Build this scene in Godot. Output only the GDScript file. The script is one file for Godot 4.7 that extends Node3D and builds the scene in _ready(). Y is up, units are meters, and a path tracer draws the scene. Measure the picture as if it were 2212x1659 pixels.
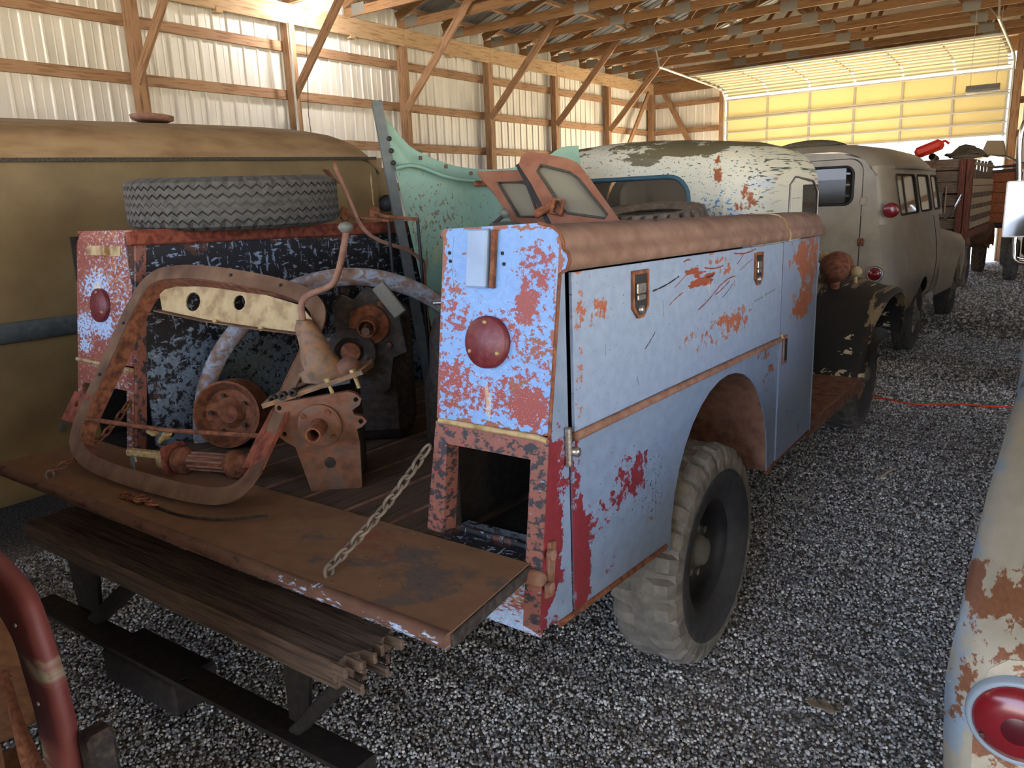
extends Node3D
# A pole barn full of old trucks, seen from behind a blue service-body truck.
var O := Vector3.ZERO
var shear := false
var M := {}
var taken := {}
var boxes := {}

func _ready():
	set_camera_and_light()
	make_materials()
	build_barn()
	build_truck()
	build_cargo()
	build_van()
	build_wagon()
	build_stake_truck()
	build_right_row()
	build_machine()
	build_ground_details()
	build_gravel()

func set_camera_and_light():
	var cam := Camera3D.new()
	cam.name = "camera"
	cam.fov = 52.5557
	cam.near = 0.05
	cam.far = 300.0
	cam.transform = Transform3D(Basis.from_euler(Vector3(deg_to_rad(-13.0492), deg_to_rad(36.263), deg_to_rad(-2.27395))), Vector3(0, 1.66, 0))
	add_child(cam)
	cam.current = true
	var we := WorldEnvironment.new()
	we.name = "environment"
	var e := Environment.new()
	var sky := Sky.new()
	var sm := ProceduralSkyMaterial.new()
	sm.sky_top_color = Color(0.70, 0.78, 0.93)
	sm.sky_horizon_color = Color(0.90, 0.93, 1.0)
	sm.ground_horizon_color = Color(0.62, 0.62, 0.6)
	sm.ground_bottom_color = Color(0.4, 0.4, 0.38)
	sm.sky_energy_multiplier = 1.65
	sm.sun_angle_max = 4.0
	sky.sky_material = sm
	e.background_mode = Environment.BG_SKY
	e.sky = sky
	e.tonemap_mode = Environment.TONE_MAPPER_LINEAR
	e.tonemap_exposure = 2.7
	e.sdfgi_enabled = true
	e.ssao_enabled = true
	e.ssil_enabled = true
	we.environment = e
	add_child(we)
	var sun := DirectionalLight3D.new()
	sun.name = "sun"
	sun.light_color = Color(1.0, 0.95, 0.85)
	sun.light_energy = 20.0
	sun.light_angular_distance = 0.5
	sun.shadow_enabled = true
	sun.basis = Basis.looking_at(Vector3(-0.46, -0.56, 0.69).normalized(), Vector3.UP)
	add_child(sun)

# ---------------------------------------------------------------- naming
func numbered(called: String) -> String:
	var n: int = taken.get(called, 0)
	taken[called] = n + 1
	return called if n == 0 else "%s_%03d" % [called, n]

func thing(called: String, label: String, category: String, base: Vector3, group := "") -> Node3D:
	var o := Node3D.new()
	o.name = numbered(called)
	add_child(o)
	o.position = base
	O = base
	o.set_meta("label", label)
	o.set_meta("category", category)
	if group != "":
		o.set_meta("group", group)
	return o

func structure(called: String, label: String) -> Node3D:
	var o := Node3D.new()
	o.name = called
	add_child(o)
	O = Vector3.ZERO
	o.set_meta("kind", "structure")
	o.set_meta("label", label)
	return o

func node(called: String, parent: Node3D) -> Node3D:
	var o := Node3D.new()
	o.name = called
	parent.add_child(o, true)
	return o

func tag(o: Node3D, label: String, category: String, group := ""):
	o.name = numbered(String(o.name))
	o.set_meta("label", label)
	o.set_meta("category", category)
	if group != "":
		o.set_meta("group", group)

# ---------------------------------------------------------------- meshes
func S() -> SurfaceTool:
	var st := SurfaceTool.new()
	st.begin(Mesh.PRIMITIVE_TRIANGLES)
	return st

# closes the surface as one mesh; uv = [origin, across, up]: the texture is laid flat along those two vectors
func obj(called: String, st: SurfaceTool, m: Material, parent: Node3D = null, uv = null) -> MeshInstance3D:
	st.generate_normals()
	var a := st.commit_to_arrays()
	var v: PackedVector3Array = a[Mesh.ARRAY_VERTEX]
	if uv != null:
		var t := PackedVector2Array()
		t.resize(v.size())
		var o: Vector3 = uv[0]
		var ua: Vector3 = uv[1] / uv[1].length_squared()
		var va: Vector3 = uv[2] / uv[2].length_squared()
		for i in v.size():
			var d := v[i] - o
			t[i] = Vector2(d.dot(ua), d.dot(va))
		a[Mesh.ARRAY_TEX_UV] = t
	for i in v.size():
		var p := v[i]
		if shear:
			p.y += 0.018 * (p.z + 1.5)
		v[i] = p - O
	a[Mesh.ARRAY_VERTEX] = v
	var am := ArrayMesh.new()
	am.add_surface_from_arrays(Mesh.PRIMITIVE_TRIANGLES, a)
	am.surface_set_material(0, m)
	var mi := MeshInstance3D.new()
	mi.mesh = am
	mi.name = called
	if parent:
		parent.add_child(mi, true)
	else:
		add_child(mi, true)
		mi.position = O
	return mi

func q(st: SurfaceTool, a: Vector3, b: Vector3, c: Vector3, d: Vector3):
	for p in [a, b, c, a, c, d]:
		st.add_vertex(p)

# a quad turned away from the point "inner"
func qo(st: SurfaceTool, a: Vector3, b: Vector3, c: Vector3, d: Vector3, inner: Vector3):
	var n := (c - a).cross(d - b)
	if n.dot((a + b + c + d) / 4.0 - inner) > 0.0:
		q(st, d, c, b, a)
	else:
		q(st, a, b, c, d)

func box(st: SurfaceTool, c: Vector3, s: Vector3, b := Basis.IDENTITY, bev := 0.0):
	st.set_smooth_group(-1)
	var h := s / 2.0
	var k := Vector3(bev, bev, bev)
	for ax in 3:
		var j := (ax + 1) % 3
		var l := (ax + 2) % 3
		for sg in [-1.0, 1.0]:
			var p := []
			for w in [[-1, -1], [1, -1], [1, 1], [-1, 1]]:
				var v := Vector3.ZERO
				v[ax] = sg * h[ax]
				v[j] = w[0] * (h[j] - bev)
				v[l] = w[1] * (h[l] - bev)
				p.append(c + b * v)
			qo(st, p[0], p[1], p[2], p[3], c)
	if bev <= 0.0:
		return
	for ax in 3:
		var j := (ax + 1) % 3
		var l := (ax + 2) % 3
		for sj in [-1.0, 1.0]:
			for sl in [-1.0, 1.0]:
				var p := []
				for w in [[-1, 0], [1, 0], [1, 1], [-1, 1]]:
					var v := Vector3.ZERO
					v[ax] = w[0] * (h[ax] - bev)
					v[j] = sj * (h[j] - (bev if w[1] == 1 else 0.0))
					v[l] = sl * (h[l] - (0.0 if w[1] == 1 else bev))
					p.append(c + b * v)
				qo(st, p[0], p[1], p[2], p[3], c)
	for sx in [-1.0, 1.0]:
		for sy in [-1.0, 1.0]:
			for sz in [-1.0, 1.0]:
				var s3 := Vector3(sx, sy, sz)
				var p := []
				for ax in 3:
					var v := (h - k) * s3
					v[ax] = h[ax] * s3[ax]
					p.append(c + b * v)
				if (p[1] - p[0]).cross(p[2] - p[0]).dot(b * s3) > 0.0:
					p.reverse()
				for v in p:
					st.add_vertex(v)

func ring(c: Vector3, x: Vector3, y: Vector3, n: int) -> PackedVector3Array:
	var r := PackedVector3Array()
	for i in n:
		var t := TAU * i / n
		r.append(c + x * cos(t) + y * sin(t))
	return r

# skin over a list of rings with equal numbers of points
func loft(st: SurfaceTool, rings: Array, closed := true, caps := false, grp := 1, flip := false):
	st.set_smooth_group(grp)
	var n: int = rings[0].size()
	for i in rings.size() - 1:
		var a: PackedVector3Array = rings[i]
		var b: PackedVector3Array = rings[i + 1]
		for j in (n if closed else n - 1):
			var k := (j + 1) % n
			if flip:
				q(st, a[j], a[k], b[k], b[j])
			else:
				q(st, a[j], b[j], b[k], a[k])
	if caps:
		st.set_smooth_group(-1)
		for e in [0, rings.size() - 1]:
			var r: PackedVector3Array = rings[e]
			var c := Vector3.ZERO
			for p in r:
				c += p / n
			for j in n:
				var k := (j + 1) % n
				if (e == 0) != flip:
					st.add_vertex(c); st.add_vertex(r[j]); st.add_vertex(r[k])
				else:
					st.add_vertex(c); st.add_vertex(r[k]); st.add_vertex(r[j])

func tube(st: SurfaceTool, pts: Array, r, n := 8, caps := true, closed := false, flat := 1.0, flat_dir := Vector3.UP):
	var rings := []
	var m := pts.size()
	var up := Vector3.UP
	for i in m:
		var d: Vector3
		if closed:
			d = pts[(i + 1) % m] - pts[(i + m - 1) % m]
		else:
			d = pts[mini(i + 1, m - 1)] - pts[maxi(i - 1, 0)]
		d = d.normalized()
		if i == 0:
			up = flat_dir if absf(d.dot(flat_dir)) < 0.95 else Vector3.RIGHT
		var x := up.cross(d).normalized()
		up = d.cross(x).normalized()
		var rr: float = r[i] if r is Array else r
		rings.append(ring(pts[i], x * rr, up * rr * flat, n))
	if closed:
		rings.append(rings[0])
	loft(st, rings, true, caps and not closed)

# turns a profile of (radius, height) about the local y axis
func lathe(st: SurfaceTool, prof: Array, xf: Transform3D, n := 24, sharp := false, a0 := 0.0, a1 := TAU):
	for i in prof.size() - 1:
		st.set_smooth_group(i + 2 if sharp else 1)
		var p: Vector2 = prof[i]
		var r: Vector2 = prof[i + 1]
		for j in n:
			var t := a0 + (a1 - a0) * j / n
			var u := a0 + (a1 - a0) * (j + 1) / n
			var c := Vector3(cos(t), 0, sin(t))
			var d := Vector3(cos(u), 0, sin(u))
			var a1_ := xf * (c * p.x + Vector3(0, p.y, 0))
			var a2_ := xf * (d * p.x + Vector3(0, p.y, 0))
			var b1_ := xf * (c * r.x + Vector3(0, r.y, 0))
			var b2_ := xf * (d * r.x + Vector3(0, r.y, 0))
			if p.x < 1e-5:
				st.add_vertex(a1_); st.add_vertex(b2_); st.add_vertex(b1_)
			elif r.x < 1e-5:
				st.add_vertex(a1_); st.add_vertex(a2_); st.add_vertex(b1_)
			else:
				q(st, a1_, a2_, b2_, b1_)

# a flat outline (local xy) given thickness along local z; holes are outlines cut out of it
func plate(st: SurfaceTool, outline: Array, depth: float, xf: Transform3D, holes := []):
	st.set_smooth_group(-1)
	var poly := PackedVector2Array(outline)
	if Geometry2D.is_polygon_clockwise(poly):
		poly.reverse()
	var loops := [poly]
	for hl in holes:
		var hp := PackedVector2Array(hl)
		if not Geometry2D.is_polygon_clockwise(hp):
			hp.reverse()
		loops.append(hp)
		# joins the hole to the outline by a slit between their nearest points
		var bi := 0
		var bj := 0
		var best := 1e9
		for i in poly.size():
			for j in hp.size():
				var dd := poly[i].distance_squared_to(hp[j])
				if dd < best:
					best = dd
					bi = i
					bj = j
		var merged := PackedVector2Array()
		for i in bi + 1:
			merged.append(poly[i])
		for j in hp.size() + 1:
			merged.append(hp[(bj + j) % hp.size()])
		for i in range(bi, poly.size()):
			merged.append(poly[i])
		poly = merged
	var tri := Geometry2D.triangulate_polygon(poly)
	var z := depth / 2.0
	for i in range(0, tri.size(), 3):
		var a := poly[tri[i]]
		var b := poly[tri[i + 1]]
		var c := poly[tri[i + 2]]
		if (b - a).cross(c - a) > 0.0:
			var w := b
			b = c
			c = w
		for p in [a, b, c]:
			st.add_vertex(xf * Vector3(p.x, p.y, z))
		for p in [a, c, b]:
			st.add_vertex(xf * Vector3(p.x, p.y, -z))
	for lp in loops:
		for i in lp.size():
			var a: Vector2 = lp[i]
			var b: Vector2 = lp[(i + 1) % lp.size()]
			q(st, xf * Vector3(a.x, a.y, -z), xf * Vector3(a.x, a.y, z), xf * Vector3(b.x, b.y, z), xf * Vector3(b.x, b.y, -z))

# a curved sheet of metal with thickness: grid of points, rows of equal length
func sheet(st: SurfaceTool, g: Array, thick: float, grp := 1, flip := false):
	var r := g.size()
	var c: int = g[0].size()
	var back := []
	for i in r:
		var row := PackedVector3Array()
		for j in c:
			var du: Vector3 = g[mini(i + 1, r - 1)][j] - g[maxi(i - 1, 0)][j]
			var dv: Vector3 = g[i][mini(j + 1, c - 1)] - g[i][maxi(j - 1, 0)]
			var n := du.cross(dv).normalized() * (-1.0 if flip else 1.0)
			row.append(g[i][j] - n * thick)
		back.append(row)
	loft(st, g, false, false, grp, not flip)
	loft(st, back, false, false, grp + 1, flip)
	st.set_smooth_group(-1)
	for i in r - 1:
		for j in [0, c - 1]:
			if (j == 0) != flip:
				q(st, g[i][j], g[i + 1][j], back[i + 1][j], back[i][j])
			else:
				q(st, g[i + 1][j], g[i][j], back[i][j], back[i + 1][j])
	for j in c - 1:
		for i in [0, r - 1]:
			if (i == 0) == flip:
				q(st, g[i][j], g[i][j + 1], back[i][j + 1], back[i][j])
			else:
				q(st, g[i][j + 1], g[i][j], back[i][j], back[i][j + 1])

func circle2(c: Vector2, r: float, n := 16, ry := -1.0) -> Array:
	var a := []
	for i in n:
		a.append(c + Vector2(r * cos(TAU * i / n), (r if ry < 0.0 else ry) * sin(TAU * i / n)))
	return a

func rrect(x0: float, y0: float, x1: float, y1: float, r: float, n := 4) -> Array:
	var a := []
	for k in 4:
		var cx := x1 - r if k == 0 or k == 3 else x0 + r
		var cy := y1 - r if k < 2 else y0 + r
		for i in n + 1:
			var t := PI / 2.0 * (k + float(i) / n)
			a.append(Vector2(cx + r * cos(t), cy + r * sin(t)))
	return a

func xf(o: Vector3, x: Vector3, y: Vector3) -> Transform3D:
	var bx := x.normalized()
	var bz := bx.cross(y).normalized()
	return Transform3D(Basis(bx, bz.cross(bx), bz), o)

func along(o: Vector3, d: Vector3) -> Transform3D: # local y along d
	var y := d.normalized()
	var x := (Vector3.RIGHT if absf(y.x) < 0.9 else Vector3.FORWARD).cross(y).normalized()
	return Transform3D(Basis(x, y, x.cross(y)), o)

func bolt(st: SurfaceTool, at: Vector3, n: Vector3, r: float, h: float, sides := 6):
	lathe(st, [Vector2(r, 0), Vector2(r, h), Vector2(0, h)], along(at, n), sides, true)

# a timber or bar as a node of its own, its grain along its length
func beam(called: String, a: Vector3, b: Vector3, w: float, h: float, m: Material, parent: Node3D, side := Vector3.UP) -> MeshInstance3D:
	var len := a.distance_to(b)
	var key := "%.2f %.2f %.2f %d" % [w, h, len, m.get_instance_id()]
	if not boxes.has(key):
		var keep := O
		var ks := shear
		var st := S()
		box(st, Vector3.ZERO, Vector3(w, h, len), Basis.IDENTITY, minf(0.004, minf(w, h) * 0.2))
		st.generate_normals()
		var am := st.commit()
		am.surface_set_material(0, m)
		boxes[key] = am
		O = keep
		shear = ks
	var mi := MeshInstance3D.new()
	mi.mesh = boxes[key]
	mi.name = called
	parent.add_child(mi, true)
	var z := (b - a).normalized()
	var x := side.cross(z).normalized() if absf(side.dot(z)) < 0.99 else Vector3.RIGHT
	mi.transform = Transform3D(Basis(x, z.cross(x), z), (a + b) / 2.0 - O)
	return mi

# ---------------------------------------------------------------- materials
func flatm(c: Color, rough := 0.7, metal := 0.0) -> StandardMaterial3D:
	var m := StandardMaterial3D.new()
	m.albedo_color = c
	m.roughness = rough
	m.metallic = metal
	return m

var noise_tex := {}
# noise through a colour ramp, laid from all sides; sc = repeats per metre (a Vector3 stretches the grain)
func noisem(key: String, stops: Array, freq: float, sc, rough := 0.8, metal := 0.0, bump := 0.0, kind := FastNoiseLite.TYPE_SIMPLEX_SMOOTH, hard := false, size := 512) -> StandardMaterial3D:
	var m := StandardMaterial3D.new()
	m.resource_name = key
	if not noise_tex.has(key):
		var n := FastNoiseLite.new()
		n.seed = hash(key) % 10000
		n.noise_type = kind
		n.frequency = freq
		n.fractal_octaves = 5
		n.fractal_gain = 0.55
		var t := NoiseTexture2D.new()
		t.width = size
		t.height = size
		t.seamless = true
		t.noise = n
		var g := Gradient.new()
		g.offsets = PackedFloat32Array()
		g.colors = PackedColorArray()
		var offs := PackedFloat32Array()
		var cols := PackedColorArray()
		for i in stops.size():
			offs.append(stops[i][0])
			cols.append(stops[i][1])
		g.offsets = offs
		g.colors = cols
		if hard:
			g.interpolation_mode = Gradient.GRADIENT_INTERPOLATE_CONSTANT
		t.color_ramp = g
		noise_tex[key] = t
	m.albedo_texture = noise_tex[key]
	m.uv1_triplanar = true
	m.uv1_scale = sc if sc is Vector3 else Vector3(sc, sc, sc)
	m.roughness = rough
	m.metallic = metal
	if bump > 0.0:
		m.heightmap_enabled = true
		m.heightmap_texture = noise_tex[key]
		m.heightmap_scale = bump
	return m

# paint in layers on a flat picture; a layer shows where noise + bias + its spots exceed one half
# layer: {c, c2, f, sx, sy, b, k, soft, spots: [[u, v, ru, rv, amount], ...]}
func paint(w: int, h: int, base: Color, base2: Color, layers: Array, sd: int, strokes := []) -> ImageTexture:
	var n := FastNoiseLite.new()
	n.seed = sd
	n.fractal_octaves = 4
	n.frequency = 0.02
	var out := PackedByteArray()
	out.resize(w * h * 3)
	var nb := n.get_image(w, h).get_data()
	var r0 := base.r * 255.0
	var g0 := base.g * 255.0
	var b0 := base.b * 255.0
	var dr := (base2.r - base.r)
	var dg := (base2.g - base.g)
	var db := (base2.b - base.b)
	for i in w * h:
		var t := nb[i]
		out[i * 3] = int(r0 + dr * t)
		out[i * 3 + 1] = int(g0 + dg * t)
		out[i * 3 + 2] = int(b0 + db * t)
	for li in layers.size():
		var L: Dictionary = layers[li]
		n.seed = sd * 31 + li * 7 + 1
		n.frequency = L.get("f", 0.02)
		n.fractal_octaves = L.get("oct", 5)
		n.fractal_gain = L.get("gain", 0.6)
		n.noise_type = L.get("type", FastNoiseLite.TYPE_SIMPLEX_SMOOTH)
		var sx: float = L.get("sx", 1.0)
		var sy: float = L.get("sy", 1.0)
		var im := n.get_image(maxi(8, int(w / sx)), maxi(8, int(h / sy)))
		if sx != 1.0 or sy != 1.0:
			im.resize(w, h, Image.INTERPOLATE_CUBIC)
		var nd := im.get_data()
		var fw := 96
		var fh := 96
		var field := Image.create(fw, fh, false, Image.FORMAT_RF)
		var spots: Array = L.get("spots", [])
		var bias: float = L.get("b", 0.0)
		for y in fh:
			for x in fw:
				var s := bias
				var u := (x + 0.5) / fw
				var vv := (y + 0.5) / fh
				for sp in spots:
					var dx: float = (u - sp[0]) / sp[2]
					var dy: float = (vv - sp[1]) / sp[3]
					var dd := dx * dx + dy * dy
					if dd < 6.0:
						s += sp[4] * exp(-dd * dd * 0.7)
				field.set_pixel(x, y, Color(s, 0, 0))
		field.resize(w, h, Image.INTERPOLATE_BILINEAR)
		var fd := field.get_data().to_float32_array()
		var k: float = L.get("k", 1.0) / 255.0
		var inv: float = 1.0 / L.get("soft", 0.03)
		var c: Color = L.c
		var c2: Color = L.get("c2", L.c)
		var amax: float = L.get("a", 1.0)
		for i in w * h:
			var a := (nd[i] * k + fd[i] - 0.5) * inv
			if a > 0.0:
				a = minf(a, 1.0) * amax
				var t := nb[(i * 3) % (w * h)] / 255.0
				var j := i * 3
				out[j] = int(out[j] + ((c.r + (c2.r - c.r) * t) * 255.0 - out[j]) * a)
				out[j + 1] = int(out[j + 1] + ((c.g + (c2.g - c.g) * t) * 255.0 - out[j + 1]) * a)
				out[j + 2] = int(out[j + 2] + ((c.b + (c2.b - c.b) * t) * 255.0 - out[j + 2]) * a)
	# scratches: [u0, v0, u1, v1, half width in pixels, colour, bow]
	for s in strokes:
		var x0: float = s[0] * w
		var y0: float = s[1] * h
		var x1: float = s[2] * w
		var y1: float = s[3] * h
		var steps := int(maxf(absf(x1 - x0), absf(y1 - y0)) * 1.5) + 2
		var col: Color = s[5]
		for i in steps:
			var t := float(i) / (steps - 1)
			var px := lerpf(x0, x1, t)
			var py: float = lerpf(y0, y1, t) + s[6] * sin(PI * t)
			var hw := int(ceil(s[4] * (0.35 + 0.65 * absf(sin(t * 9.0 + s[0] * 40.0)))))
			for dy in range(-hw, hw + 1):
				var xx := int(px)
				var yy := int(py) + dy
				if xx >= 0 and xx < w and yy >= 0 and yy < h:
					var j := (yy * w + xx) * 3
					out[j] = int(col.r * 255)
					out[j + 1] = int(col.g * 255)
					out[j + 2] = int(col.b * 255)
	return ImageTexture.create_from_image(Image.create_from_data(w, h, false, Image.FORMAT_RGB8, out))

func paintm(t: Texture2D, rough := 0.55, metal := 0.0, bump := 0.0) -> StandardMaterial3D:
	var m := StandardMaterial3D.new()
	m.albedo_texture = t
	m.roughness = rough
	m.metallic = metal
	if bump > 0.0:
		m.heightmap_enabled = true
		m.heightmap_texture = t
		m.heightmap_scale = bump
	return m

func glassm(c: Color, rough := 0.05) -> StandardMaterial3D:
	var m := StandardMaterial3D.new()
	m.albedo_color = c
	m.roughness = rough
	m.transparency = BaseMaterial3D.TRANSPARENCY_ALPHA
	return m

func C(hex: String) -> Color:
	return Color.html(hex)

func wood(key: String, a: String, b: String, c: String, sc: Vector3) -> StandardMaterial3D:
	return noisem(key, [[0.0, C(c)], [0.3, C(b)], [0.5, C(a)], [0.7, C(a)], [1.0, C(b)]], 0.012, sc, 0.85, 0.0, 0.03)

func make_materials():
	var long := Vector3(3.2, 3.2, 0.28)
	M.girt = wood("girt", "9a7a5e", "86664b", "664a38", long)
	M.post = wood("post", "957457", "7f5f45", "5b4231", long)
	M.truss = wood("truss", "84623f", "745334", "553b26", long)
	M.header = wood("header", "ab9070", "9a7e5b", "785d43", long)
	M.oldplank = noisem("oldplank", [[0.0, C("2b2118")], [0.4, C("57463a")], [0.55, C("6d5a47")], [0.75, C("4a3c30")], [1.0, C("8a7760")]], 0.02, Vector3(0.22, 5, 5), 0.9, 0.0, 0.5)
	M.bedplank = noisem("bedplank", [[0.0, C("2a211a")], [0.45, C("4d3e31")], [0.6, C("5d4b3a")], [1.0, C("3b2f25")]], 0.02, Vector3(5, 5, 0.25), 0.9, 0.0, 0.4)
	M.stakeboard = noisem("stakeboard", [[0.0, C("3a2f28")], [0.45, C("6b5a4c")], [0.6, C("7b6c5c")], [1.0, C("54483d")]], 0.02, Vector3(0.4, 5, 5), 0.9, 0.0, 0.3)
	M.paleboard = noisem("paleboard", [[0.0, C("7b6a55")], [0.5, C("a4937a")], [1.0, C("8c7a62")]], 0.02, Vector3(5, 5, 0.4), 0.9)
	M.redboard = noisem("redboard", [[0.0, C("3c211a")], [0.5, C("6a3a2c")], [0.7, C("7a4a3a")], [1.0, C("55362c")]], 0.02, Vector3(5, 0.4, 5), 0.85)
	M.whitemetal = noisem("whitemetal", [[0.0, C("c9c8c2")], [0.5, C("d6d5cf")], [1.0, C("dedcd6")]], 0.01, Vector3(0.7, 0.15, 0.7), 0.45)
	M.roofmetal = noisem("roofmetal", [[0.0, C("7d848c")], [0.5, C("8f969d")], [1.0, C("9ea4a9")]], 0.012, 0.5, 0.35, 0.75)
	M.galv = noisem("galv", [[0.0, C("9c9c98")], [0.5, C("b4b4b0")], [1.0, C("c4c4c0")]], 0.05, 2.0, 0.4, 0.6)
	M.plate = noisem("truss plate", [[0.0, C("6d6a62")], [0.5, C("807d74")], [1.0, C("908d84")]], 0.2, 4.0, 0.5, 0.5, 0.1)
	var pane := StandardMaterial3D.new()
	pane.albedo_color = C("e9dca6")
	pane.roughness = 0.6
	pane.backlight_enabled = true
	pane.backlight = Color(0.13, 0.116, 0.06)
	M.pane = pane
	M.rail = flatm(C("b9b7ae"), 0.4, 0.5)
	M.floor = noisem("floor soil", [[0.0, C("5a554f")], [0.4, C("7d776f")], [0.6, C("989188")], [1.0, C("b5ada2")]], 0.06, 0.7, 0.95, 0.0, 3.0, FastNoiseLite.TYPE_SIMPLEX_SMOOTH, false, 1024)
	M.yard = noisem("yard", [[0.0, C("a59a86")], [1.0, C("c8bda6")]], 0.05, 0.3, 0.95)
	M.concrete = flatm(C("8d8a84"), 0.9)
	# metal and rubber
	M.rust = noisem("rust", [[0.0, C("3a2218")], [0.35, C("5d3623")], [0.55, C("7b4a30")], [0.75, C("8c5a3c")], [1.0, C("6b4a38")]], 0.03, 1.6, 0.9, 0.0, 0.06)
	M.rustred = noisem("rustred", [[0.0, C("4a2018")], [0.4, C("6f3424")], [0.6, C("84442f")], [1.0, C("8a523c")]], 0.03, 1.6, 0.85, 0.0, 0.05)
	M.rustdust = noisem("rustdust", [[0.0, C("5f4033")], [0.4, C("7c5949")], [0.6, C("8b6856")], [1.0, C("9a7a66")]], 0.02, 1.3, 0.92, 0.0, 0.12)
	M.rustorange = noisem("rustorange", [[0.0, C("4f2a18")], [0.4, C("784428")], [0.6, C("8c5638")], [1.0, C("9c6c4c")]], 0.03, 2.0, 0.85, 0.0, 0.2)
	M.castrust = noisem("castrust", [[0.0, C("4a2d1e")], [0.35, C("6f4a34")], [0.55, C("84583f")], [0.7, C("6b594d")], [1.0, C("5c5048")]], 0.02, 1.4, 0.85, 0.0, 0.25)
	M.castdark = noisem("castdark", [[0.0, C("1b1816")], [0.5, C("35302c")], [0.75, C("4b4038")], [1.0, C("5d4a3c")]], 0.03, 2.0, 0.75, 0.2, 0.2)
	M.greasy = noisem("greasy", [[0.0, C("3f362d")], [0.35, C("6b5a4a")], [0.5, C("96693f")], [0.7, C("776a5e")], [1.0, C("85584a")]], 0.015, 2.4, 0.8, 0.0, 0.2)
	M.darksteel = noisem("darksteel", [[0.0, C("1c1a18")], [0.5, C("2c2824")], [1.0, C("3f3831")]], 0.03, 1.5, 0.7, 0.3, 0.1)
	M.tanframe = noisem("tanframe", [[0.0, C("40291c")], [0.35, C("5b412f")], [0.6, C("6d523c")], [1.0, C("81664b")]], 0.014, 1.2, 0.85, 0.0, 0.05)
	M.cream = noisem("cream", [[0.0, C("6d4f34")], [0.3, C("92774f")], [0.5, C("b19b6e")], [1.0, C("beaa80")]], 0.015, 1.5, 0.7, 0.0, 0.1)
	M.brass = noisem("brass", [[0.0, C("6e5c38")], [0.5, C("b49c68")], [1.0, C("c8b487")]], 0.04, 3.0, 0.6, 0.2, 0.2)
	M.rubber = noisem("rubber", [[0.0, C("3a3a36")], [0.5, C("514f4a")], [1.0, C("64625b")]], 0.03, 2.0, 0.9, 0.0, 0.1)
	M.rubberdust = noisem("rubberdust", [[0.0, C("56544d")], [0.45, C("706d65")], [0.65, C("7f7c73")], [1.0, C("8e8a80")]], 0.02, 1.2, 0.95, 0.0, 0.04)
	M.sidewall = noisem("sidewall", [[0.0, C("2a2c2e")], [0.5, C("393b3d")], [1.0, C("484a4a")]], 0.02, 1.5, 0.8)
	M.rubbertan = noisem("rubbertan", [[0.0, C("463d33")], [0.5, C("6b5f51")], [1.0, C("857766")]], 0.03, 1.6, 0.95, 0.0, 0.1)
	M.black = noisem("black", [[0.0, C("101113")], [0.6, C("1e2023")], [1.0, C("2c2d30")]], 0.03, 2.0, 0.6)
	M.chrome = flatm(C("d8d8d6"), 0.12, 1.0)
	M.dullchrome = noisem("dullchrome", [[0.0, C("6b6862")], [0.5, C("a09d98")], [1.0, C("c4c2be")]], 0.05, 4.0, 0.35, 0.8)
	var lens := flatm(C("78141d"), 0.2)
	lens.clearcoat_enabled = true
	lens.clearcoat = 0.6
	lens.clearcoat_roughness = 0.2
	M.lens = lens
	M.lensdusty = noisem("lensdusty", [[0.0, C("511619")], [0.5, C("621d21")], [1.0, C("7a4346")]], 0.03, 2.5, 0.45)
	M.glass = glassm(Color(0.5, 0.5, 0.46, 0.45))
	M.dustyglass = glassm(Color(0.56, 0.54, 0.47, 0.72), 0.2)
	M.darkglass = glassm(Color(0.16, 0.15, 0.13, 0.8))
	M.darkglass.metallic_specular = 0.22
	M.mirror = flatm(C("c9cbcb"), 0.06, 1.0)
	M.cord = flatm(C("d8431f"), 0.5)
	M.redplastic = flatm(C("e0391f"), 0.45)
	M.knob = noisem("knob", [[0.0, C("55564f")], [1.0, C("83847a")]], 0.06, 5.0, 0.6)
	M.tan = noisem("van tan", [[0.0, C("7a6746")], [0.5, C("86724d")], [1.0, C("917d58")]], 0.012, 0.5, 0.6)
	M.tanroof = noisem("van roof dust", [[0.0, C("775c40")], [0.35, C("8e7250")], [0.55, C("9d8360")], [1.0, C("a9906c")]], 0.012, Vector3(0.8, 1.6, 0.35), 0.8)
	M.grime = noisem("grime", [[0.0, C("2a2923")], [0.5, C("454239")], [1.0, C("5d594d")]], 0.04, 3.0, 0.8)
	M.bandgrey = noisem("bandgrey", [[0.0, C("434a4c")], [0.5, C("51595a")], [1.0, C("626a69")]], 0.02, 1.5, 0.6)
	M.greypaint = noisem("wagon paint", [[0.0, C("8f897a")], [0.5, C("9e988a")], [1.0, C("a9a394")]], 0.01, 0.6, 0.38)
	M.greendoor = noisem("primer", [[0.0, C("744632")], [0.5, C("865842")], [1.0, C("93674f")]], 0.015, 1.5, 0.75)
	M.bluegrey = noisem("bluegrey", [[0.0, C("7d93ad")], [0.5, C("8aa2bd")], [1.0, C("98adc4")]], 0.01, 1.0, 0.4)
	M.orange = noisem("machine orange", [[0.0, C("4f3019")], [0.5, C("6f4828")], [1.0, C("855a36")]], 0.03, 2.0, 0.8)
	M.canvas = noisem("canvas", [[0.0, C("4c4637")], [0.5, C("6b6350")], [1.0, C("7d745f")]], 0.03, 2.0, 0.95)
	make_paints()

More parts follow.
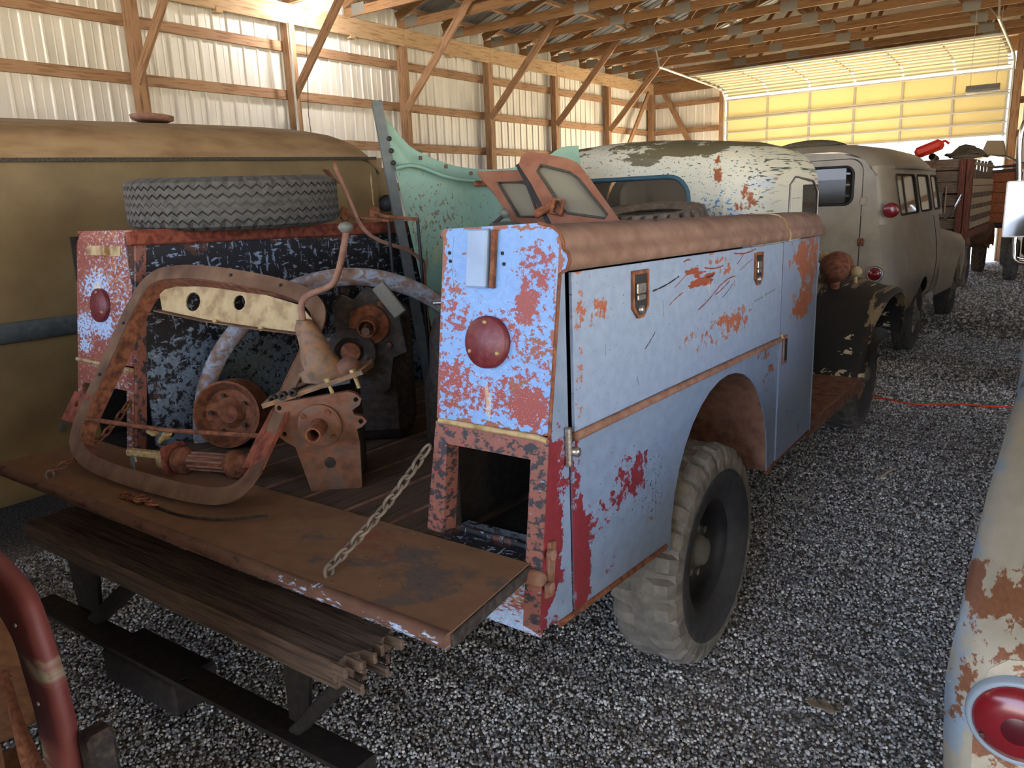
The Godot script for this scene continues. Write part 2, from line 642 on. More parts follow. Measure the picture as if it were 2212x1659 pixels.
const BLUE := "7ea6d8"
func make_paints():
	var blue := C("7ba3d3")
	var blue2 := C("6f98ca")
	var red := C("8c3a34")
	var red2 := C("8f4637")
	var rst := C("94593c")
	var rst2 := C("7d4630")
	var white := C("cdd6e2")
	# rear face of the right-hand box: u across (0 = inner), v down
	var brn := C("7a4030")
	var blk := C("2a2628")
	M.rearR = paintm(paint(640, 1024, blue, blue2, [
		{"c": white, "f": 0.05, "b": -0.30, "k": 1.0, "soft": 0.05, "a": 0.5},
		{"c": red, "c2": red2, "f": 0.018, "oct": 6, "gain": 0.72, "b": -0.38, "soft": 0.02, "spots": [[0.05, 0.3, 0.2, 0.12, 0.3], [0.15, 0.85, 0.35, 0.16, 0.42], [0.35, 0.45, 0.3, 0.09, 0.26], [0.85, 0.18, 0.2, 0.14, 0.42], [0.8, 0.6, 0.25, 0.3, 0.33], [0.9, 0.9, 0.2, 0.1, 0.4], [0.1, 0.6, 0.2, 0.2, 0.22], [0.75, 0.38, 0.08, 0.07, 0.5], [0.65, 0.85, 0.25, 0.1, 0.3]]},
		{"c": rst, "c2": rst2, "f": 0.015, "oct": 5, "b": -0.45, "soft": 0.06, "spots": [[0.0, 0.4, 0.03, 0.6, 0.5], [0.83, 0.58, 0.14, 0.08, 0.5], [0.72, 0.76, 0.1, 0.05, 0.45], [0.1, 0.88, 0.25, 0.06, 0.38], [0.7, 0.1, 0.03, 0.15, 0.3], [1.0, 0.5, 0.03, 0.6, 0.45], [0.5, 0.0, 0.6, 0.015, 0.5], [0.5, 1.0, 0.6, 0.03, 0.55], [0.35, 0.33, 0.25, 0.03, 0.3], [0.02, 0.1, 0.04, 0.12, 0.4], [0.2, 0.12, 0.06, 0.05, 0.35], [0.12, 0.3, 0.1, 0.05, 0.3]]},
		{"c": C("dfe6ec"), "f": 0.07, "oct": 4, "b": -0.33, "soft": 0.04, "a": 0.8, "spots": [[0.2, 0.8, 0.3, 0.2, 0.06], [0.6, 0.85, 0.3, 0.2, 0.06]]},
		{"c": C("cfc9a4"), "f": 0.01, "sy": 4.0, "b": -0.5, "soft": 0.2, "a": 0.6, "spots": [[0.47, 0.86, 0.05, 0.12, 0.6], [0.6, 0.2, 0.04, 0.12, 0.3]]},
	], 11, [[0.10, 0.04, 0.09, 0.20, 1.0, C("3a2a26"), 4.0], [0.12, 0.30, 0.11, 0.44, 0.8, C("3a2a26"), 3.0], [0.09, 0.20, 0.12, 0.30, 0.8, C("3a2a26"), 2.0]]), 0.5, 0.0, 0.05)
	M.rearL = paintm(paint(512, 1024, C("8d443a"), C("8b523e"), [
		{"c": rst, "c2": C("b27856"), "f": 0.015, "b": -0.22, "soft": 0.1, "spots": [[0.8, 0.3, 0.4, 0.25, 0.25], [0.5, 0.0, 0.8, 0.06, 0.2]]},
		{"c": C("b9bfc6"), "c2": C("a8866c"), "f": 0.016, "oct": 6, "gain": 0.74, "b": -0.2, "soft": 0.03},
		{"c": blue, "c2": white, "f": 0.03, "oct": 6, "gain": 0.7, "b": -0.26, "soft": 0.02, "spots": [[0.35, 0.42, 0.25, 0.12, 0.35], [0.15, 0.72, 0.2, 0.1, 0.4], [0.5, 0.7, 0.15, 0.1, 0.4], [0.15, 0.88, 0.12, 0.05, 0.4], [0.6, 0.2, 0.3, 0.2, 0.12], [0.9, 0.4, 0.15, 0.4, 0.12], [0.7, 0.65, 0.3, 0.2, 0.12]]},
		{"c": C("d9cfb0"), "f": 0.02, "sy": 3.0, "b": -0.5, "soft": 0.2, "a": 0.7, "spots": [[0.4, 0.34, 0.08, 0.14, 0.5], [0.4, 0.45, 0.12, 0.06, 0.4]]},
	], 12), 0.55, 0.0, 0.05)
	# outer side of the right-hand box, u from the rear forward, v down
	var sideA := C("8fa2bc")
	var sideB := C("7f91ab")
	var rubs := {"c": C("a8674c"), "c2": C("8f5440"), "f": 0.020, "oct": 6, "gain": 0.70, "b": -0.46, "soft": 0.07}
	var L1: Dictionary = rubs.duplicate()
	L1.spots = [[0.05, 0.26, 0.03, 0.1, 0.35], [0.09, 0.24, 0.02, 0.1, 0.3], [0.14, 0.3, 0.1, 0.1, 0.16], [0.56, 0.08, 0.07, 0.03, 0.4], [0.62, 0.16, 0.06, 0.07, 0.4], [0.7, 0.06, 0.05, 0.02, 0.35], [0.68, 0.32, 0.03, 0.06, 0.3], [0.56, 0.68, 0.2, 0.16, 0.34], [0.7, 0.6, 0.1, 0.12, 0.3], [0.02, 0.5, 0.02, 0.6, 0.28], [0.5, 0.01, 0.6, 0.02, 0.3]]
	var scr := [{"c": C("8d4a38"), "f": 0.02, "sx": 6.0, "sy": 1.0, "b": -0.62, "soft": 0.03, "spots": [[0.5, 0.2, 0.3, 0.2, 0.42], [0.75, 0.15, 0.2, 0.2, 0.4]]}]
	M.sideDoor = paintm(paint(1400, 400, sideA, sideB, [
		{"c": C("9db6d2"), "f": 0.006, "b": -0.35, "soft": 0.3, "a": 0.6},
		{"c": C("6d87a6"), "f": 0.006, "sy": 5.0, "b": -0.4, "soft": 0.3, "a": 0.6},
		L1,
		{"c": C("8a4634"), "f": 0.012, "sx": 5.0, "sy": 1.0, "b": -0.66, "soft": 0.02, "spots": [[0.3, 0.18, 0.06, 0.04, 0.3], [0.5, 0.14, 0.3, 0.12, 0.36], [0.55, 0.3, 0.15, 0.1, 0.36]]},
		{"c": C("b8b49c"), "f": 0.02, "sy": 6.0, "b": -0.6, "soft": 0.2, "a": 0.6, "spots": [[0.2, 0.5, 0.012, 0.25, 0.5], [0.52, 0.27, 0.012, 0.06, 0.7]]},
		{"c": C("2c2a2c"), "f": 0.06, "b": -0.38, "soft": 0.02, "oct": 3}], 13, [
		[0.27, 0.22, 0.38, 0.15, 1.6, blk, 4.0], [0.40, 0.05, 0.43, 0.04, 2.0, brn, -3.0], [0.50, 0.12, 0.60, 0.13, 2.0, brn, 6.0], [0.51, 0.20, 0.55, 0.19, 1.2, blk, 2.0],
		[0.47, 0.45, 0.58, 0.30, 1.6, brn, 5.0], [0.58, 0.30, 0.67, 0.24, 1.6, brn, -6.0], [0.56, 0.36, 0.64, 0.27, 1.2, brn, 3.0], [0.60, 0.40, 0.66, 0.30, 1.0, blk, 3.0],
		[0.66, 0.04, 0.80, 0.03, 2.0, brn, 8.0], [0.34, 0.35, 0.40, 0.28, 1.2, brn, -3.0], [0.31, 0.30, 0.315, 0.42, 1.0, blk, 1.0], [0.24, 0.62, 0.28, 0.52, 1.2, blk, 2.0],
		[0.21, 0.80, 0.215, 0.86, 2.0, blk, 0.0], [0.80, 0.52, 0.86, 0.50, 2.2, C("6d7078"), 0.0], [0.87, 0.49, 0.95, 0.46, 2.2, C("6d7078"), 0.0], [0.36, 0.23, 0.44, 0.10, 0.8, brn, 2.0], [0.68, 0.14, 0.72, 0.06, 1.4, brn, 2.0], [0.70, 0.20, 0.78, 0.12, 1.0, brn, -2.0], [0.1, 0.5, 0.1, 0.58, 0.8, blk, 0.0]]), 0.32, 0.0, 0.04)
	var L2: Dictionary = rubs.duplicate()
	L2.spots = [[0.35, 0.08, 0.25, 0.07, 0.45], [0.7, 0.1, 0.3, 0.12, 0.3], [0.4, 0.33, 0.3, 0.08, 0.3], [0.8, 0.12, 0.3, 0.2, 0.36], [0.6, 0.3, 0.3, 0.07, 0.42], [0.2, 0.9, 0.3, 0.1, 0.2], [0.05, 0.55, 0.1, 0.2, 0.2]]
	M.sideFront = paintm(paint(360, 720, C("8799b4"), sideB, [L2, {"c": C("4d4a50"), "f": 0.012, "b": -0.5, "soft": 0.1, "spots": [[0.5, 0.85, 0.5, 0.15, 0.25]], "a": 0.6}, {"c": C("2c2a2c"), "f": 0.06, "b": -0.44, "soft": 0.02, "oct": 3}], 14), 0.32, 0.0, 0.04)
	var maroon := C("70262c")
	M.sideLow = paintm(paint(1400, 560, C("8092aa"), C("708299"), [
		{"c": maroon, "c2": C("823038"), "f": 0.022, "oct": 6, "gain": 0.7, "b": -0.5, "soft": 0.02, "spots": [[0.005, 0.5, 0.025, 0.7, 0.55], [0.03, 0.62, 0.03, 0.22, 0.55], [0.035, 0.85, 0.018, 0.2, 0.4], [0.1, 0.48, 0.08, 0.09, 0.38], [0.18, 0.35, 0.06, 0.12, 0.42], [0.23, 0.42, 0.05, 0.12, 0.35], [0.12, 0.78, 0.03, 0.1, 0.3], [0.27, 0.28, 0.03, 0.04, 0.35], [0.1, 0.2, 0.05, 0.05, 0.2]]},
		{"c": C("8a5a40"), "c2": rst2, "f": 0.02, "b": -0.55, "soft": 0.08, "spots": [[0.27, 0.62, 0.025, 0.1, 0.42], [0.9, 0.2, 0.06, 0.2, 0.5], [0.8, 0.05, 0.1, 0.05, 0.35], [0.2, 1.0, 0.5, 0.03, 0.5]]},
		{"c": C("23242a"), "f": 0.05, "b": -0.42, "soft": 0.02, "oct": 3, "spots": [[0.28, 0.5, 0.05, 0.2, 0.14], [0.1, 0.5, 0.2, 0.3, 0.05]]}], 15, [[0.262, 0.45, 0.262, 0.75, 1.2, C("b9b6a0"), 1.0], [0.285, 0.42, 0.285, 0.7, 1.4, C("1f2026"), 1.0], [0.25, 0.62, 0.25, 0.78, 1.0, C("7a6a50"), 1.0]]), 0.3, 0.0, 0.05)
	# inner side of the left-hand box: dark and scratched above, blue-grey flaked with black below
	M.innerL = paintm(paint(1400, 560, C("211f24"), C("18171b"), [
		{"c": C("5d3a2c"), "c2": C("4a3026"), "f": 0.010, "b": -0.46, "soft": 0.08, "spots": [[0.55, 0.36, 0.35, 0.07, 0.3], [0.1, 0.05, 0.4, 0.07, 0.3], [0.6, 0.02, 0.5, 0.06, 0.35], [0.0, 0.5, 0.03, 0.6, 0.4], [0.85, 0.3, 0.2, 0.15, 0.2]]},
		{"c": C("66788c"), "c2": C("7d8fa2"), "f": 0.02, "oct": 6, "gain": 0.75, "b": -0.24, "soft": 0.04, "spots": [[0.12, 0.85, 0.22, 0.32, 0.34], [0.3, 0.6, 0.25, 0.2, 0.14], [0.5, 0.85, 0.3, 0.25, 0.3], [0.3, 0.1, 0.5, 0.14, -0.04]]},
		{"c": C("8ea2bb"), "f": 0.05, "oct": 4, "sx": 3.0, "b": -0.24, "soft": 0.05, "spots": [[0.4, 0.2, 0.35, 0.2, 0.06]]},
		{"c": C("8496ab"), "f": 0.05, "oct": 4, "sy": 4.0, "b": -0.25, "soft": 0.05, "spots": [[0.3, 0.2, 0.4, 0.2, 0.06]]},
		{"c": C("191a20"), "f": 0.035, "oct": 5, "gain": 0.7, "b": -0.22, "soft": 0.03, "spots": [[0.15, 0.8, 0.3, 0.3, 0.06]]}], 16), 0.6)
	M.jamb = paintm(paint(256, 512, C("8a5648"), C("7d5040"), [
		{"c": C("302e33"), "f": 0.025, "oct": 6, "gain": 0.7, "b": -0.06, "soft": 0.03},
		{"c": C("b03a40"), "f": 0.03, "b": -0.32, "soft": 0.03}, {"c": blue, "f": 0.03, "b": -0.36, "soft": 0.02}], 17), 0.55)
	M.lid = noisem("lid dust", [[0.0, C("5f463b")], [0.35, C("6f564a")], [0.55, C("796054")], [0.8, C("826a5e")], [1.0, C("96806f")]], 0.02, 0.9, 0.9, 0.0, 0.02)
	M.gate = paintm(paint(1200, 256, C("6f5138"), C("7c5c41"), [
		{"c": C("5f5148"), "c2": C("4d4640"), "f": 0.008, "b": -0.45, "soft": 0.15, "spots": [[0.86, 0.5, 0.16, 0.6, 0.45]]},
		{"c": C("7d3f38"), "f": 0.012, "b": -0.5, "soft": 0.12, "a": 0.8, "spots": [[0.8, 0.35, 0.06, 0.25, 0.45], [0.25, 0.95, 0.3, 0.1, 0.3]]},
		{"c": C("8a6c52"), "f": 0.01, "b": -0.38, "soft": 0.2, "a": 0.6},
		{"c": C("2d241d"), "f": 0.05, "oct": 4, "b": -0.38, "soft": 0.03, "a": 0.8, "spots": [[0.85, 0.5, 0.12, 0.4, 0.06]]},
		{"c": C("cfcac0"), "f": 0.09, "oct": 3, "b": -0.42, "soft": 0.03, "spots": [[0.85, 0.5, 0.12, 0.4, 0.03]]}], 18), 0.85, 0.0, 0.08)
	M.gatelip = paintm(paint(1200, 96, C("5b4032"), C("70503f"), [
		{"c": C("3c2a22"), "f": 0.02, "b": -0.35, "soft": 0.05, "spots": [[0.25, 0.5, 0.4, 1.0, 0.15]]},
		{"c": blue, "c2": white, "f": 0.03, "oct": 6, "gain": 0.7, "b": -0.45, "soft": 0.02, "spots": [[0.8, 0.5, 0.05, 0.8, 0.35], [0.97, 0.7, 0.06, 0.5, 0.3], [0.9, 0.7, 0.08, 0.4, 0.2]]}], 19), 0.7)
	# back of the cab
	M.cabback = paintm(paint(1024, 640, C("cfcdb8"), C("c3c6b6"), [
		{"c": C("b3c0d0"), "f": 0.006, "b": -0.4, "soft": 0.3, "spots": [[0.97, 0.55, 0.05, 0.4, 0.4]], "a": 0.8},
		{"c": C("cfc396"), "f": 0.008, "b": -0.4, "soft": 0.3, "spots": [[0.7, 0.2, 0.4, 0.12, 0.25]], "a": 0.7},
		{"c": C("5f5a40"), "c2": C("6e6448"), "f": 0.010, "sx": 2.0, "oct": 6, "gain": 0.68, "b": -0.5, "soft": 0.06, "spots": [[0.5, 0.05, 0.95, 0.13, 0.62], [0.88, 0.2, 0.14, 0.08, 0.42], [0.5, 0.27, 0.14, 0.06, 0.4], [0.7, 0.2, 0.12, 0.05, 0.36], [0.62, 0.24, 0.06, 0.05, 0.3], [0.85, 0.32, 0.025, 0.12, 0.3]]},
		{"c": C("4a5444"), "f": 0.06, "oct": 3, "b": -0.30, "soft": 0.04, "spots": [[0.8, 0.35, 0.3, 0.14, 0.06], [0.98, 0.5, 0.03, 0.4, 0.10]]},
		{"c": C("5f86a8"), "f": 0.04, "oct": 2, "b": -0.36, "soft": 0.05, "spots": [[0.86, 0.68, 0.08, 0.14, 0.22], [0.9, 0.5, 0.1, 0.2, 0.05]]},
		{"c": C("a3602e"), "c2": C("7d3a1c"), "f": 0.02, "sy": 3.0, "oct": 5, "b": -0.6, "soft": 0.12, "spots": [[0.872, 0.34, 0.016, 0.12, 0.62], [0.885, 0.43, 0.014, 0.05, 0.55], [0.952, 0.6, 0.028, 0.14, 0.66], [1.0, 0.42, 0.01, 0.15, 0.45]]}], 21), 0.6, 0.0, 0.05)
	M.green = paintm(paint(1024, 512, C("6f9687"), C("7a9c8b"), [
		{"c": C("7f9f86"), "c2": C("93a487"), "f": 0.006, "b": -0.4, "soft": 0.3, "spots": [[0.25, 0.5, 0.35, 0.25, 0.35]]},
		{"c": C("9aa27c"), "f": 0.01, "b": -0.5, "soft": 0.3, "a": 0.7, "spots": [[0.2, 0.55, 0.25, 0.15, 0.45]]},
		{"c": C("6b5738"), "c2": C("55432c"), "f": 0.05, "oct": 5, "gain": 0.7, "b": -0.36, "soft": 0.06, "spots": [[0.22, 0.5, 0.14, 0.2, 0.14], [0.45, 0.5, 0.2, 0.15, 0.1], [0.15, 0.35, 0.2, 0.2, 0.08]]},
		{"c": C("6b4a2a"), "f": 0.02, "sy": 4.0, "b": -0.55, "soft": 0.15, "a": 0.7, "spots": [[0.02, 0.5, 0.04, 0.6, 0.35], [0.18, 0.6, 0.06, 0.15, 0.4]]}], 22), 0.5)
	M.fenderF = paintm(paint(512, 512, C("24231f"), C("1c1b18"), [
		{"c": C("8f7d5c"), "c2": C("7c6848"), "f": 0.008, "b": -0.52, "soft": 0.1, "spots": [[0.3, 0.02, 0.7, 0.16, 0.5], [0.95, 0.3, 0.28, 0.35, 0.55], [1.0, 0.6, 0.12, 0.4, 0.5]]},
		{"c": C("d2c9a8"), "f": 0.02, "sx": 2.0, "oct": 5, "b": -0.55, "soft": 0.02, "spots": [[0.5, 0.6, 0.14, 0.05, 0.5], [0.62, 0.75, 0.2, 0.06, 0.5], [0.4, 0.14, 0.2, 0.04, 0.45], [0.5, 0.97, 0.6, 0.05, 0.6]]},
		{"c": C("a06a42"), "f": 0.03, "b": -0.5, "soft": 0.08, "spots": [[0.85, 0.6, 0.08, 0.1, 0.4], [0.88, 0.88, 0.08, 0.08, 0.45]]}], 23), 0.6)
	M.carpaint = paintm(paint(512, 768, C("a8a28c"), C("b5b09c"), [
		{"c": C("98a9b4"), "c2": C("8fa3b2"), "f": 0.006, "b": -0.4, "soft": 0.25, "spots": [[0.1, 0.5, 0.12, 0.7, 0.5], [0.5, 0.92, 0.6, 0.12, 0.5]]},
		{"c": C("7c5138"), "c2": C("8e6247"), "f": 0.012, "oct": 6, "gain": 0.68, "b": -0.5, "soft": 0.05, "spots": [[0.42, 0.33, 0.12, 0.22, 0.5], [0.32, 0.58, 0.3, 0.06, 0.45], [0.3, 0.72, 0.14, 0.14, 0.4], [0.12, 0.8, 0.08, 0.3, 0.35], [0.6, 0.52, 0.3, 0.03, 0.3]]},
		{"c": C("9d8c72"), "f": 0.012, "b": -0.45, "soft": 0.2, "a": 0.7, "spots": [[0.7, 0.45, 0.3, 0.2, 0.3]]}], 24), 0.45)
	M.wagonlow = M.greypaint
	M.hoopred = paintm(paint(128, 768, C("6a322d"), C("763b34"), [
		{"c": C("a39a84"), "c2": C("8f8468"), "f": 0.008, "b": -0.45, "soft": 0.25, "spots": [[0.4, 0.3, 0.8, 0.07, 0.45], [0.7, 0.55, 0.6, 0.1, 0.5], [0.5, 0.9, 0.8, 0.14, 0.5]]},
		{"c": C("3c2a24"), "f": 0.05, "b": -0.44, "soft": 0.04}], 25), 0.6)
	M.hoopblue = noisem("hoop flakes", [[0.0, C("4a3a32")], [0.30, C("7d6455")], [0.47, C("8d7362")], [0.50, C("8c9db2")], [0.62, C("9aabbd")], [0.68, C("85705f")], [1.0, C("6b5346")]], 0.012, 1.6, 0.75)

# ---------------------------------------------------------------- the barn
const XL := -9.98
const XR := 8.6
const ZB := -20.55
const ZF := 4.6
const EAVE := 4.65

# ribbed steel sheet 0.915 m wide, standing on the ground: local x along the wall, y up, ribs towards +z
func ribbed(h: float) -> ArrayMesh:
	var prof := []
	var x := 0.0
	for k in 4:
		var x0 := k * 0.22875
		prof.append_array([Vector2(x0, 0), Vector2(x0 + 0.085, 0), Vector2(x0 + 0.092, 0.004), Vector2(x0 + 0.104, 0.004), Vector2(x0 + 0.111, 0), Vector2(x0 + 0.180, 0), Vector2(x0 + 0.194, 0.019), Vector2(x0 + 0.214, 0.019)])
	prof.append(Vector2(0.915, 0))
	var st := S()
	st.set_smooth_group(-1)
	for i in prof.size() - 1:
		var a: Vector2 = prof[i]
		var b: Vector2 = prof[i + 1]
		q(st, Vector3(a.x, 0, a.y), Vector3(a.x, h, a.y), Vector3(b.x, h, b.y), Vector3(b.x, 0, b.y))
		q(st, Vector3(b.x, 0, b.y - 0.0015), Vector3(b.x, h, b.y - 0.0015), Vector3(a.x, h, a.y - 0.0015), Vector3(a.x, 0, a.y - 0.0015))
	st.generate_normals()
	var m := st.commit()
	return m

func panels(parent: Node3D, mesh: ArrayMesh, m: Material, a: Vector3, dir: Vector3, up: Vector3, n: int, called := "panel"):
	var b := Basis(dir, up, dir.cross(up))
	for i in n:
		var mi := MeshInstance3D.new()
		mi.mesh = mesh
		mi.material_override = m
		mi.name = called
		parent.add_child(mi, true)
		mi.transform = Transform3D(b, a + dir * 0.915 * i)

func build_barn():
	var fl := structure("floor", "dark grey gravel floor running the length of the barn")
	var st := S()
	# ground sheet with shallow ripples, finer near the camera
	st.set_smooth_group(1)
	var n := FastNoiseLite.new()
	n.seed = 5
	n.frequency = 0.9
	n.fractal_octaves = 3
	var nx := 130
	var nz := 180
	var g := []
	for i in nz + 1:
		var row := PackedVector3Array()
		var z := lerpf(ZF + 0.1, ZB - 0.1, float(i) / nz)
		for j in nx + 1:
			var x := lerpf(XL - 0.05, XR + 0.05, float(j) / nx)
			row.append(Vector3(x, -0.012 + 0.008 * n.get_noise_2d(x * 0.9, z * 3.5), z))
		g.append(row)
	loft(st, g, false, false, 1, false)
	obj("ground", st, M.floor, fl)
	st = S()
	box(st, Vector3(-0.7, -0.3, -8), Vector3(19, 0.5, 26))
	obj("subsoil", st, M.floor, fl)
	var yd := structure("ground_outside", "pale sunlit gravel yard outside the barn doors")
	st = S()
	box(st, Vector3(-0.7, -0.12, ZB - 20.1), Vector3(90, 0.1, 40))
	box(st, Vector3(-0.7, -0.12, ZF + 20.1), Vector3(90, 0.1, 40))
	box(st, Vector3(XR + 18.2, -0.12, -8.0), Vector3(36, 0.1, 25.2))
	obj("yard", st, M.yard, yd)

	var tall := ribbed(5.06)
	# left wall
	var wl := structure("wall_left", "white ribbed steel wall on timber posts and girts")
	panels(wl, tall, M.whitemetal, Vector3(XL - 0.055, 0, ZF), Vector3(0, 0, -1), Vector3.UP, 28)
	var posts := []
	for i in 11:
		posts.append(-20.42 + 2.44 * i)
	for y in [0.60, 1.28, 1.96, 2.64, 3.32, 4.01]:
		for i in 10:
			beam("girt", Vector3(XL - 0.015, y + 0.07, posts[i]), Vector3(XL - 0.015, y + 0.07, posts[i + 1]), 0.14, 0.038, M.girt, wl, Vector3.RIGHT)
	for z in posts:
		beam("post", Vector3(XL + 0.075, 0, z), Vector3(XL + 0.075, 4.40, z), 0.14, 0.14, M.post, wl, Vector3.RIGHT)
		if z < -20.0:
			continue
		beam("knee_brace", Vector3(-9.80, 3.33, z + 0.09), Vector3(-8.22, 4.93, z + 0.09), 0.04, 0.14, M.post, wl, Vector3(-1, 1, 0))
	for i in 10:
		beam("header_board", Vector3(-9.85, 4.515, posts[i] + (0.0 if i else -0.05)), Vector3(-9.85, 4.515, posts[i + 1] - 0.004), 0.28, 0.045, M.header, wl, Vector3.RIGHT)
	for i in 10:
		beam("truss_block", Vector3(-9.92, 4.38, posts[i] + 1.2), Vector3(-9.82, 4.38, posts[i] + 1.2), 0.1, 0.08, M.header, wl)
	beam("corner_brace", Vector3(-9.82, 3.0, -18.9), Vector3(-9.82, 4.40, -20.1), 0.14, 0.04, M.post, wl, Vector3.RIGHT)
	# end wall with the overhead door
	var wb := structure("wall_back", "white ribbed steel end wall with timber girts round the overhead door")
	var dx0 := -7.9
	var dx1 := -1.5
	panels(wb, tall, M.whitemetal, Vector3(dx0 - 2.2 + 0.07, 0, ZB), Vector3(1, 0, 0), Vector3.UP, 2)
	st = S()
	box(st, Vector3(dx0 - 0.16, 2.4, ZB), Vector3(0.3, 4.8, 0.03))
	obj("filler_panel", st, M.whitemetal, wb)
	panels(wb, tall, M.whitemetal, Vector3(dx1, 0, ZB), Vector3(1, 0, 0), Vector3.UP, 11)
	var gab := ribbed(4.4)
	st = S()
	plate(st, [Vector2(XL - 0.1, 4.55), Vector2(XR + 0.1, 4.55), Vector2(XR + 0.1, 4.95), Vector2(-0.69, 8.1), Vector2(XL - 0.1, 4.95)], 0.02, Transform3D(Basis.IDENTITY, Vector3(0, 0, ZB - 0.02)))
	obj("gable_panel", st, M.whitemetal, wb)
	for y in [0.60, 1.28, 1.96, 2.64, 3.32, 4.01]:
		beam("girt", Vector3(-9.9, y + 0.07, ZB + 0.05), Vector3(dx0, y + 0.07, ZB + 0.05), 0.038, 0.14, M.girt, wb)
		beam("girt", Vector3(dx1, y + 0.07, ZB + 0.05), Vector3(XR, y + 0.07, ZB + 0.05), 0.038, 0.14, M.girt, wb)
	for x in [dx0 + 0.02, dx1 + 0.06, 1.0, 3.5, 6.0, 8.4]:
		beam("post", Vector3(x, 0, ZB + 0.14), Vector3(x, 6.0 if x > -2 and x < 2 else 4.9, ZB + 0.14), 0.14, 0.14, M.post, wb, Vector3.RIGHT)
	beam("corner_brace", Vector3(-8.75, 3.0, ZB + 0.12), Vector3(-9.7, 4.7, ZB + 0.12), 0.04, 0.14, M.post, wb)
	beam("header_board", Vector3(-9.9, 4.52, ZB + 0.12), Vector3(XR, 4.52, ZB + 0.12), 0.06, 0.3, M.truss, wb)
	for y in [5.3, 6.0, 6.7]:
		beam("girt", Vector3(-0.69 - (7.9 - y) * 2.9, y, ZB + 0.05), Vector3(-0.69 + (7.9 - y) * 2.9, y, ZB + 0.05), 0.038, 0.14, M.girt, wb)
	# right wall and front wall: behind or beside the camera
	var wr := structure("wall_right", "white ribbed steel wall on the far right")
	panels(wr, tall, M.whitemetal, Vector3(XR + 0.055, 0, ZB), Vector3(0, 0, 1), Vector3.UP, 14)
	panels(wr, tall, M.whitemetal, Vector3(XR + 0.055, 0, 2.3), Vector3(0, 0, 1), Vector3.UP, 3)
	st = S()
	box(st, Vector3(XR + 0.055, 4.35, -2.7), Vector3(0.03, 1.4, 10.2))
	obj("door_head_panel", st, M.whitemetal, wr)
	for y in [0.60, 1.96, 3.32, 4.01]:
		beam("girt", Vector3(XR + 0.01, y, -7.7), Vector3(XR + 0.01, y, ZB), 0.14, 0.038, M.girt, wr, Vector3.RIGHT)
	for z in posts:
		if z > -7.0 and z < 2.0:
			continue
		beam("post", Vector3(XR - 0.075, 0, z), Vector3(XR - 0.075, 4.7, z), 0.14, 0.14, M.post, wr, Vector3.RIGHT)
	var wf := structure("wall_front", "white ribbed steel wall with a wide open doorway behind the viewer")
	var fx0 := -8.0
	var fx1 := 1.6
	panels(wf, tall, M.whitemetal, Vector3(fx0, 0, ZF), Vector3(-1, 0, 0), Vector3.UP, 3)
	panels(wf, tall, M.whitemetal, Vector3(XR + 0.1, 0, ZF), Vector3(-1, 0, 0), Vector3.UP, 8)
	st = S()
	box(st, Vector3((fx0 + fx1) / 2, 4.45, ZF), Vector3(fx1 - fx0 + 0.8, 0.7, 0.03))
	plate(st, [Vector2(XL - 0.1, 4.55), Vector2(XR + 0.1, 4.55), Vector2(XR + 0.1, 4.95), Vector2(-0.69, 8.1), Vector2(XL - 0.1, 4.95)], 0.02, Transform3D(Basis.IDENTITY, Vector3(0, 0, ZF + 0.02)))
	obj("gable_panel", st, M.whitemetal, wf)

	# roof
	var ce := structure("ceiling", "open timber roof trusses under a ribbed steel roof")
	var ridge := Vector2(-0.69, 7.95)
	var hl := Vector2(XL - 0.1, 4.88)
	var hr := Vector2(XR + 0.1, 4.88)
	var sl := Vector3(ridge.x - hl.x, ridge.y - hl.y, 0)
	var sheetm := ribbed(sl.length() + 0.1)
	panels(ce, sheetm, M.roofmetal, Vector3(hl.x - 0.1, hl.y + 0.13, ZF + 0.1), Vector3(0, 0, -1), sl.normalized(), 28, "roof_panel")
	var sr := Vector3(ridge.x - hr.x, ridge.y - hr.y, 0)
	panels(ce, sheetm, M.roofmetal, Vector3(hr.x + 0.1, hr.y + 0.13, ZB - 0.4), Vector3(0, 0, 1), sr.normalized(), 28, "roof_panel")
	for s in [[hl, sl], [hr, sr]]:
		var nrm := Vector3(-s[1].y, s[1].x, 0).normalized()
		if nrm.y < 0:
			nrm = -nrm
		for k in 16:
			var p: Vector3 = Vector3(s[0].x, s[0].y, 0) + s[1] * ((k + 0.3) / 16.0) + nrm * 0.075
			beam("purlin", p + Vector3(0, 0, ZF), p + Vector3(0, 0, ZB), 0.04, 0.09, M.girt, ce, nrm)
	var proto := node("truss", ce)
	var bc := 4.72
	beam("bottom_chord", Vector3(XL + 0.02, bc, 0), Vector3(XR, bc, 0), 0.04, 0.14, M.truss, proto)
	var dl := sl / sl.length() * 0.02
	beam("top_chord", Vector3(hl.x + 0.1, hl.y - 0.02, 0), Vector3(ridge.x, ridge.y - 0.06, 0), 0.04, 0.14, M.truss, proto)
	beam("top_chord", Vector3(hr.x - 0.1, hr.y - 0.02, 0), Vector3(ridge.x, ridge.y - 0.06, 0), 0.04, 0.14, M.truss, proto)
	var bx := []
	var W := XR - XL
	for k in [0.16, 0.30, 0.43, 0.57, 0.70, 0.84]:
		bx.append(XL + W * k)
	var tp := []
	for k in [0.10, 0.22, 0.34, 0.5, 0.66, 0.78, 0.90]:
		var x: float = XL + W * k
		var y := ridge.y - 0.12 - absf(x - ridge.x) * (ridge.y - hl.y) / (ridge.x - hl.x)
		tp.append(Vector3(x, y, 0))
	for i in 6:
		var b := Vector3(bx[i], bc, 0)
		beam("web", tp[i], b, 0.038, 0.09, M.truss, proto)
		beam("web", b, tp[i + 1], 0.038, 0.09, M.truss, proto)
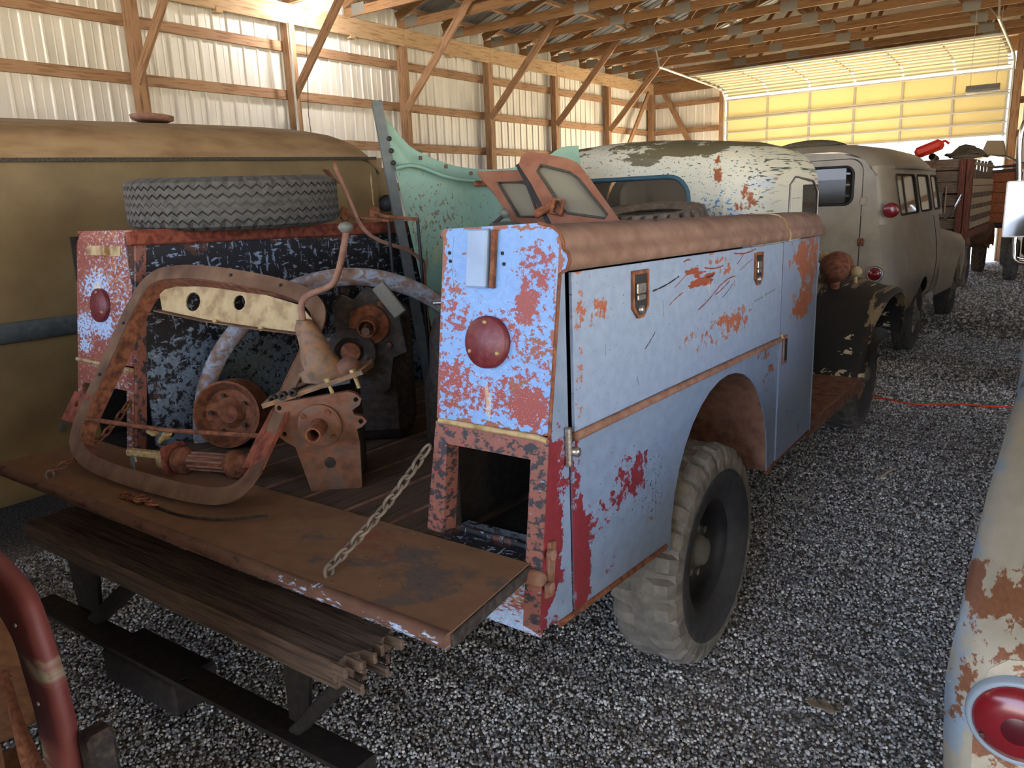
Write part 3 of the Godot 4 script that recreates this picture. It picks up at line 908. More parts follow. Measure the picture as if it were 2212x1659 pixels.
	for b in [Vector3(XL + 0.35, bc + 0.03, 0), Vector3(bx[0], bc, 0), Vector3(bx[1], bc, 0), Vector3(bx[2], bc, 0), Vector3(-0.69, bc, 0), Vector3(bx[3], bc, 0), Vector3(XL + 4.2, bc, 0)]:
		for s in [-1, 1]:
			beam("gusset_plate", b + Vector3(-0.14, 0.0, s * 0.021), b + Vector3(0.14, 0.0, s * 0.021), 0.003, 0.16, M.plate, proto)
	for p in tp:
		beam("gusset_plate", p + Vector3(-0.09, -0.02, 0.021), p + Vector3(0.09, -0.02, 0.021), 0.003, 0.14, M.plate, proto)
	proto.position.z = posts[0] + 0.35
	for i in range(1, 20):
		var t := proto.duplicate()
		ce.add_child(t, true)
		t.position.z = posts[0] + 0.0 + 1.22 * i
	# overhead door, half raised on its tracks
	var dr := structure("door_1", "half raised overhead door of yellow translucent panels in metal frames")
	var xs := [-7.74, -6.71, -5.69, -4.67, -3.65, -2.63, -1.62]
	var ys := [2.71, 2.96, 3.22, 3.54, 4.02]
	var zd := ZB + 0.16
	for c in 6:
		for r in 4:
			var st2 := S()
			box(st2, Vector3((xs[c] + xs[c + 1]) / 2, (ys[r] + ys[r + 1]) / 2, zd), Vector3(xs[c + 1] - xs[c] - 0.04, ys[r + 1] - ys[r] - 0.03, 0.004))
			obj("pane", st2, M.pane, dr)
	for i in 7:
		beam("stile", Vector3(xs[i], 2.66, zd + 0.005), Vector3(xs[i], 4.05, zd + 0.005), 0.05, 0.04, M.rail, dr, Vector3.BACK)
	for r in 5:
		beam("rail", Vector3(xs[0] - 0.05, ys[r], zd + 0.012), Vector3(xs[6] + 0.05, ys[r], zd + 0.012), 0.05, 0.045 if r != 2 else 0.03, M.rail, dr)
		if r == 3:
			beam("rail", Vector3(xs[0] - 0.05, ys[r] + 0.06, zd + 0.012), Vector3(xs[6] + 0.05, ys[r] + 0.06, zd + 0.012), 0.05, 0.03, M.rail, dr)
	# sections on the bend and along the roof
	var bend := [Vector3(0, 4.05, zd), Vector3(0, 4.20, zd + 0.12), Vector3(0, 4.30, zd + 0.55), Vector3(0, 4.34, zd + 1.15), Vector3(0, 4.37, zd + 1.75), Vector3(0, 4.40, zd + 2.35)]
	for s in 5:
		var a: Vector3 = bend[s]
		var b: Vector3 = bend[s + 1]
		var d := (b - a).normalized()
		for c in 6:
			var st3 := S()
			box(st3, Vector3((xs[c] + xs[c + 1]) / 2, (a.y + b.y) / 2, (a.z + b.z) / 2), Vector3(xs[c + 1] - xs[c] - 0.04, 0.004, a.distance_to(b) - 0.03), Basis(Vector3.RIGHT, Vector3(0, d.z, -d.y), Vector3(0, d.y, d.z)))
			obj("pane", st3, M.pane, dr)
		beam("rail", Vector3(xs[0] - 0.05, b.y - 0.02, b.z), Vector3(xs[6] + 0.05, b.y - 0.02, b.z), 0.05, 0.05, M.rail, dr)
		beam("rail", Vector3(xs[0] - 0.05, (a.y + b.y) / 2 - 0.02, (a.z + b.z) / 2), Vector3(xs[6] + 0.05, (a.y + b.y) / 2 - 0.02, (a.z + b.z) / 2), 0.03, 0.03, M.rail, dr)
	for x in [xs[0] - 0.08, xs[6] + 0.08]:
		var st4 := S()
		tube(st4, [Vector3(x, 0, zd + 0.03), Vector3(x, 4.0, zd + 0.03), Vector3(x, 4.14, zd + 0.07), Vector3(x, 4.24, zd + 0.2), Vector3(x, 4.29, zd + 0.5), Vector3(x, 4.42, zd + 3.9)], 0.028, 8)
		obj("track", st4, M.rail, dr)
		beam("track_angle", Vector3(x + (0.05 if x > -4 else -0.05), 0, zd + 0.01), Vector3(x + (0.05 if x > -4 else -0.05), 4.0, zd + 0.01), 0.08, 0.02, M.galv, dr, Vector3.BACK)
		beam("track_hanger", Vector3(x, 4.42, zd + 3.85), Vector3(x, 4.75, zd + 4.05), 0.03, 0.01, M.galv, dr)
		beam("track_hanger", Vector3(x, 4.42, zd + 3.85), Vector3(x - 0.25, 4.75, zd + 3.5), 0.03, 0.01, M.galv, dr)
	# bright lamps along the posts of the left wall: the one in view and the next one towards the viewer
	barn_lamp("glaring white bulb lamp beside the second post of the wall", Vector3(-9.30, 4.40, -8.27), 0.9)
	barn_lamp("white bulb lamp on the wall behind the tan van, out of view", Vector3(-9.30, 4.40, -0.8), 3.2)
	var hf := thing("shop_light", "unlit tube light fixture hanging before the raised yellow door", "light fixture", Vector3(-1.73, 3.27, -17.0))
	st = S()
	var hood := []
	for x in [-0.26, 0.26]:
		hood.append(PackedVector3Array([O + Vector3(x, 0.02, 0.11), O + Vector3(x, 0.06, 0.10), O + Vector3(x, 0.14, 0.04), O + Vector3(x, 0.14, -0.04), O + Vector3(x, 0.06, -0.10), O + Vector3(x, 0.02, -0.11)]))
	loft(st, hood, true, true, -1, false)
	obj("hood", st, M.galv, hf)
	for z in [-0.05, 0.05]:
		st = S()
		tube(st, [O + Vector3(-0.25, 0.012, z), O + Vector3(0.25, 0.012, z)], 0.014, 8)
		obj("tube", st, flatm(C("e8e6df"), 0.4), hf)
	for x in [-0.2, 0.2]:
		st = S()
		tube(st, [O + Vector3(x, 0.14, 0), O + Vector3(x, 1.40, 0)], 0.004, 5)
		obj("hanger_wire", st, M.galv, hf)
	var cd := thing("conduit_pipe", "thin pale upright conduit pipe beside the lamp post", "pipe", Vector3(-9.72, 0, -8.06))
	st = S()
	tube(st, [O, O + Vector3(0.02, 4.35, -0.02)], 0.022, 8)
	obj("pipe", st, M.galv, cd)
	var wc := thing("hanging_wire", "dark wire hanging down the wall right of the lamp", "wire", Vector3(-9.7, 2.6, -8.32))
	st = S()
	tube(st, [O, O + Vector3(0.0, 0.5, 0.03), O + Vector3(0.03, 1.1, 0.0), O + Vector3(0.1, 1.8, 0.0)], 0.006, 5)
	obj("wire", st, M.black, wc)

func barn_lamp(label: String, at: Vector3, power: float):
	var lamp := thing("barn_lamp", label, "lamp", at, "barn lamps")
	var st := S()
	lathe(st, [Vector2(0, 0.0), Vector2(0.045, 0.02), Vector2(0.07, 0.07), Vector2(0.07, 0.11), Vector2(0.05, 0.16), Vector2(0.028, 0.19)], Transform3D(Basis.IDENTITY, O), 16)
	var bm := flatm(C("fff8ea"), 0.4)
	bm.emission_enabled = true
	bm.emission = C("f4f0ff")
	bm.emission_energy_multiplier = 30.0
	obj("bulb", st, bm, lamp)
	st = S()
	lathe(st, [Vector2(0.028, 0.19), Vector2(0.03, 0.24), Vector2(0.0, 0.245)], Transform3D(Basis.IDENTITY, O), 14)
	obj("lamp_holder", st, M.galv, lamp)
	st = S()
	box(st, O + Vector3(-0.22, 0.25, 0), Vector3(0.55, 0.03, 0.05))
	obj("lamp_arm", st, M.galv, lamp)
	var li := OmniLight3D.new()
	li.name = "lamp_light"
	li.light_color = C("fbf3e6")
	li.light_energy = power
	li.omni_range = 40
	li.omni_attenuation = 2
	li.light_size = 0.07
	li.shadow_enabled = true
	lamp.add_child(li)
	li.position = Vector3(0, 0.09, 0)

# ---------------------------------------------------------------- tyres and wheels
# a tyre turned about its axle (axis towards its outer side); kind: "bar" (field lugs) or "zigzag" (worn road tread)
func tyre(st: SurfaceTool, c: Vector3, axis: Vector3, R: float, w: float, bead: float, kind: String, lugs := 40):
	var f := along(c, axis)
	var rings := []
	var sub := 6
	var n := lugs * sub
	for j in n:
		var t := TAU * j / n
		var prof := []   # (axial, radius), from the outer bead round to the inner bead and back inside
		var h := w / 2.0
		var on := (j % sub) < 4
		var on2 := ((j + sub / 2) % sub) < 4
		if kind == "bar":
			var d1 := R if on else R - 0.026
			var d2 := R if on2 else R - 0.026
			var mid := R - 0.006 if (on or on2) else R - 0.016
			prof = [Vector2(h * 0.72, bead), Vector2(h * 0.94, bead + (R - bead) * 0.25), Vector2(h * 1.02, bead + (R - bead) * 0.55), Vector2(h * 1.0 if on else h * 0.95, R - (R - bead) * 0.24), Vector2(h * 0.86 if on else h * 0.80, d1 - 0.012), Vector2(h * 0.5, d1), Vector2(h * 0.2, mid), Vector2(-h * 0.2, mid), Vector2(-h * 0.5, d2), Vector2(-h * 0.86 if on2 else -h * 0.80, d2 - 0.012), Vector2(-h * 1.0 if on2 else -h * 0.95, R - (R - bead) * 0.24), Vector2(-h * 1.02, bead + (R - bead) * 0.55), Vector2(-h * 0.72, bead)]
		else:
			var zz := absf(float(j % 4) - 2.0) / 2.0 * 0.014 - 0.007
			prof = [Vector2(h * 0.7, bead), Vector2(h * 0.98, bead + (R - bead) * 0.3), Vector2(h * 1.0, bead + (R - bead) * 0.65), Vector2(h * 0.93 if on else h * 0.90, R - 0.030 if on else R - 0.042), Vector2(h * 0.82, R - 0.006 if on else R - 0.016)]
			for k in 5:
				var x := h * (0.62 - 0.31 * k) + zz
				var deep := 0.010 if k != 2 else 0.004
				prof.append_array([Vector2(x + 0.004, R), Vector2(x + 0.0025, R - deep), Vector2(x - 0.0025, R - deep), Vector2(x - 0.004, R)])
			prof.append_array([Vector2(-h * 0.82, R - 0.006 if on2 else R - 0.016), Vector2(-h * 0.93 if on2 else -h * 0.90, R - 0.030 if on2 else R - 0.042), Vector2(-h, bead + (R - bead) * 0.65), Vector2(-h * 0.98, bead + (R - bead) * 0.3), Vector2(-h * 0.7, bead)])
		prof.append_array([Vector2(-h * 0.62, bead + 0.012), Vector2(-h * 0.8, R - 0.05), Vector2(h * 0.8, R - 0.05), Vector2(h * 0.62, bead + 0.012)])
		var rg := PackedVector3Array()
		for p in prof:
			rg.append(f * Vector3(p.y * cos(t), p.x, p.y * sin(t)))
		rings.append(rg)
	rings.append(rings[0])
	loft(st, rings, true, false, -1, true)

func wheel(parent: Node3D, c: Vector3, axis: Vector3, R: float, w: float, bead: float, kind: String, rubber: Material, rim: Material, inset: float, lugs := 40):
	var wh := node("wheel", parent)
	var st := S()
	tyre(st, c, axis, R, w, bead, kind, lugs)
	obj("tread", st, rubber, wh)
	st = S()
	var hw := w / 2.0
	var sw := (R - bead) / 0.197
	lathe(st, [Vector2(bead - 0.008, hw * 0.66), Vector2(bead + 0.004, hw * 0.80), Vector2(bead + 0.02 * sw, hw * 0.90), Vector2(bead + 0.055 * sw, hw * 0.985), Vector2(bead + 0.095 * sw, hw * 1.035), Vector2(bead + 0.108 * sw, hw * 1.03), Vector2(bead + 0.112 * sw, hw * 0.98)], along(c, axis), 40)
	obj("sidewall", st, M.sidewall, wh)
	st = S()
	var f := along(c, axis)
	var h := w / 2.0
	lathe(st, [Vector2(bead + 0.012, h * 0.78), Vector2(bead + 0.006, h * 0.70), Vector2(bead - 0.012, h * 0.66), Vector2(bead - 0.03, h * 0.35), Vector2(bead - 0.035, h * 0.8 - inset), Vector2(bead - 0.07, h * 0.7 - inset - 0.01), Vector2(0.10, h * 0.7 - inset + 0.01), Vector2(0.0, h * 0.7 - inset + 0.012)], f, 32)
	lathe(st, [Vector2(bead - 0.03, h * 0.35), Vector2(bead - 0.012, -h * 0.66), Vector2(bead + 0.006, -h * 0.7)], f, 32)
	obj("rim", st, rim, wh)
	st = S()
	var y0 := h * 0.7 - inset
	lathe(st, [Vector2(0.112, y0 - 0.004), Vector2(0.108, y0 + 0.018), Vector2(0.062, y0 + 0.024), Vector2(0.056, y0 + 0.055), Vector2(0.045, y0 + 0.075), Vector2(0, y0 + 0.08)], f, 20, true)
	obj("hub", st, M.knob, wh)
	for k in 8:
		var t := TAU * k / 8.0
		var sb := S()
		bolt(sb, f * Vector3(0.085 * cos(t), y0 + 0.012, 0.085 * sin(t)), axis, 0.014, 0.036)
		obj("wheel_nut", sb, M.dullchrome, wh)
	return wh

# links laid along a line of points
func chain(called: String, parent: Node3D, a: Vector3, b: Vector3, sag: float, n: int, m: Material):
	var ch := node(called, parent)
	var pts := []
	for i in n + 1:
		var t := float(i) / n
		pts.append(a.lerp(b, t) - Vector3(0, sag * 4.0 * t * (1.0 - t), 0))
	for i in n:
		var d: Vector3 = pts[i + 1] - pts[i]
		var l := d.length() * 0.5 + 0.006
		var z := d.normalized()
		var s := Vector3.UP.cross(z).normalized()
		if i % 2 == 1:
			s = z.cross(s)
		var c: Vector3 = (pts[i] + pts[i + 1]) / 2.0
		var loop := []
		for k in 12:
			var t := TAU * k / 12.0
			loop.append(c + z * cos(t) * l + s * sin(t) * 0.011)
		var st := S()
		tube(st, loop, 0.0042, 6, false, true, 1.0, z.cross(s))
		obj("chain_link", st, m, ch)

func zr(y: float) -> float: # the leaning rear plane of the service boxes
	return -1.2835 - 0.147 * y

const XO := -0.96
const XI := -1.306

func taillight(parent: Node3D, c: Vector3, r: float):
	var nrm := Vector3(0, 0.147, 1).normalized()
	var tl := node("taillight", parent)
	var st := S()
	lathe(st, [Vector2(r + 0.004, 0), Vector2(r + 0.004, 0.016), Vector2(r - 0.002, 0.018), Vector2(r * 0.7, 0.025), Vector2(0, 0.030)], along(c, nrm), 32)
	obj("lens", st, M.lensdusty, tl)
	for k in 3:
		var t := TAU * k / 3.0 + PI / 6.0 + (PI / 3.0)
		var f := along(c, nrm)
		var p := c + Vector3(cos(t), sin(t), 0) * (r * 0.8)
		var sb := S()
		lathe(sb, [Vector2(0.005, 0.016), Vector2(0.005, 0.026), Vector2(0, 0.028)], along(p + Vector3(0, 0, -0.147 * (p.y - c.y)), nrm), 8)
		obj("screw", sb, M.brass, tl)

func latch(parent: Node3D, y: float, z: float, hgt: float, wid: float):
	# recessed paddle latch: pan with a rim, a folding handle and a lock
	var lt := node("door_latch", parent)
	var f := xf(Vector3(XO + 0.009, y, z), Vector3(0, 0, -1), Vector3.UP)
	var w := wid / 2.0
	var h := hgt / 2.0
	var outer := [Vector2(-w, h), Vector2(-w, -h * 0.55), Vector2(-w * 0.35, -h), Vector2(w * 0.35, -h), Vector2(w, -h * 0.55), Vector2(w, h)]
	var inner := [Vector2(-w * 0.8, h * 0.85), Vector2(-w * 0.8, -h * 0.5), Vector2(-w * 0.3, -h * 0.85), Vector2(w * 0.3, -h * 0.85), Vector2(w * 0.8, -h * 0.5), Vector2(w * 0.8, h * 0.85)]
	var st := S()
	plate(st, outer, 0.010, f, [inner])
	obj("rim", st, M.rust, lt)
	st = S()
	plate(st, inner, 0.003, f.translated_local(Vector3(0, 0, -0.001)))
	obj("pan", st, M.black, lt)
	st = S()
	box(st, f * Vector3(0, h * 0.25, 0.004), Vector3(0.008, hgt * 0.22, wid * 0.55), Basis.IDENTITY, 0.002)
	box(st, f * Vector3(0, -h * 0.12, 0.004), Vector3(0.008, hgt * 0.12, wid * 0.5), Basis.IDENTITY, 0.002)
	obj("handle", st, M.dullchrome, lt)
	st = S()
	lathe(st, [Vector2(0.013, 0), Vector2(0.013, 0.01), Vector2(0, 0.012)], along(f * Vector3(0, -h * 0.66, 0.0), Vector3.RIGHT), 12)
	obj("lock", st, M.dullchrome, lt)

func build_truck():
	var T := thing("service_truck", "old blue service-body truck with flaking red and rusty paint, tailgate down", "truck", Vector3(-2.08, 0, -2.5))
	var up := Vector3(0, 1, 0)
	shear = true
	# ------------------------------------------------ right-hand box
	var B := node("service_box", T)
	var rear := xf(Vector3(0, 0, -1.2835), Vector3.RIGHT, Vector3(0, 1, -0.147))
	var ky := sqrt(1.0 + 0.147 * 0.147)
	var st := S()
	var top := 1.604
	var ol := [Vector2(XI, 1.128 * ky), Vector2(XO, 1.128 * ky)]
	for p in [Vector2(-0.955, 1.50), Vector2(-0.936, 1.510), Vector2(-0.930, 1.532), Vector2(-0.936, 1.547), Vector2(-0.948, 1.556), Vector2(-0.951, 1.572), Vector2(-0.961, 1.592), Vector2(-0.983, 1.607), Vector2(-1.02, 1.614)]:
		ol.append(Vector2(p.x, p.y * ky))
	ol.append(Vector2(XI, top * ky))
	plate(st, ol, 0.006, rear)
	obj("rear_panel", st, M.rearR, B, [Vector3(XI, 1.604, 0), Vector3(XO - XI, 0, 0), Vector3(0, -0.476, 0)])
	st = S()
	# rounded bead along the outer edge of the rear panel
	var edge := []
	for p in ol.slice(1, 11):
		edge.append(rear * Vector3(p.x, p.y, 0.002))
	tube(st, edge, 0.0045, 6)
	obj("edge_bead", st, M.rust, B)
	st = S()
	box(st, rear * Vector3(-1.182, 1.531 * ky, 0.014), Vector3(0.062, 0.140, 0.024), rear.basis, 0.004)
	obj("bracket", st, M.bluegrey, B)
	st = S()
	box(st, rear * Vector3(-1.140, 1.531 * ky, 0.010), Vector3(0.012, 0.140, 0.016), rear.basis, 0.003)
	obj("bracket_channel", st, M.rust, B)
	for p in [Vector2(-1.283, 1.545), Vector2(-1.279, 1.525), Vector2(-1.118, 1.545), Vector2(-1.112, 1.52)]:
		st = S()
		lathe(st, [Vector2(0.0045, 0), Vector2(0.0045, 0.004), Vector2(0, 0.004)], along(rear * Vector3(p.x, p.y * ky, 0.002), Vector3(0, 0.147, 1)), 8)
		obj("screw_hole", st, M.black, B)
	taillight(B, Vector3(-1.147, 1.333, zr(1.333) + 0.002), 0.060)
	# ledge and door frame of the rear compartment
	st = S()
	tube(st, [rear * Vector3(XI + 0.01, 1.122 * ky, 0.004), rear * Vector3(XO - 0.025, 1.122 * ky, 0.010), rear * Vector3(XO - 0.005, 1.117 * ky, 0.004)], 0.008, 6)
	obj("drip_ledge", st, M.cream, B)
	st = S()
	plate(st, [Vector2(XI - 0.018, 0.832 * ky), Vector2(XI + 0.038, 0.832 * ky), Vector2(XI + 0.038, 1.066 * ky), Vector2(-1.006, 1.066 * ky), Vector2(-1.006, 0.66 * ky), Vector2(XO, 0.655 * ky), Vector2(XO, 1.120 * ky), Vector2(XI - 0.002, 1.120 * ky)], 0.008, rear)
	obj("door_frame", st, M.jamb, B, [Vector3(XI, 1.13, 0), Vector3(0.35, 0, 0), Vector3(0, -0.45, 0)])
	st = S()
	box(st, Vector3(XI + 0.026, 0.95, zr(0.95) - 0.024), Vector3(0.022, 0.236, 0.045), Basis(Vector3.RIGHT, -0.146))
	obj("frame_return", st, M.jamb, B, [Vector3(XI, 1.13, 0), Vector3(0.25, 0, 0.3), Vector3(0, -0.45, 0)])
	st = S()
	box(st, Vector3(-1.009, 0.94, zr(0.94) - 0.020), Vector3(0.006, 0.25, 0.035), Basis(Vector3.RIGHT, -0.146))
	obj("frame_return", st, M.jamb, B, [Vector3(XI, 1.13, 0), Vector3(0.25, 0, 0.3), Vector3(0, -0.45, 0)])
	st = S()
	plate(st, [Vector2(XI - 0.02, 0.648 * ky), Vector2(XO, 0.64 * ky), Vector2(XO, 0.80 * ky), Vector2(XI - 0.02, 0.80 * ky)], 0.006, rear.translated_local(Vector3(0, 0, -0.008)))
	obj("lower_rear_panel", st, M.rearL, B, [Vector3(XI, 0.9, 0), Vector3(0.5, 0, 0), Vector3(0, -0.35, 0)])
	st = S()
	box(st, Vector3((XI + XO) / 2, 0.812, -1.47), Vector3(XO - XI - 0.02, 0.006, 0.14))
	tube(st, [Vector3(XI + 0.03, 0.822, -1.47), Vector3(XO - 0.05, 0.822, -1.47)], 0.010, 6)
	obj("sill", st, M.innerL, B, [Vector3(XI, 0, -1.5), Vector3(1.4, 0, 0), Vector3(0, 0, 0.5)])
	st = S()
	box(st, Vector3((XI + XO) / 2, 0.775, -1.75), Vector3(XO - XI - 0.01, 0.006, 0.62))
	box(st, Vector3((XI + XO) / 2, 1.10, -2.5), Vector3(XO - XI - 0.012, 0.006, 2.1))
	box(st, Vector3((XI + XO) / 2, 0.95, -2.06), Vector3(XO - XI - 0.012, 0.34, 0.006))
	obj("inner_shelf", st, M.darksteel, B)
	# outer side: rear corner strip, lower skirt with the wheel arch, lifting door, front door
	st = S()
	var sidef := xf(Vector3(XO, 0, 0), Vector3(0, 0, -1), Vector3.UP)   # local x = -z, y = y, +z = outwards
	plate(st, [Vector2(-zr(0.66), 0.655), Vector2(1.530, 0.640), Vector2(1.530, 1.508), Vector2(-zr(1.52) - 0.002, 1.53)], 0.005, sidef.translated_local(Vector3(0, 0, -0.002)))
	obj("corner_strip", st, M.sideLow, B, [Vector3(0, 1.508, -1.36), Vector3(0, 0, -2.6), Vector3(0, -0.9, 0)])
	st = S()
	var skirt := [Vector2(1.540, 0.636), Vector2(1.540, 1.090), Vector2(3.144, 1.108), Vector2(3.144, 0.588), Vector2(3.052, 0.570)]
	var arc := []
	for k in 19:
		var t := PI * k / 18.0
		arc.append(Vector2(2.585 + 0.467 * cos(t), 0.575 + 0.492 * pow(sin(t), 0.9)))
	for p in arc:
		skirt.append(p)
	skirt.append(Vector2(2.085, 0.612))
	plate(st, skirt, 0.005, sidef.translated_local(Vector3(0, 0, -0.001)))
	obj("side_skirt", st, M.sideLow, B, [Vector3(0, 1.12, -1.54), Vector3(0, 0, -1.65), Vector3(0, -0.55, 0)])
	# turned-in flange and liner of the wheel arch
	st = S()
	var liner := []
	for x in [XO - 0.004, XO - 0.06, XO - 0.2, XI]:
		var row := PackedVector3Array()
		for p in arc:
			row.append(Vector3(x, p.y, -p.x))
		liner.append(row)
	loft(st, liner, false, false, 1, true)
	box(st, Vector3(XI + 0.01, 0.85, -2.58), Vector3(0.012, 0.55, 1.0))
	obj("wheel_arch_liner", st, M.rustdust, B)
	st = S()
	var bead := [Vector3(XO, 0.636, -1.47), Vector3(XO, 0.610, -2.085)]
	tube(st, bead, 0.010, 6)
	obj("bottom_roll", st, M.rust, B)
	st = S()
	tube(st, [Vector3(XO, 0.566, -3.05), Vector3(XO, 0.586, -3.15), Vector3(XO, 0.606, -3.64)], 0.010, 6)
	obj("bottom_roll", st, M.rust, B)
	st = S()
	plate(st, [Vector2(1.549, 1.114), Vector2(3.138, 1.120), Vector2(3.138, 1.498), Vector2(1.549, 1.500)], 0.008, sidef.translated_local(Vector3(0, 0, 0.003)))
	var dn := obj("compartment_door", st, M.sideDoor, B, [Vector3(0, 1.503, -1.546), Vector3(0, 0, -1.594), Vector3(0, -0.39, 0)])
	st = S()
	tube(st, [Vector3(XO + 0.010, 1.104, -1.545), Vector3(XO + 0.012, 1.110, -2.3), Vector3(XO + 0.010, 1.112, -3.13)], 0.012, 8)
	obj("hinge_rod", st, M.rustdust, B)
	st = S()
	tube(st, [Vector3(XO + 0.010, 1.112, -3.12), Vector3(XO + 0.014, 1.118, -3.145), Vector3(XO + 0.008, 1.135, -3.142)], 0.008, 6)
	obj("hinge_hook", st, M.cream, B)
	st = S()
	plate(st, [Vector2(3.150, 0.590), Vector2(3.640, 0.606), Vector2(3.655, 1.505), Vector2(3.150, 1.500)], 0.008, sidef.translated_local(Vector3(0, 0, 0.002)))
	obj("front_door", st, M.sideFront, B, [Vector3(0, 1.503, -3.15), Vector3(0, 0, -0.5), Vector3(0, -0.92, 0)])
	st = S()
	box(st, Vector3(XO - 0.004, 1.055, -3.662), Vector3(0.020, 0.90, 0.010))
	obj("front_edge_trim", st, M.bluegrey, B)
	latch(B, 1.417, -1.893, 0.128, 0.095)
	latch(B, 1.418, -2.846, 0.118, 0.085)
	st = S()
	box(st, Vector3(XO + 0.010, 1.062, -3.205), Vector3(0.006, 0.12, 0.05), Basis.IDENTITY, 0.002)
	obj("latch_pan", st, M.rustdust, B)
	st = S()
	box(st, Vector3(XO + 0.0135, 1.062, -3.205), Vector3(0.003, 0.09, 0.028), Basis.IDENTITY, 0.001)
	obj("latch_slot", st, M.black, B)
	st = S()
	box(st, Vector3(XO + 0.008, 1.085, -1.518), Vector3(0.016, 0.10, 0.016), Basis.IDENTITY, 0.004)
	lathe(st, [Vector2(0.012, 0), Vector2(0.012, 0.018), Vector2(0, 0.02)], along(Vector3(XO + 0.008, 1.07, -1.535), Vector3.RIGHT), 10)
	obj("door_catch", st, M.dullchrome, B)
	# lid along the top, its outer edge rolled over
	st = S()
	var sec := [Vector2(XI - 0.015, 1.585), Vector2(XI - 0.015, 1.602), Vector2(-1.10, 1.610), Vector2(-1.02, 1.610), Vector2(-0.985, 1.603), Vector2(-0.963, 1.588), Vector2(-0.953, 1.568), Vector2(-0.950, 1.553), Vector2(-0.938, 1.545), Vector2(-0.932, 1.530), Vector2(-0.936, 1.508), Vector2(-0.948, 1.505), Vector2(-0.960, 1.54), Vector2(-0.985, 1.580), Vector2(-1.03, 1.595)]
	var rr := []
	for z in [-1.515, -2.2, -2.9, -3.15, -3.16, -3.69]:
		var r := PackedVector3Array()
		for p in sec:
			r.append(Vector3(p.x, p.y + (0.002 if z < -3.155 else 0.0), z if z != -1.515 else zr(p.y) - 0.004))
		rr.append(r)
	loft(st, rr, true, true, 1, true)
	obj("lid", st, M.lid, B)
	st = S()
	var seam := []
	for p in sec.slice(2, 11):
		seam.append(Vector3(p.x + 0.002, p.y + 0.002, -3.158))
	strip(st, seam, Vector3(0.7, 0.7, 0), 0.012, 0.004)
	obj("lid_seam", st, M.cream, B)
	st = S()
	lathe(st, [Vector2(0.006, 0), Vector2(0.006, 0.002), Vector2(0, 0.002)], along(Vector3(-0.995, 1.606, -2.08), Vector3(0.5, 1, 0)), 8)
	obj("lid_hole", st, M.black, B)
	st = S()
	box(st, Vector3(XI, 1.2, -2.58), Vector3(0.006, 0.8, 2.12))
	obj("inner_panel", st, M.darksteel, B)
	# tailgate hinge plate on the corner
	st = S()
	box(st, Vector3(XO + 0.003, 0.80, -1.43), Vector3(0.012, 0.14, 0.03), Basis(Vector3.RIGHT, -0.146), 0.003)
	lathe(st, [Vector2(0.02, -0.03), Vector2(0.02, 0.012), Vector2(0.012, 0.022), Vector2(0, 0.024)], along(Vector3(XO - 0.01, 0.79, -1.39), Vector3.RIGHT), 12)
	obj("hinge_plate", st, M.castrust, B)
	for y in [0.845, 0.765]:
		st = S()
		bolt(st, Vector3(XO + 0.008, y, zr(y) - 0.012), Vector3.RIGHT, 0.014, 0.014)
		obj("hinge_bolt", st, M.rustdust, B)
	# ------------------------------------------------ left-hand box
	var A := node("service_box", T)
	var lx0 := -3.20
	var lx1 := -2.79
	st = S()
	ol = [Vector2(lx1, 1.128 * ky), Vector2(lx1, 1.62 * ky)]
	for k in 7:
		var t := PI / 2.0 * (1.0 + k / 6.0)
		ol.append(Vector2(lx0 + 0.07 + 0.07 * cos(t), (1.545 + 0.075 * sin(t)) * ky))
	ol.append(Vector2(lx0, 1.128 * ky))
	plate(st, ol, 0.006, rear)
	obj("rear_panel", st, M.rearL, A, [Vector3(lx0, 1.62, 0), Vector3(lx1 - lx0, 0, 0), Vector3(0, -0.5, 0)])
	st = S()
	tube(st, [rear * Vector3(lx0 - 0.012, 1.122 * ky, 0.0), rear * Vector3(lx1, 1.116 * ky, 0.008)], 0.008, 6)
	obj("drip_ledge", st, M.cream, A)
	st = S()
	plate(st, [Vector2(lx0, 0.65 * ky), Vector2(lx0 + 0.035, 0.65 * ky), Vector2(lx0 + 0.035, 1.035 * ky), Vector2(lx1 - 0.04, 1.035 * ky), Vector2(lx1 - 0.04, 0.80 * ky), Vector2(lx1, 0.80 * ky), Vector2(lx1, 1.12 * ky), Vector2(lx0, 1.12 * ky)], 0.008, rear)
	obj("door_frame", st, M.rearL, A, [Vector3(lx0, 1.13, 0), Vector3(0.6, 0, 0), Vector3(0, -0.6, 0)])
	st = S()
	box(st, Vector3((lx0 + lx1) / 2, 1.615, -2.6), Vector3(lx1 - lx0 + 0.03, 0.012, 2.15), Basis.IDENTITY, 0.004)
	box(st, Vector3(lx0 - 0.012, 1.56, -2.6), Vector3(0.014, 0.05, 2.15), Basis.IDENTITY, 0.004)
	obj("lid", st, M.rustred, A)
	st = S()
	box(st, Vector3(lx1, 1.20, -2.57), Vector3(0.008, 0.80, 2.16))
	obj("inner_panel", st, M.innerL, A, [Vector3(0, 1.60, -1.49), Vector3(0, 0, -2.16), Vector3(0, -0.80, 0)])
	st = S()
	box(st, Vector3(lx1 + 0.005, 1.20, zr(1.2) - 0.025), Vector3(0.014, 0.80, 0.045), Basis(Vector3.RIGHT, -0.146), 0.003)
	obj("corner_post", st, M.jamb, A, [Vector3(lx1, 1.6, -1.4), Vector3(0.1, 0, 0.2), Vector3(0, -0.8, 0)])
	st = S()
	box(st, Vector3(lx1 + 0.012, 1.590, -2.57), Vector3(0.03, 0.05, 2.16), Basis.IDENTITY, 0.006)
	obj("top_rail", st, M.rustred, A)
	st = S()
	box(st, Vector3(lx0, 1.1, -2.57), Vector3(0.006, 1.0, 2.16))
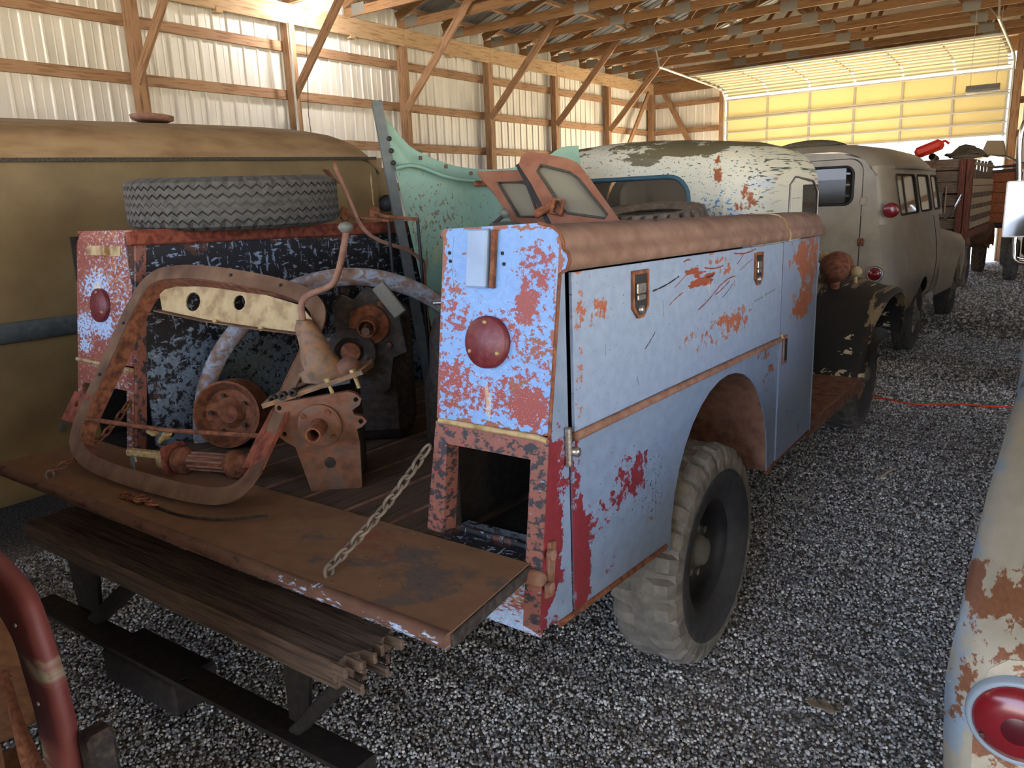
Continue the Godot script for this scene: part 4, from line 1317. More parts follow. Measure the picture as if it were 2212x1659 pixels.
	box(st, Vector3((lx0 + lx1) / 2, 0.79, -2.0), Vector3(lx1 - lx0 - 0.01, 0.006, 1.1))
	box(st, Vector3((lx0 + lx1) / 2, 1.1, -2.56), Vector3(lx1 - lx0 - 0.012, 1.0, 0.006))
	obj("outer_panel", st, M.darksteel, A)
	taillight(A, Vector3(-3.007, 1.342, zr(1.342) + 0.002), 0.060)
	st = S()
	var hy := 1.545
	box(st, rear * Vector3(-3.01, hy * ky, 0.022), Vector3(0.13, 0.036, 0.003), rear.basis)
	box(st, rear * Vector3(-2.945, hy * ky, 0.012), Vector3(0.003, 0.036, 0.024), rear.basis)
	box(st, rear * Vector3(-2.905, hy * ky, 0.003), Vector3(0.08, 0.036, 0.004), rear.basis)
	obj("grab_handle", st, M.cream, A)
	# ------------------------------------------------ bed and tailgate
	var nb := 8
	for i in nb:
		var w := (XI - lx1) / nb
		var x := lx1 + w * (i + 0.5)
		st = S()
		box(st, Vector3(x, 0.785 + 0.003 * (i % 2), -2.53), Vector3(w - 0.012, 0.03, 2.24), Basis.IDENTITY, 0.004)
		obj("bed_plank", st, M.bedplank, T)
		if i > 0:
			st = S()
			box(st, Vector3(lx1 + w * i, 0.797, -2.53), Vector3(0.03, 0.006, 2.24), Basis.IDENTITY, 0.002)
			obj("skid_strip", st, M.rustdust, T)
	st = S()
	box(st, Vector3((lx1 + XI) / 2, 1.17, -3.66), Vector3(XI - lx1, 0.80, 0.02))
	obj("bulkhead", st, M.darksteel, T)
	shear = false
	var G := node("tailgate", T)
	st = S()
	plate(st, [Vector2(-3.085, -1.055), Vector2(-0.955, -1.055), Vector2(-0.995, -1.398), Vector2(-3.06, -1.398)], 0.012, xf(Vector3(0, 0.815, 0), Vector3.RIGHT, Vector3(0, 0, 1)))
	obj("gate_panel", st, M.gate, G, [Vector3(-3.085, 0, -1.398), Vector3(2.13, 0, 0), Vector3(0, 0, 0.35)])
	st = S()
	tube(st, [Vector3(-3.085, 0.806, -1.052), Vector3(-2.0, 0.804, -1.050), Vector3(-0.955, 0.806, -1.052)], 0.019, 10)
	obj("rolled_edge", st, M.gatelip, G, [Vector3(-3.085, 0.83, 0), Vector3(2.13, 0, 0), Vector3(0, -0.05, 0)])
	st = S()
	box(st, Vector3(-0.976, 0.803, -1.225), Vector3(0.018, 0.030, 0.34), Basis(Vector3.UP, 0.115), 0.003)
	obj("side_edge", st, M.castdark, G)
	for e in [[-1.363, -1.098], [-2.74, -1.085]]:
		st = S()
		var lp := []
		for k in 10:
			var t := TAU * k / 10.0
			lp.append(Vector3(e[0], 0.832 + 0.016 * sin(t), e[1] + 0.013 * cos(t)))
		tube(st, lp, 0.005, 6, false, true, 1.0, Vector3.RIGHT)
		obj("chain_eye", st, M.rubbertan, G)
	chain("gate_chain", T, Vector3(-1.322, 1.055, -1.425), Vector3(-1.365, 0.840, -1.100), 0.018, 13, M.rubbertan)
	chain("gate_chain", T, Vector3(-2.80, 1.0, -1.42), Vector3(-2.745, 0.845, -1.09), 0.04, 11, M.rust)
	# ------------------------------------------------ rear step bumper
	var bumper := node("rear_bumper", T)
	st = S()
	var bn := FastNoiseLite.new()
	bn.seed = 4
	bn.frequency = 9.0
	var rows := []
	var ends := []
	for i in 15:
		var x := lerpf(-2.945, -1.31, i / 14.0)
		var rag := 0.0
		var pr := PackedVector3Array()
		for p in [Vector2(-1.055, 0.555), Vector2(-1.05, 0.605), Vector2(-1.06, 0.622), Vector2(-1.10, 0.626), Vector2(-1.15, 0.622), Vector2(-1.20, 0.628), Vector2(-1.235, 0.624), Vector2(-1.245, 0.61), Vector2(-1.245, 0.56)]:
			rag = 0.035 * bn.get_noise_2d(p.x * 9.0, p.y * 5.0) * 2.0 if i == 14 else 0.0
			pr.append(Vector3(x + rag, p.y + 0.004 * bn.get_noise_2d(x * 0.6, p.x * 3.0), p.x))
		rows.append(pr)
	loft(st, rows, true, true, -1, true)
	obj("bumper_plank", st, M.oldplank, bumper)
	for k in 9:
		st = S()
		var zz := -1.06 - 0.02 * k
		var ln := 0.06 + 0.10 * absf(sin(k * 2.3))
		box(st, Vector3(-1.30 - ln * 0.3 + 0.02 * sin(k * 1.7), 0.588 + 0.02 * cos(k * 3.1), zz), Vector3(ln, 0.03, 0.013), Basis(Vector3.UP, 0.06 * sin(k * 5.0)), 0.004)
		obj("splinter", st, M.oldplank, bumper)
	st = S()
	plate(st, [Vector2(-2.93, 0.56), Vector2(-2.62, 0.56), Vector2(-2.70, 0.46), Vector2(-2.74, 0.25), Vector2(-2.90, 0.25)], 0.012, Transform3D(Basis.IDENTITY, Vector3(0, 0, -1.17)))
	obj("bumper_bracket", st, M.darksteel, bumper)
	st = S()
	plate(st, [Vector2(-1.68, 0.56), Vector2(-1.40, 0.56), Vector2(-1.57, 0.44), Vector2(-1.60, 0.25), Vector2(-1.68, 0.25)], 0.012, Transform3D(Basis.IDENTITY, Vector3(0, 0, -1.17)))
	obj("bumper_bracket", st, M.darksteel, bumper)
	beam("bumper_brace", Vector3(-2.34, 0.55, -1.16), Vector3(-2.74, 0.26, -1.15), 0.05, 0.045, M.darksteel, bumper)
	beam("bumper_brace", Vector3(-1.36, 0.55, -1.16), Vector3(-1.63, 0.26, -1.15), 0.045, 0.035, M.darksteel, bumper)
	beam("bumper_arm", Vector3(-2.8, 0.52, -1.2), Vector3(-2.6, 0.60, -2.0), 0.05, 0.08, M.darksteel, bumper)
	beam("bumper_arm", Vector3(-1.62, 0.52, -1.2), Vector3(-1.75, 0.60, -2.0), 0.05, 0.08, M.darksteel, bumper)
	st = S()
	plate(st, [Vector2(-3.07, -1.145), Vector2(-1.37, -1.185), Vector2(-1.37, -1.105), Vector2(-3.07, -1.060)], 0.014, xf(Vector3(0, 0.262, 0), Vector3.RIGHT, Vector3(0, 0, 1)), [circle2(Vector2(-2.11, -1.105), 0.014, 10)])
	box(st, Vector3(-2.22, 0.242, -1.170), Vector3(1.70, 0.05, 0.012), Basis(Vector3.UP, 0.0235))
	obj("draw_bar", st, M.darksteel, bumper)
	st = S()
	box(st, Vector3(-2.38, 0.175, -1.17), Vector3(0.42, 0.12, 0.16), Basis(Vector3.UP, 0.0235), 0.01)
	obj("hitch_box", st, M.darksteel, bumper)
	# ------------------------------------------------ chassis and wheels
	for x in [-2.5, -1.66]:
		beam("frame_rail", Vector3(x, 0.62, -1.45), Vector3(x, 0.62, -6.6), 0.06, 0.16, M.darksteel, T)
	st = S()
	tube(st, [Vector3(-3.0, 0.40, -2.5), Vector3(-1.2, 0.40, -2.5)], 0.06, 12)
	lathe(st, [Vector2(0.0, -0.2), Vector2(0.13, -0.12), Vector2(0.17, 0.0), Vector2(0.13, 0.12), Vector2(0.0, 0.2)], along(Vector3(-2.08, 0.40, -2.5), Vector3.RIGHT), 16)
	obj("rear_axle", st, M.castdark, T)
	wheel(T, Vector3(-1.066, 0.402, -2.50), Vector3.RIGHT, 0.402, 0.235, 0.205, "bar", M.rubberdust, M.black, 0.085, 28)
	wheel(T, Vector3(-3.094, 0.402, -2.50), Vector3.LEFT, 0.402, 0.235, 0.205, "bar", M.rubberdust, M.black, 0.085, 28)
	wheel(T, Vector3(-1.255, 0.402, -5.76), Vector3.RIGHT, 0.402, 0.235, 0.205, "bar", M.rubber, M.rustdust, 0.02, 28)
	wheel(T, Vector3(-2.905, 0.402, -5.76), Vector3.LEFT, 0.402, 0.235, 0.205, "bar", M.rubber, M.rustdust, 0.02, 28)
	# ------------------------------------------------ cab
	var K := node("cab", T)
	var cx0 := -2.875
	var cx1 := -1.285
	var zc := -3.80
	var rings := []
	for e in [[0.0, 0.17], [-0.015, 0.12], [-0.05, 0.07], [-0.12, 0.025], [-0.24, 0.0], [-0.6, -0.02], [-1.05, 0.0], [-1.16, 0.03], [-1.22, 0.10]]:
		var d: float = e[1]
		var r := PackedVector3Array()
		var pr := cab_outline(cx0 + d, cx1 - d, 0.62, 1.93 - d * 0.55, 0.27 - d * 0.3)
		for p in pr:
			r.append(Vector3(p.x, p.y, zc + e[0]))
		rings.append(r)
	st = S()
	loft(st, rings.slice(0, 6), false, false, 1, true)
	var cuv := [Vector3(cx0, 2.0, 0), Vector3(cx1 - cx0, 0, 0), Vector3(0, -0.62, 0.0)]
	obj("shell", st, M.cabback, K, cuv)
	st = S()
	loft(st, rings.slice(5, 9), false, false, 1, true)
	obj("roof_front", st, M.cabback, K, cuv)
	st = S()
	var win := rrect(-2.52, 1.47, -1.635, 1.762, 0.11, 6)
	plate(st, cab_outline(cx0 + 0.17, cx1 - 0.17, 0.62, 1.8365, 0.219), 0.006, Transform3D(Basis.IDENTITY, Vector3(0, 0, zc)), [win])
	obj("back_panel", st, M.cabback, K, [Vector3(cx0, 2.0, 0), Vector3(cx1 - cx0, 0, 0), Vector3(0, -0.62, 0)])
	st = S()
	var loop := []
	for p in win:
		loop.append(Vector3(p.x, p.y, zc + 0.004))
	tube(st, loop, 0.012, 6, false, true, 1.0, Vector3.BACK)
	obj("window_seal", st, flatm(C("2f5566"), 0.6), K)
	st = S()
	plate(st, win, 0.003, Transform3D(Basis.IDENTITY, Vector3(0, 0, zc)))
	obj("rear_window", st, glassm(Color(0.42, 0.40, 0.35, 0.35)), K)
	var ws := rrect(cx0 + 0.2, 1.40, cx1 - 0.2, 1.78, 0.10, 6)
	st = S()
	plate(st, cab_outline(cx0 + 0.10, cx1 - 0.10, 0.62, 1.87, 0.30), 0.006, Transform3D(Basis.IDENTITY, Vector3(0, 0, zc - 1.22)), [ws])
	obj("windscreen_frame", st, M.cabback, K, cuv)
	st = S()
	plate(st, ws, 0.003, Transform3D(Basis.IDENTITY, Vector3(0, 0, zc - 1.22)))
	obj("windscreen", st, M.dustyglass, K)
	st = S()
	# door edge with its window channel on the right side
	box(st, Vector3(cx1 + 0.004, 1.54, zc - 0.52), Vector3(0.03, 0.36, 0.06), Basis.IDENTITY, 0.006)
	obj("door_edge", st, M.cabback, K, cuv)
	st = S()
	box(st, Vector3(cx1 + 0.010, 1.54, zc - 0.78), Vector3(0.012, 0.32, 0.42), Basis.IDENTITY, 0.002)
	obj("door_window", st, M.darkglass, K)
	st = S()
	tube(st, [Vector3(cx1 + 0.02, 1.30, zc - 0.98), Vector3(cx1 + 0.02, 1.66, zc - 0.97), Vector3(cx1 + 0.012, 1.72, zc - 0.90), Vector3(cx1 + 0.012, 1.74, zc - 0.55), Vector3(cx1 + 0.014, 1.70, zc - 0.46), Vector3(cx1 + 0.018, 1.30, zc - 0.45)], 0.007, 6)
	obj("drip_rail", st, M.dullchrome, K)
	st = S()
	box(st, Vector3((cx0 + cx1) / 2, 0.98, zc - 0.3), Vector3(1.6, 0.72, 0.22), Basis(Vector3.RIGHT, -0.15), 0.05)
	obj("seat_back", st, M.canvas, K)
	st = S()
	loop = []
	for k in 28:
		var t := TAU * k / 28.0
		loop.append(Vector3(-2.12, 1.39, -4.42) + Vector3(cos(t), sin(t) * 0.86, -sin(t) * 0.5) * 0.22)
	tube(st, loop, 0.014, 8, false, true)
	tube(st, [Vector3(-2.12, 1.39, -4.42), Vector3(-2.12, 1.10, -4.95)], 0.02, 8)
	tube(st, [Vector3(-2.34, 1.39, -4.42), Vector3(-1.90, 1.39, -4.42)], 0.012, 6)
	obj("steering_wheel", st, M.black, K)
	# hood, grille, front fenders, running boards, lamps
	st = S()
	rings = []
	for e in [[-5.02, 0.0], [-5.6, -0.06], [-6.5, -0.16], [-6.62, -0.2]]:
		var r := PackedVector3Array()
		for p in cab_outline(-2.62 - e[1] * 0.4, -1.54 + e[1] * 0.4, 0.62, 1.40 + e[1], 0.22):
			r.append(Vector3(p.x, p.y, e[0]))
		rings.append(r)
	loft(st, rings, false, true, 1, true)
	obj("hood", st, M.bluegrey, T)
	for sgn in [1.0, -1.0]:
		st = S()
		var fen := []
		for k in 17:
			var t := lerpf(0.0, 1.0, k / 16.0)
			# side view of the wing: up from the running board, over the wheel, down to the front
			var pz := [-5.14, -5.19, -5.25, -5.31, -5.38, -5.47, -5.58, -5.71, -5.85, -5.99, -6.12, -6.22, -6.30, -6.36, -6.40, -6.42, -6.43]
			var py := [0.50, 0.585, 0.675, 0.76, 0.83, 0.895, 0.94, 0.97, 0.985, 0.985, 0.975, 0.95, 0.92, 0.84, 0.76, 0.68, 0.60]
			var ox := [1.035, 1.03, 1.03, 1.035, 1.04, 1.045, 1.05, 1.055, 1.06, 1.06, 1.06, 1.06, 1.055, 1.05, 1.04, 1.03, 1.02]
			var row := PackedVector3Array()
			var fl: float = ox[k]
			for c in [0.62, 0.72, 0.84, 0.95, fl - 0.03, fl, fl + 0.008]:
				var drop := 0.0
				if c == fl:
					drop = 0.012
				if c > fl:
					drop = 0.04
				row.append(Vector3(-2.08 + sgn * c, py[k] + 0.105 * clampf(1.0 - (c - 0.62) / 0.36, 0.0, 1.0) * clampf(k / 6.0, 0.0, 1.0) - drop * (1.0 if k > 4 else 0.3), pz[k] - (drop if k <= 6 else 0.0)))
			fen.append(row)
		sheet(st, fen, 0.004, 1, sgn < 0.0)
		obj("front_wing", st, M.fenderF, T, [Vector3(-2.08 + sgn * 0.66, 1.10, 0), Vector3(sgn * 0.46, 0, 0), Vector3(0, -0.60, 0)])
		st = S()
		box(st, Vector3(-2.08 + sgn * 0.85, 0.50, -4.55), Vector3(0.36, 0.012, 1.25), Basis.IDENTITY, 0.003)
		tube(st, [Vector3(-2.08 + sgn * 1.03, 0.496, -3.93), Vector3(-2.08 + sgn * 1.03, 0.496, -5.17)], 0.012, 8)
		box(st, Vector3(-2.08 + sgn * 1.038, 0.465, -4.55), Vector3(0.008, 0.06, 1.24))
		obj("running_board", st, M.rustdust, T)
		var hl := node("headlamp", T)
		st = S()
		lathe(st, [Vector2(0, 0.105), Vector2(0.04, 0.10), Vector2(0.075, 0.075), Vector2(0.098, 0.03), Vector2(0.104, -0.02), Vector2(0.108, -0.06), Vector2(0.10, -0.075), Vector2(0, -0.085)], along(Vector3(-2.08 + sgn * 0.735, 1.150, -5.60), Vector3(0, 0, 1)), 24)
		obj("shell", st, M.rust, hl)
		st = S()
		tube(st, [Vector3(-2.08 + sgn * 0.735, 1.06, -5.60), Vector3(-2.08 + sgn * 0.735, 0.95, -5.60)], 0.035, 10)
		obj("stalk", st, M.rust, hl)
		st = S()
		lathe(st, [Vector2(0, 0.03), Vector2(0.028, 0.026), Vector2(0.038, 0.0), Vector2(0.036, -0.02), Vector2(0, -0.025)], along(Vector3(-2.08 + sgn * 0.865, 1.125, -5.62), Vector3(0, 0.1, 1)), 16)
		lathe(st, [Vector2(0.012, -0.05), Vector2(0.012, 0.0), Vector2(0, 0)], along(Vector3(-2.08 + sgn * 0.865, 1.10, -5.62), Vector3.UP), 8)
		obj("signal_lamp", st, M.cream, T)
	st = S()
	lathe(st, [Vector2(0, 0.012), Vector2(0.04, 0.01), Vector2(0.045, 0.0), Vector2(0, -0.01)], along(Vector3(-1.43, 1.215, -5.62), Vector3(0.4, 0.1, 1)), 18)
	tube(st, [Vector3(-1.43, 1.21, -5.63), Vector3(-1.46, 1.06, -5.64)], 0.006, 6)
	obj("small_mirror", st, M.cream, T)
	shear = false

func cab_outline(x0: float, x1: float, y0: float, y1: float, r: float) -> Array:
	var a := [Vector2(x0, y0), Vector2(x0, (y0 + y1 - r) / 2)]
	for i in 9:
		var t := PI - PI / 2.0 * i / 8.0
		a.append(Vector2(x0 + r + r * cos(t), y1 - r * 0.85 + r * 0.85 * sin(t)))
	for i in 5:
		var u := (i + 1) / 6.0
		a.append(Vector2(lerpf(x0 + r, x1 - r, u), y1 + 0.035 * 4.0 * u * (1.0 - u)))
	for i in 9:
		var t := PI / 2.0 - PI / 2.0 * i / 8.0
		a.append(Vector2(x1 - r + r * cos(t), y1 - r * 0.85 + r * 0.85 * sin(t)))
	a.append_array([Vector2(x1, (y0 + y1 - r) / 2), Vector2(x1, y0)])
	return a

# ---------------------------------------------------------------- the load on the bed
# sweeps a rectangle along points; nrm = direction of its thickness t, w = width across
func strip(st: SurfaceTool, pts: Array, nrm: Vector3, w: float, t: float, closed := false, grp := 1):
	var rings := []
	var m := pts.size()
	for i in m:
		var d: Vector3
		if closed:
			d = pts[(i + 1) % m] - pts[(i + m - 1) % m]
		else:
			d = pts[mini(i + 1, m - 1)] - pts[maxi(i - 1, 0)]
		d = d.normalized()
		var s := nrm.cross(d).normalized()
		var n := d.cross(s).normalized()
		var p: Vector3 = pts[i]
		rings.append([p + s * w / 2 + n * t / 2, p + s * w / 2 - n * t / 2, p - s * w / 2 - n * t / 2, p - s * w / 2 + n * t / 2])
	if closed:
		rings.append(rings[0])
	st.set_smooth_group(-1)
	for i in rings.size() - 1:
		for j in 4:
			var k := (j + 1) % 4
			st.set_smooth_group(grp + j)
			q(st, rings[i][j], rings[i][k], rings[i + 1][k], rings[i + 1][j])
	if not closed:
		st.set_smooth_group(-1)
		q(st, rings[0][3], rings[0][2], rings[0][1], rings[0][0])
		var e: Array = rings[-1]
		q(st, e[0], e[1], e[2], e[3])

func smooth_pts(pts: Array, sub := 4, closed := false) -> Array:
	var out := []
	var m := pts.size()
	for i in (m if closed else m - 1):
		var p0: Vector3 = pts[(i - 1 + m) % m] if closed else pts[maxi(i - 1, 0)]
		var p1: Vector3 = pts[i]
		var p2: Vector3 = pts[(i + 1) % m]
		var p3: Vector3 = pts[(i + 2) % m] if closed else pts[mini(i + 2, m - 1)]
		for k in sub:
			out.append(p1.cubic_interpolate(p2, p0, p3, float(k) / sub))
	if not closed:
		out.append(pts[m - 1])
	return out

func build_cargo():
	var st: SurfaceTool
	# loose tyre lying flat on the left-hand box
	var t1 := thing("tyre_casing", "worn dark tyre with zigzag tread lying flat on the box lid", "tyre", Vector3(-2.90, 1.613, -2.045))
	st = S()
	tyre(st, O + Vector3(0, 0.102, 0), Vector3(0.035, 1, 0.02), 0.42, 0.200, 0.25, "zigzag", 44)
	obj("tyre", st, M.rubber, t1)
	# rusty hoop frame leaning on the tailgate
	var fr := thing("windscreen_frame", "rusty four-sided metal frame leaning at an angle on the lowered tailgate", "frame", Vector3(-2.3, 0.824, -1.2))
	var fp := [Vector3(-2.661, 1.453, -1.500), Vector3(-2.715, 1.375, -1.450), Vector3(-2.758, 1.158, -1.330), Vector3(-2.778, 0.949, -1.210), Vector3(-2.690, 0.878, -1.180), Vector3(-2.492, 0.861, -1.170), Vector3(-2.208, 0.857, -1.180), Vector3(-1.960, 0.865, -1.210), Vector3(-1.899, 0.903, -1.270), Vector3(-1.931, 0.971, -1.360), Vector3(-1.977, 1.107, -1.500), Vector3(-1.979, 1.237, -1.600), Vector3(-1.958, 1.323, -1.640), Vector3(-1.989, 1.372, -1.650), Vector3(-2.071, 1.407, -1.650), Vector3(-2.192, 1.442, -1.600), Vector3(-2.397, 1.470, -1.550), Vector3(-2.542, 1.473, -1.520)]
	var sp := smooth_pts(fp, 4, true)
	var fn := Vector3(0.10, 0.55, 0.83).normalized()
	st = S()
	strip(st, sp, fn, 0.052, 0.006, true)
	obj("outer_flange", st, M.tanframe, fr)
	st = S()
	var inner := []
	var mid := Vector3(-2.33, 1.15, -1.40)
	for p in sp:
		inner.append(p + (mid - p).normalized() * 0.026 - fn * 0.024)
	var rr := []
	for i in inner.size():
		var d: Vector3 = (inner[(i + 1) % inner.size()] - inner[i - 1]).normalized()
		rr.append(inner[i])
	var ringsA := []
	for i in inner.size() + 1:
		var p: Vector3 = inner[i % inner.size()]
		var inw := (mid - p).normalized()
		ringsA.append(PackedVector3Array([p + fn * 0.024, p + fn * 0.024 + inw * 0.003, p - fn * 0.03 + inw * 0.003, p - fn * 0.03]))
	loft(st, ringsA, true, false, -1, false)
	obj("inner_wall", st, M.rust, fr)
	st = S()
	var bf := xf(Vector3(-2.343, 1.373, -1.59), Vector3(0.977, 0.0, -0.213), Vector3(-0.055, 0.966, -0.252))
	plate(st, [Vector2(-0.337, 0.030), Vector2(-0.217, 0.055), Vector2(0.118, 0.028), Vector2(0.295, -0.011), Vector2(0.345, -0.056), Vector2(0.330, -0.104), Vector2(0.128, -0.088), Vector2(-0.098, -0.068), Vector2(-0.314, -0.040)], 0.006, bf, [circle2(Vector2(-0.172, -0.006), 0.034, 12), circle2(Vector2(0.037, -0.006), 0.026, 12)])
	obj("cross_panel", st, M.cream, fr)
	st = S()
	strip(st, [bf * Vector3(-0.33, -0.04, 0.012), bf * Vector3(-0.098, -0.072, 0.012), bf * Vector3(0.128, -0.092, 0.012), bf * Vector3(0.33, -0.106, 0.012)], Vector3.UP, 0.03, 0.004)
	obj("cross_panel_lip", st, M.tanframe, fr)
	for p in [Vector2(-0.05, -0.075), Vector2(0.15, -0.094)]:
		st = S()
		bolt(st, bf * Vector3(p.x, p.y, 0.014), fn, 0.009, 0.008, 8)
		obj("rivet", st, M.brass, fr)
	st = S()
	plate(st, [Vector2(-0.075, -0.04), Vector2(0.06, -0.055), Vector2(0.085, 0.05), Vector2(-0.03, 0.065)], 0.006, xf(Vector3(-2.83, 1.01, -1.245), Vector3(1, 0.05, -0.1), Vector3(0, 0.9, -0.4)), [circle2(Vector2(0.0, 0.02), 0.012, 8)])
	obj("mounting_tab", st, M.rustred, fr)
	st = S()
	strip(st, [Vector3(-1.972, 1.075, -1.485), Vector3(-1.950, 0.99, -1.385), Vector3(-1.925, 0.925, -1.31)], fn, 0.075, 0.014)
	obj("splice_plate", st, M.rustred, fr)
	st = S()
	tube(st, [Vector3(-2.77, 0.985, -1.24), Vector3(-2.4, 0.975, -1.32), Vector3(-2.0, 0.985, -1.42)], 0.008, 6)
	obj("tie_rod", st, M.rust, fr)
	for p in [Vector3(-2.727, 1.30, -1.405), Vector3(-2.756, 1.13, -1.31), Vector3(-2.30, 1.462, -1.57), Vector3(-2.12, 1.427, -1.63)]:
		st = S()
		lathe(st, [Vector2(0.006, 0), Vector2(0.006, 0.002), Vector2(0, 0.002)], along(p + fn * 0.003, fn), 8)
		obj("screw_hole", st, M.black, fr)
	# half-round wheel-arch hoop standing behind
	var hp := thing("wheel_arch_hoop", "half-round flaking blue and rusty wheel-arch hoop standing in the truck bed", "fender", Vector3(-2.31, 0.80, -2.10))
	var hn := Vector3(0.766, 0, 0.643)
	var he := Vector3(0.643, 0, -0.766)
	var c0 := Vector3(-2.325, 0.80, -2.094)
	var outer := []
	for k in 37:
		var t := PI - PI * k / 36.0 * 0.97
		outer.append(c0 + he * cos(t) * 0.625 + Vector3.UP * sin(t) * 0.632)
	st = S()
	var hr := []
	for k in outer.size():
		var rad: Vector3 = (outer[k] - c0).normalized()
		var p: Vector3 = outer[k]
		hr.append(PackedVector3Array([p - hn * 0.10, p - hn * 0.05 + rad * 0.006, p + rad * 0.006, p + hn * 0.012, p + hn * 0.016 - rad * 0.020, p + hn * 0.012 - rad * 0.058, p + hn * 0.004 - rad * 0.062, p - hn * 0.002 - rad * 0.055, p - rad * 0.012, p - hn * 0.1 - rad * 0.008]))
	loft(st, hr, true, true, 1, true)
	obj("hoop", st, M.hoopblue, hp, [c0 + Vector3(0, 0.0, 0) - he * 0.63, he * 1.26, Vector3(0, 0.7, 0)])
	st = S()
	hr = []
	for k in outer.size():
		var rad: Vector3 = (outer[k] - c0).normalized()
		var p: Vector3 = outer[k] - rad * 0.055 - hn * 0.10
		hr.append(PackedVector3Array([p + rad * 0.05, p, p - hn * 0.02, p - hn * 0.02 + rad * 0.05]))
	loft(st, hr, true, true, -1, true)
	obj("inner_flange", st, M.hoopblue, hp, [c0 - he * 0.63, he * 1.26, Vector3(0, 0.7, 0)])
	# ---------------- gearbox with its shift lever
	var ga := thing("gearbox", "rusty gearbox with stub pipe and tall bent shift lever standing on the bed", "gearbox", Vector3(-1.84, 0.79, -1.6))
	var gf := xf(Vector3(-1.84, 0.80, -1.55), Vector3(0.783, 0, -0.622), Vector3.UP)
	var gn := Vector3(0.622, 0, 0.783)
	var case := [Vector2(-0.164, 0.291), Vector2(-0.050, 0.303), Vector2(0.062, 0.317), Vector2(0.083, 0.309), Vector2(0.101, 0.292), Vector2(0.093, 0.272), Vector2(0.069, 0.257), Vector2(0.074, 0.242), Vector2(0.099, 0.236), Vector2(0.112, 0.219), Vector2(0.096, 0.202), Vector2(0.078, 0.195), Vector2(0.084, 0.154), Vector2(0.079, 0.005), Vector2(0.057, -0.005), Vector2(-0.079, -0.007), Vector2(-0.116, 0.147), Vector2(-0.145, 0.166), Vector2(-0.161, 0.182), Vector2(-0.162, 0.196), Vector2(-0.145, 0.207), Vector2(-0.135, 0.226), Vector2(-0.153, 0.257), Vector2(-0.167, 0.271)]
	st = S()
	plate(st, case, 0.022, gf, [circle2(Vector2(-0.153, 0.275), 0.008, 8), circle2(Vector2(-0.146, 0.191), 0.008, 8), circle2(Vector2(0.083, 0.290), 0.008, 8), circle2(Vector2(0.093, 0.220), 0.008, 8)])
	obj("front_plate", st, M.castrust, ga)
	st = S()
	var body := [Vector2(-0.110, 0.275), Vector2(0.060, 0.300), Vector2(0.068, 0.15), Vector2(0.062, 0.004), Vector2(-0.070, -0.004), Vector2(-0.105, 0.15)]
	var gr := []
	for e in [[-0.01, 1.0], [-0.10, 1.06], [-0.20, 1.04], [-0.27, 0.85]]:
		var r := PackedVector3Array()
		for p in body:
			r.append(gf * Vector3(-0.02 + (p.x + 0.02) * e[1], 0.14 + (p.y - 0.14) * minf(e[1], 1.0), e[0]))
		gr.append(r)
	loft(st, gr, true, true, -1, false)
	obj("case", st, M.castdark, ga)
	st = S()
	lathe(st, [Vector2(0.068, 0.010), Vector2(0.068, 0.024), Vector2(0.060, 0.028), Vector2(0.026, 0.030)], along(gf * Vector3(-0.033, 0.215, 0), gn), 28, true)
	obj("bearing_flange", st, M.castrust, ga)
	st = S()
	lathe(st, [Vector2(0.024, 0.02), Vector2(0.023, 0.125), Vector2(0.018, 0.125), Vector2(0.018, 0.04), Vector2(0, 0.04)], along(gf * Vector3(-0.033, 0.215, 0), gn), 20, true)
	obj("stub_pipe", st, M.rustorange, ga)
	for p in [Vector2(-0.078, 0.250), Vector2(-0.003, 0.260), Vector2(0.010, 0.180), Vector2(-0.066, 0.170)]:
		st = S()
		bolt(st, gf * Vector3(p.x, p.y, 0.024), gn, 0.008, 0.012)
		obj("flange_bolt", st, M.rust, ga)
	st = S()
	lathe(st, [Vector2(0.017, 0.010), Vector2(0.017, 0.015), Vector2(0, 0.015)], along(gf * Vector3(-0.014, 0.092, 0), gn), 16, true)
	obj("drain_plug", st, M.castdark, ga)
	st = S()
	var tl := 0.27
	var cf := xf(gf * Vector3(-0.035, 0.325, -0.12), Vector3(0.783 * 0.96, 0.28, -0.622 * 0.96), Vector3(-0.2, 0.95, 0.1))
	plate(st, [Vector2(-0.175, 0.13), Vector2(0.15, 0.12), Vector2(0.165, 0.0), Vector2(0.15, -0.12), Vector2(-0.175, -0.13), Vector2(-0.19, 0.0)], 0.014, Transform3D(Basis(cf.basis.x, cf.basis.z, -cf.basis.y), cf.origin))
	obj("top_cover", st, M.greasy, ga)
	for p in [Vector2(-0.14, 0.105), Vector2(-0.105, 0.112), Vector2(-0.07, 0.115)]:
		st = S()
		lathe(st, [Vector2(0.013, -0.006), Vector2(0.013, 0.022), Vector2(0.007, 0.022), Vector2(0.007, 0.0), Vector2(0, 0.0)], along(cf * Vector3(p.x, 0.010, p.y), cf.basis.z), 10, true)
		obj("cover_boss", st, M.castdark, ga)
	for p in [Vector2(0.04, 0.115), Vector2(0.12, 0.10)]:
		st = S()
		bolt(st, cf * Vector3(p.x, -0.045, p.y), cf.basis.y, 0.007, 0.05)
		bolt(st, cf * Vector3(p.x, 0.005, p.y), cf.basis.y, 0.011, 0.012)
		obj("cover_bolt", st, M.brass, ga)
	st = S()
	var tw := []
	var t0 := gf * Vector3(-0.022, 0.335, -0.12)
	var t1_ := gf * Vector3(-0.082, 0.530, -0.12)
	var tf := along(t0, t1_ - t0)
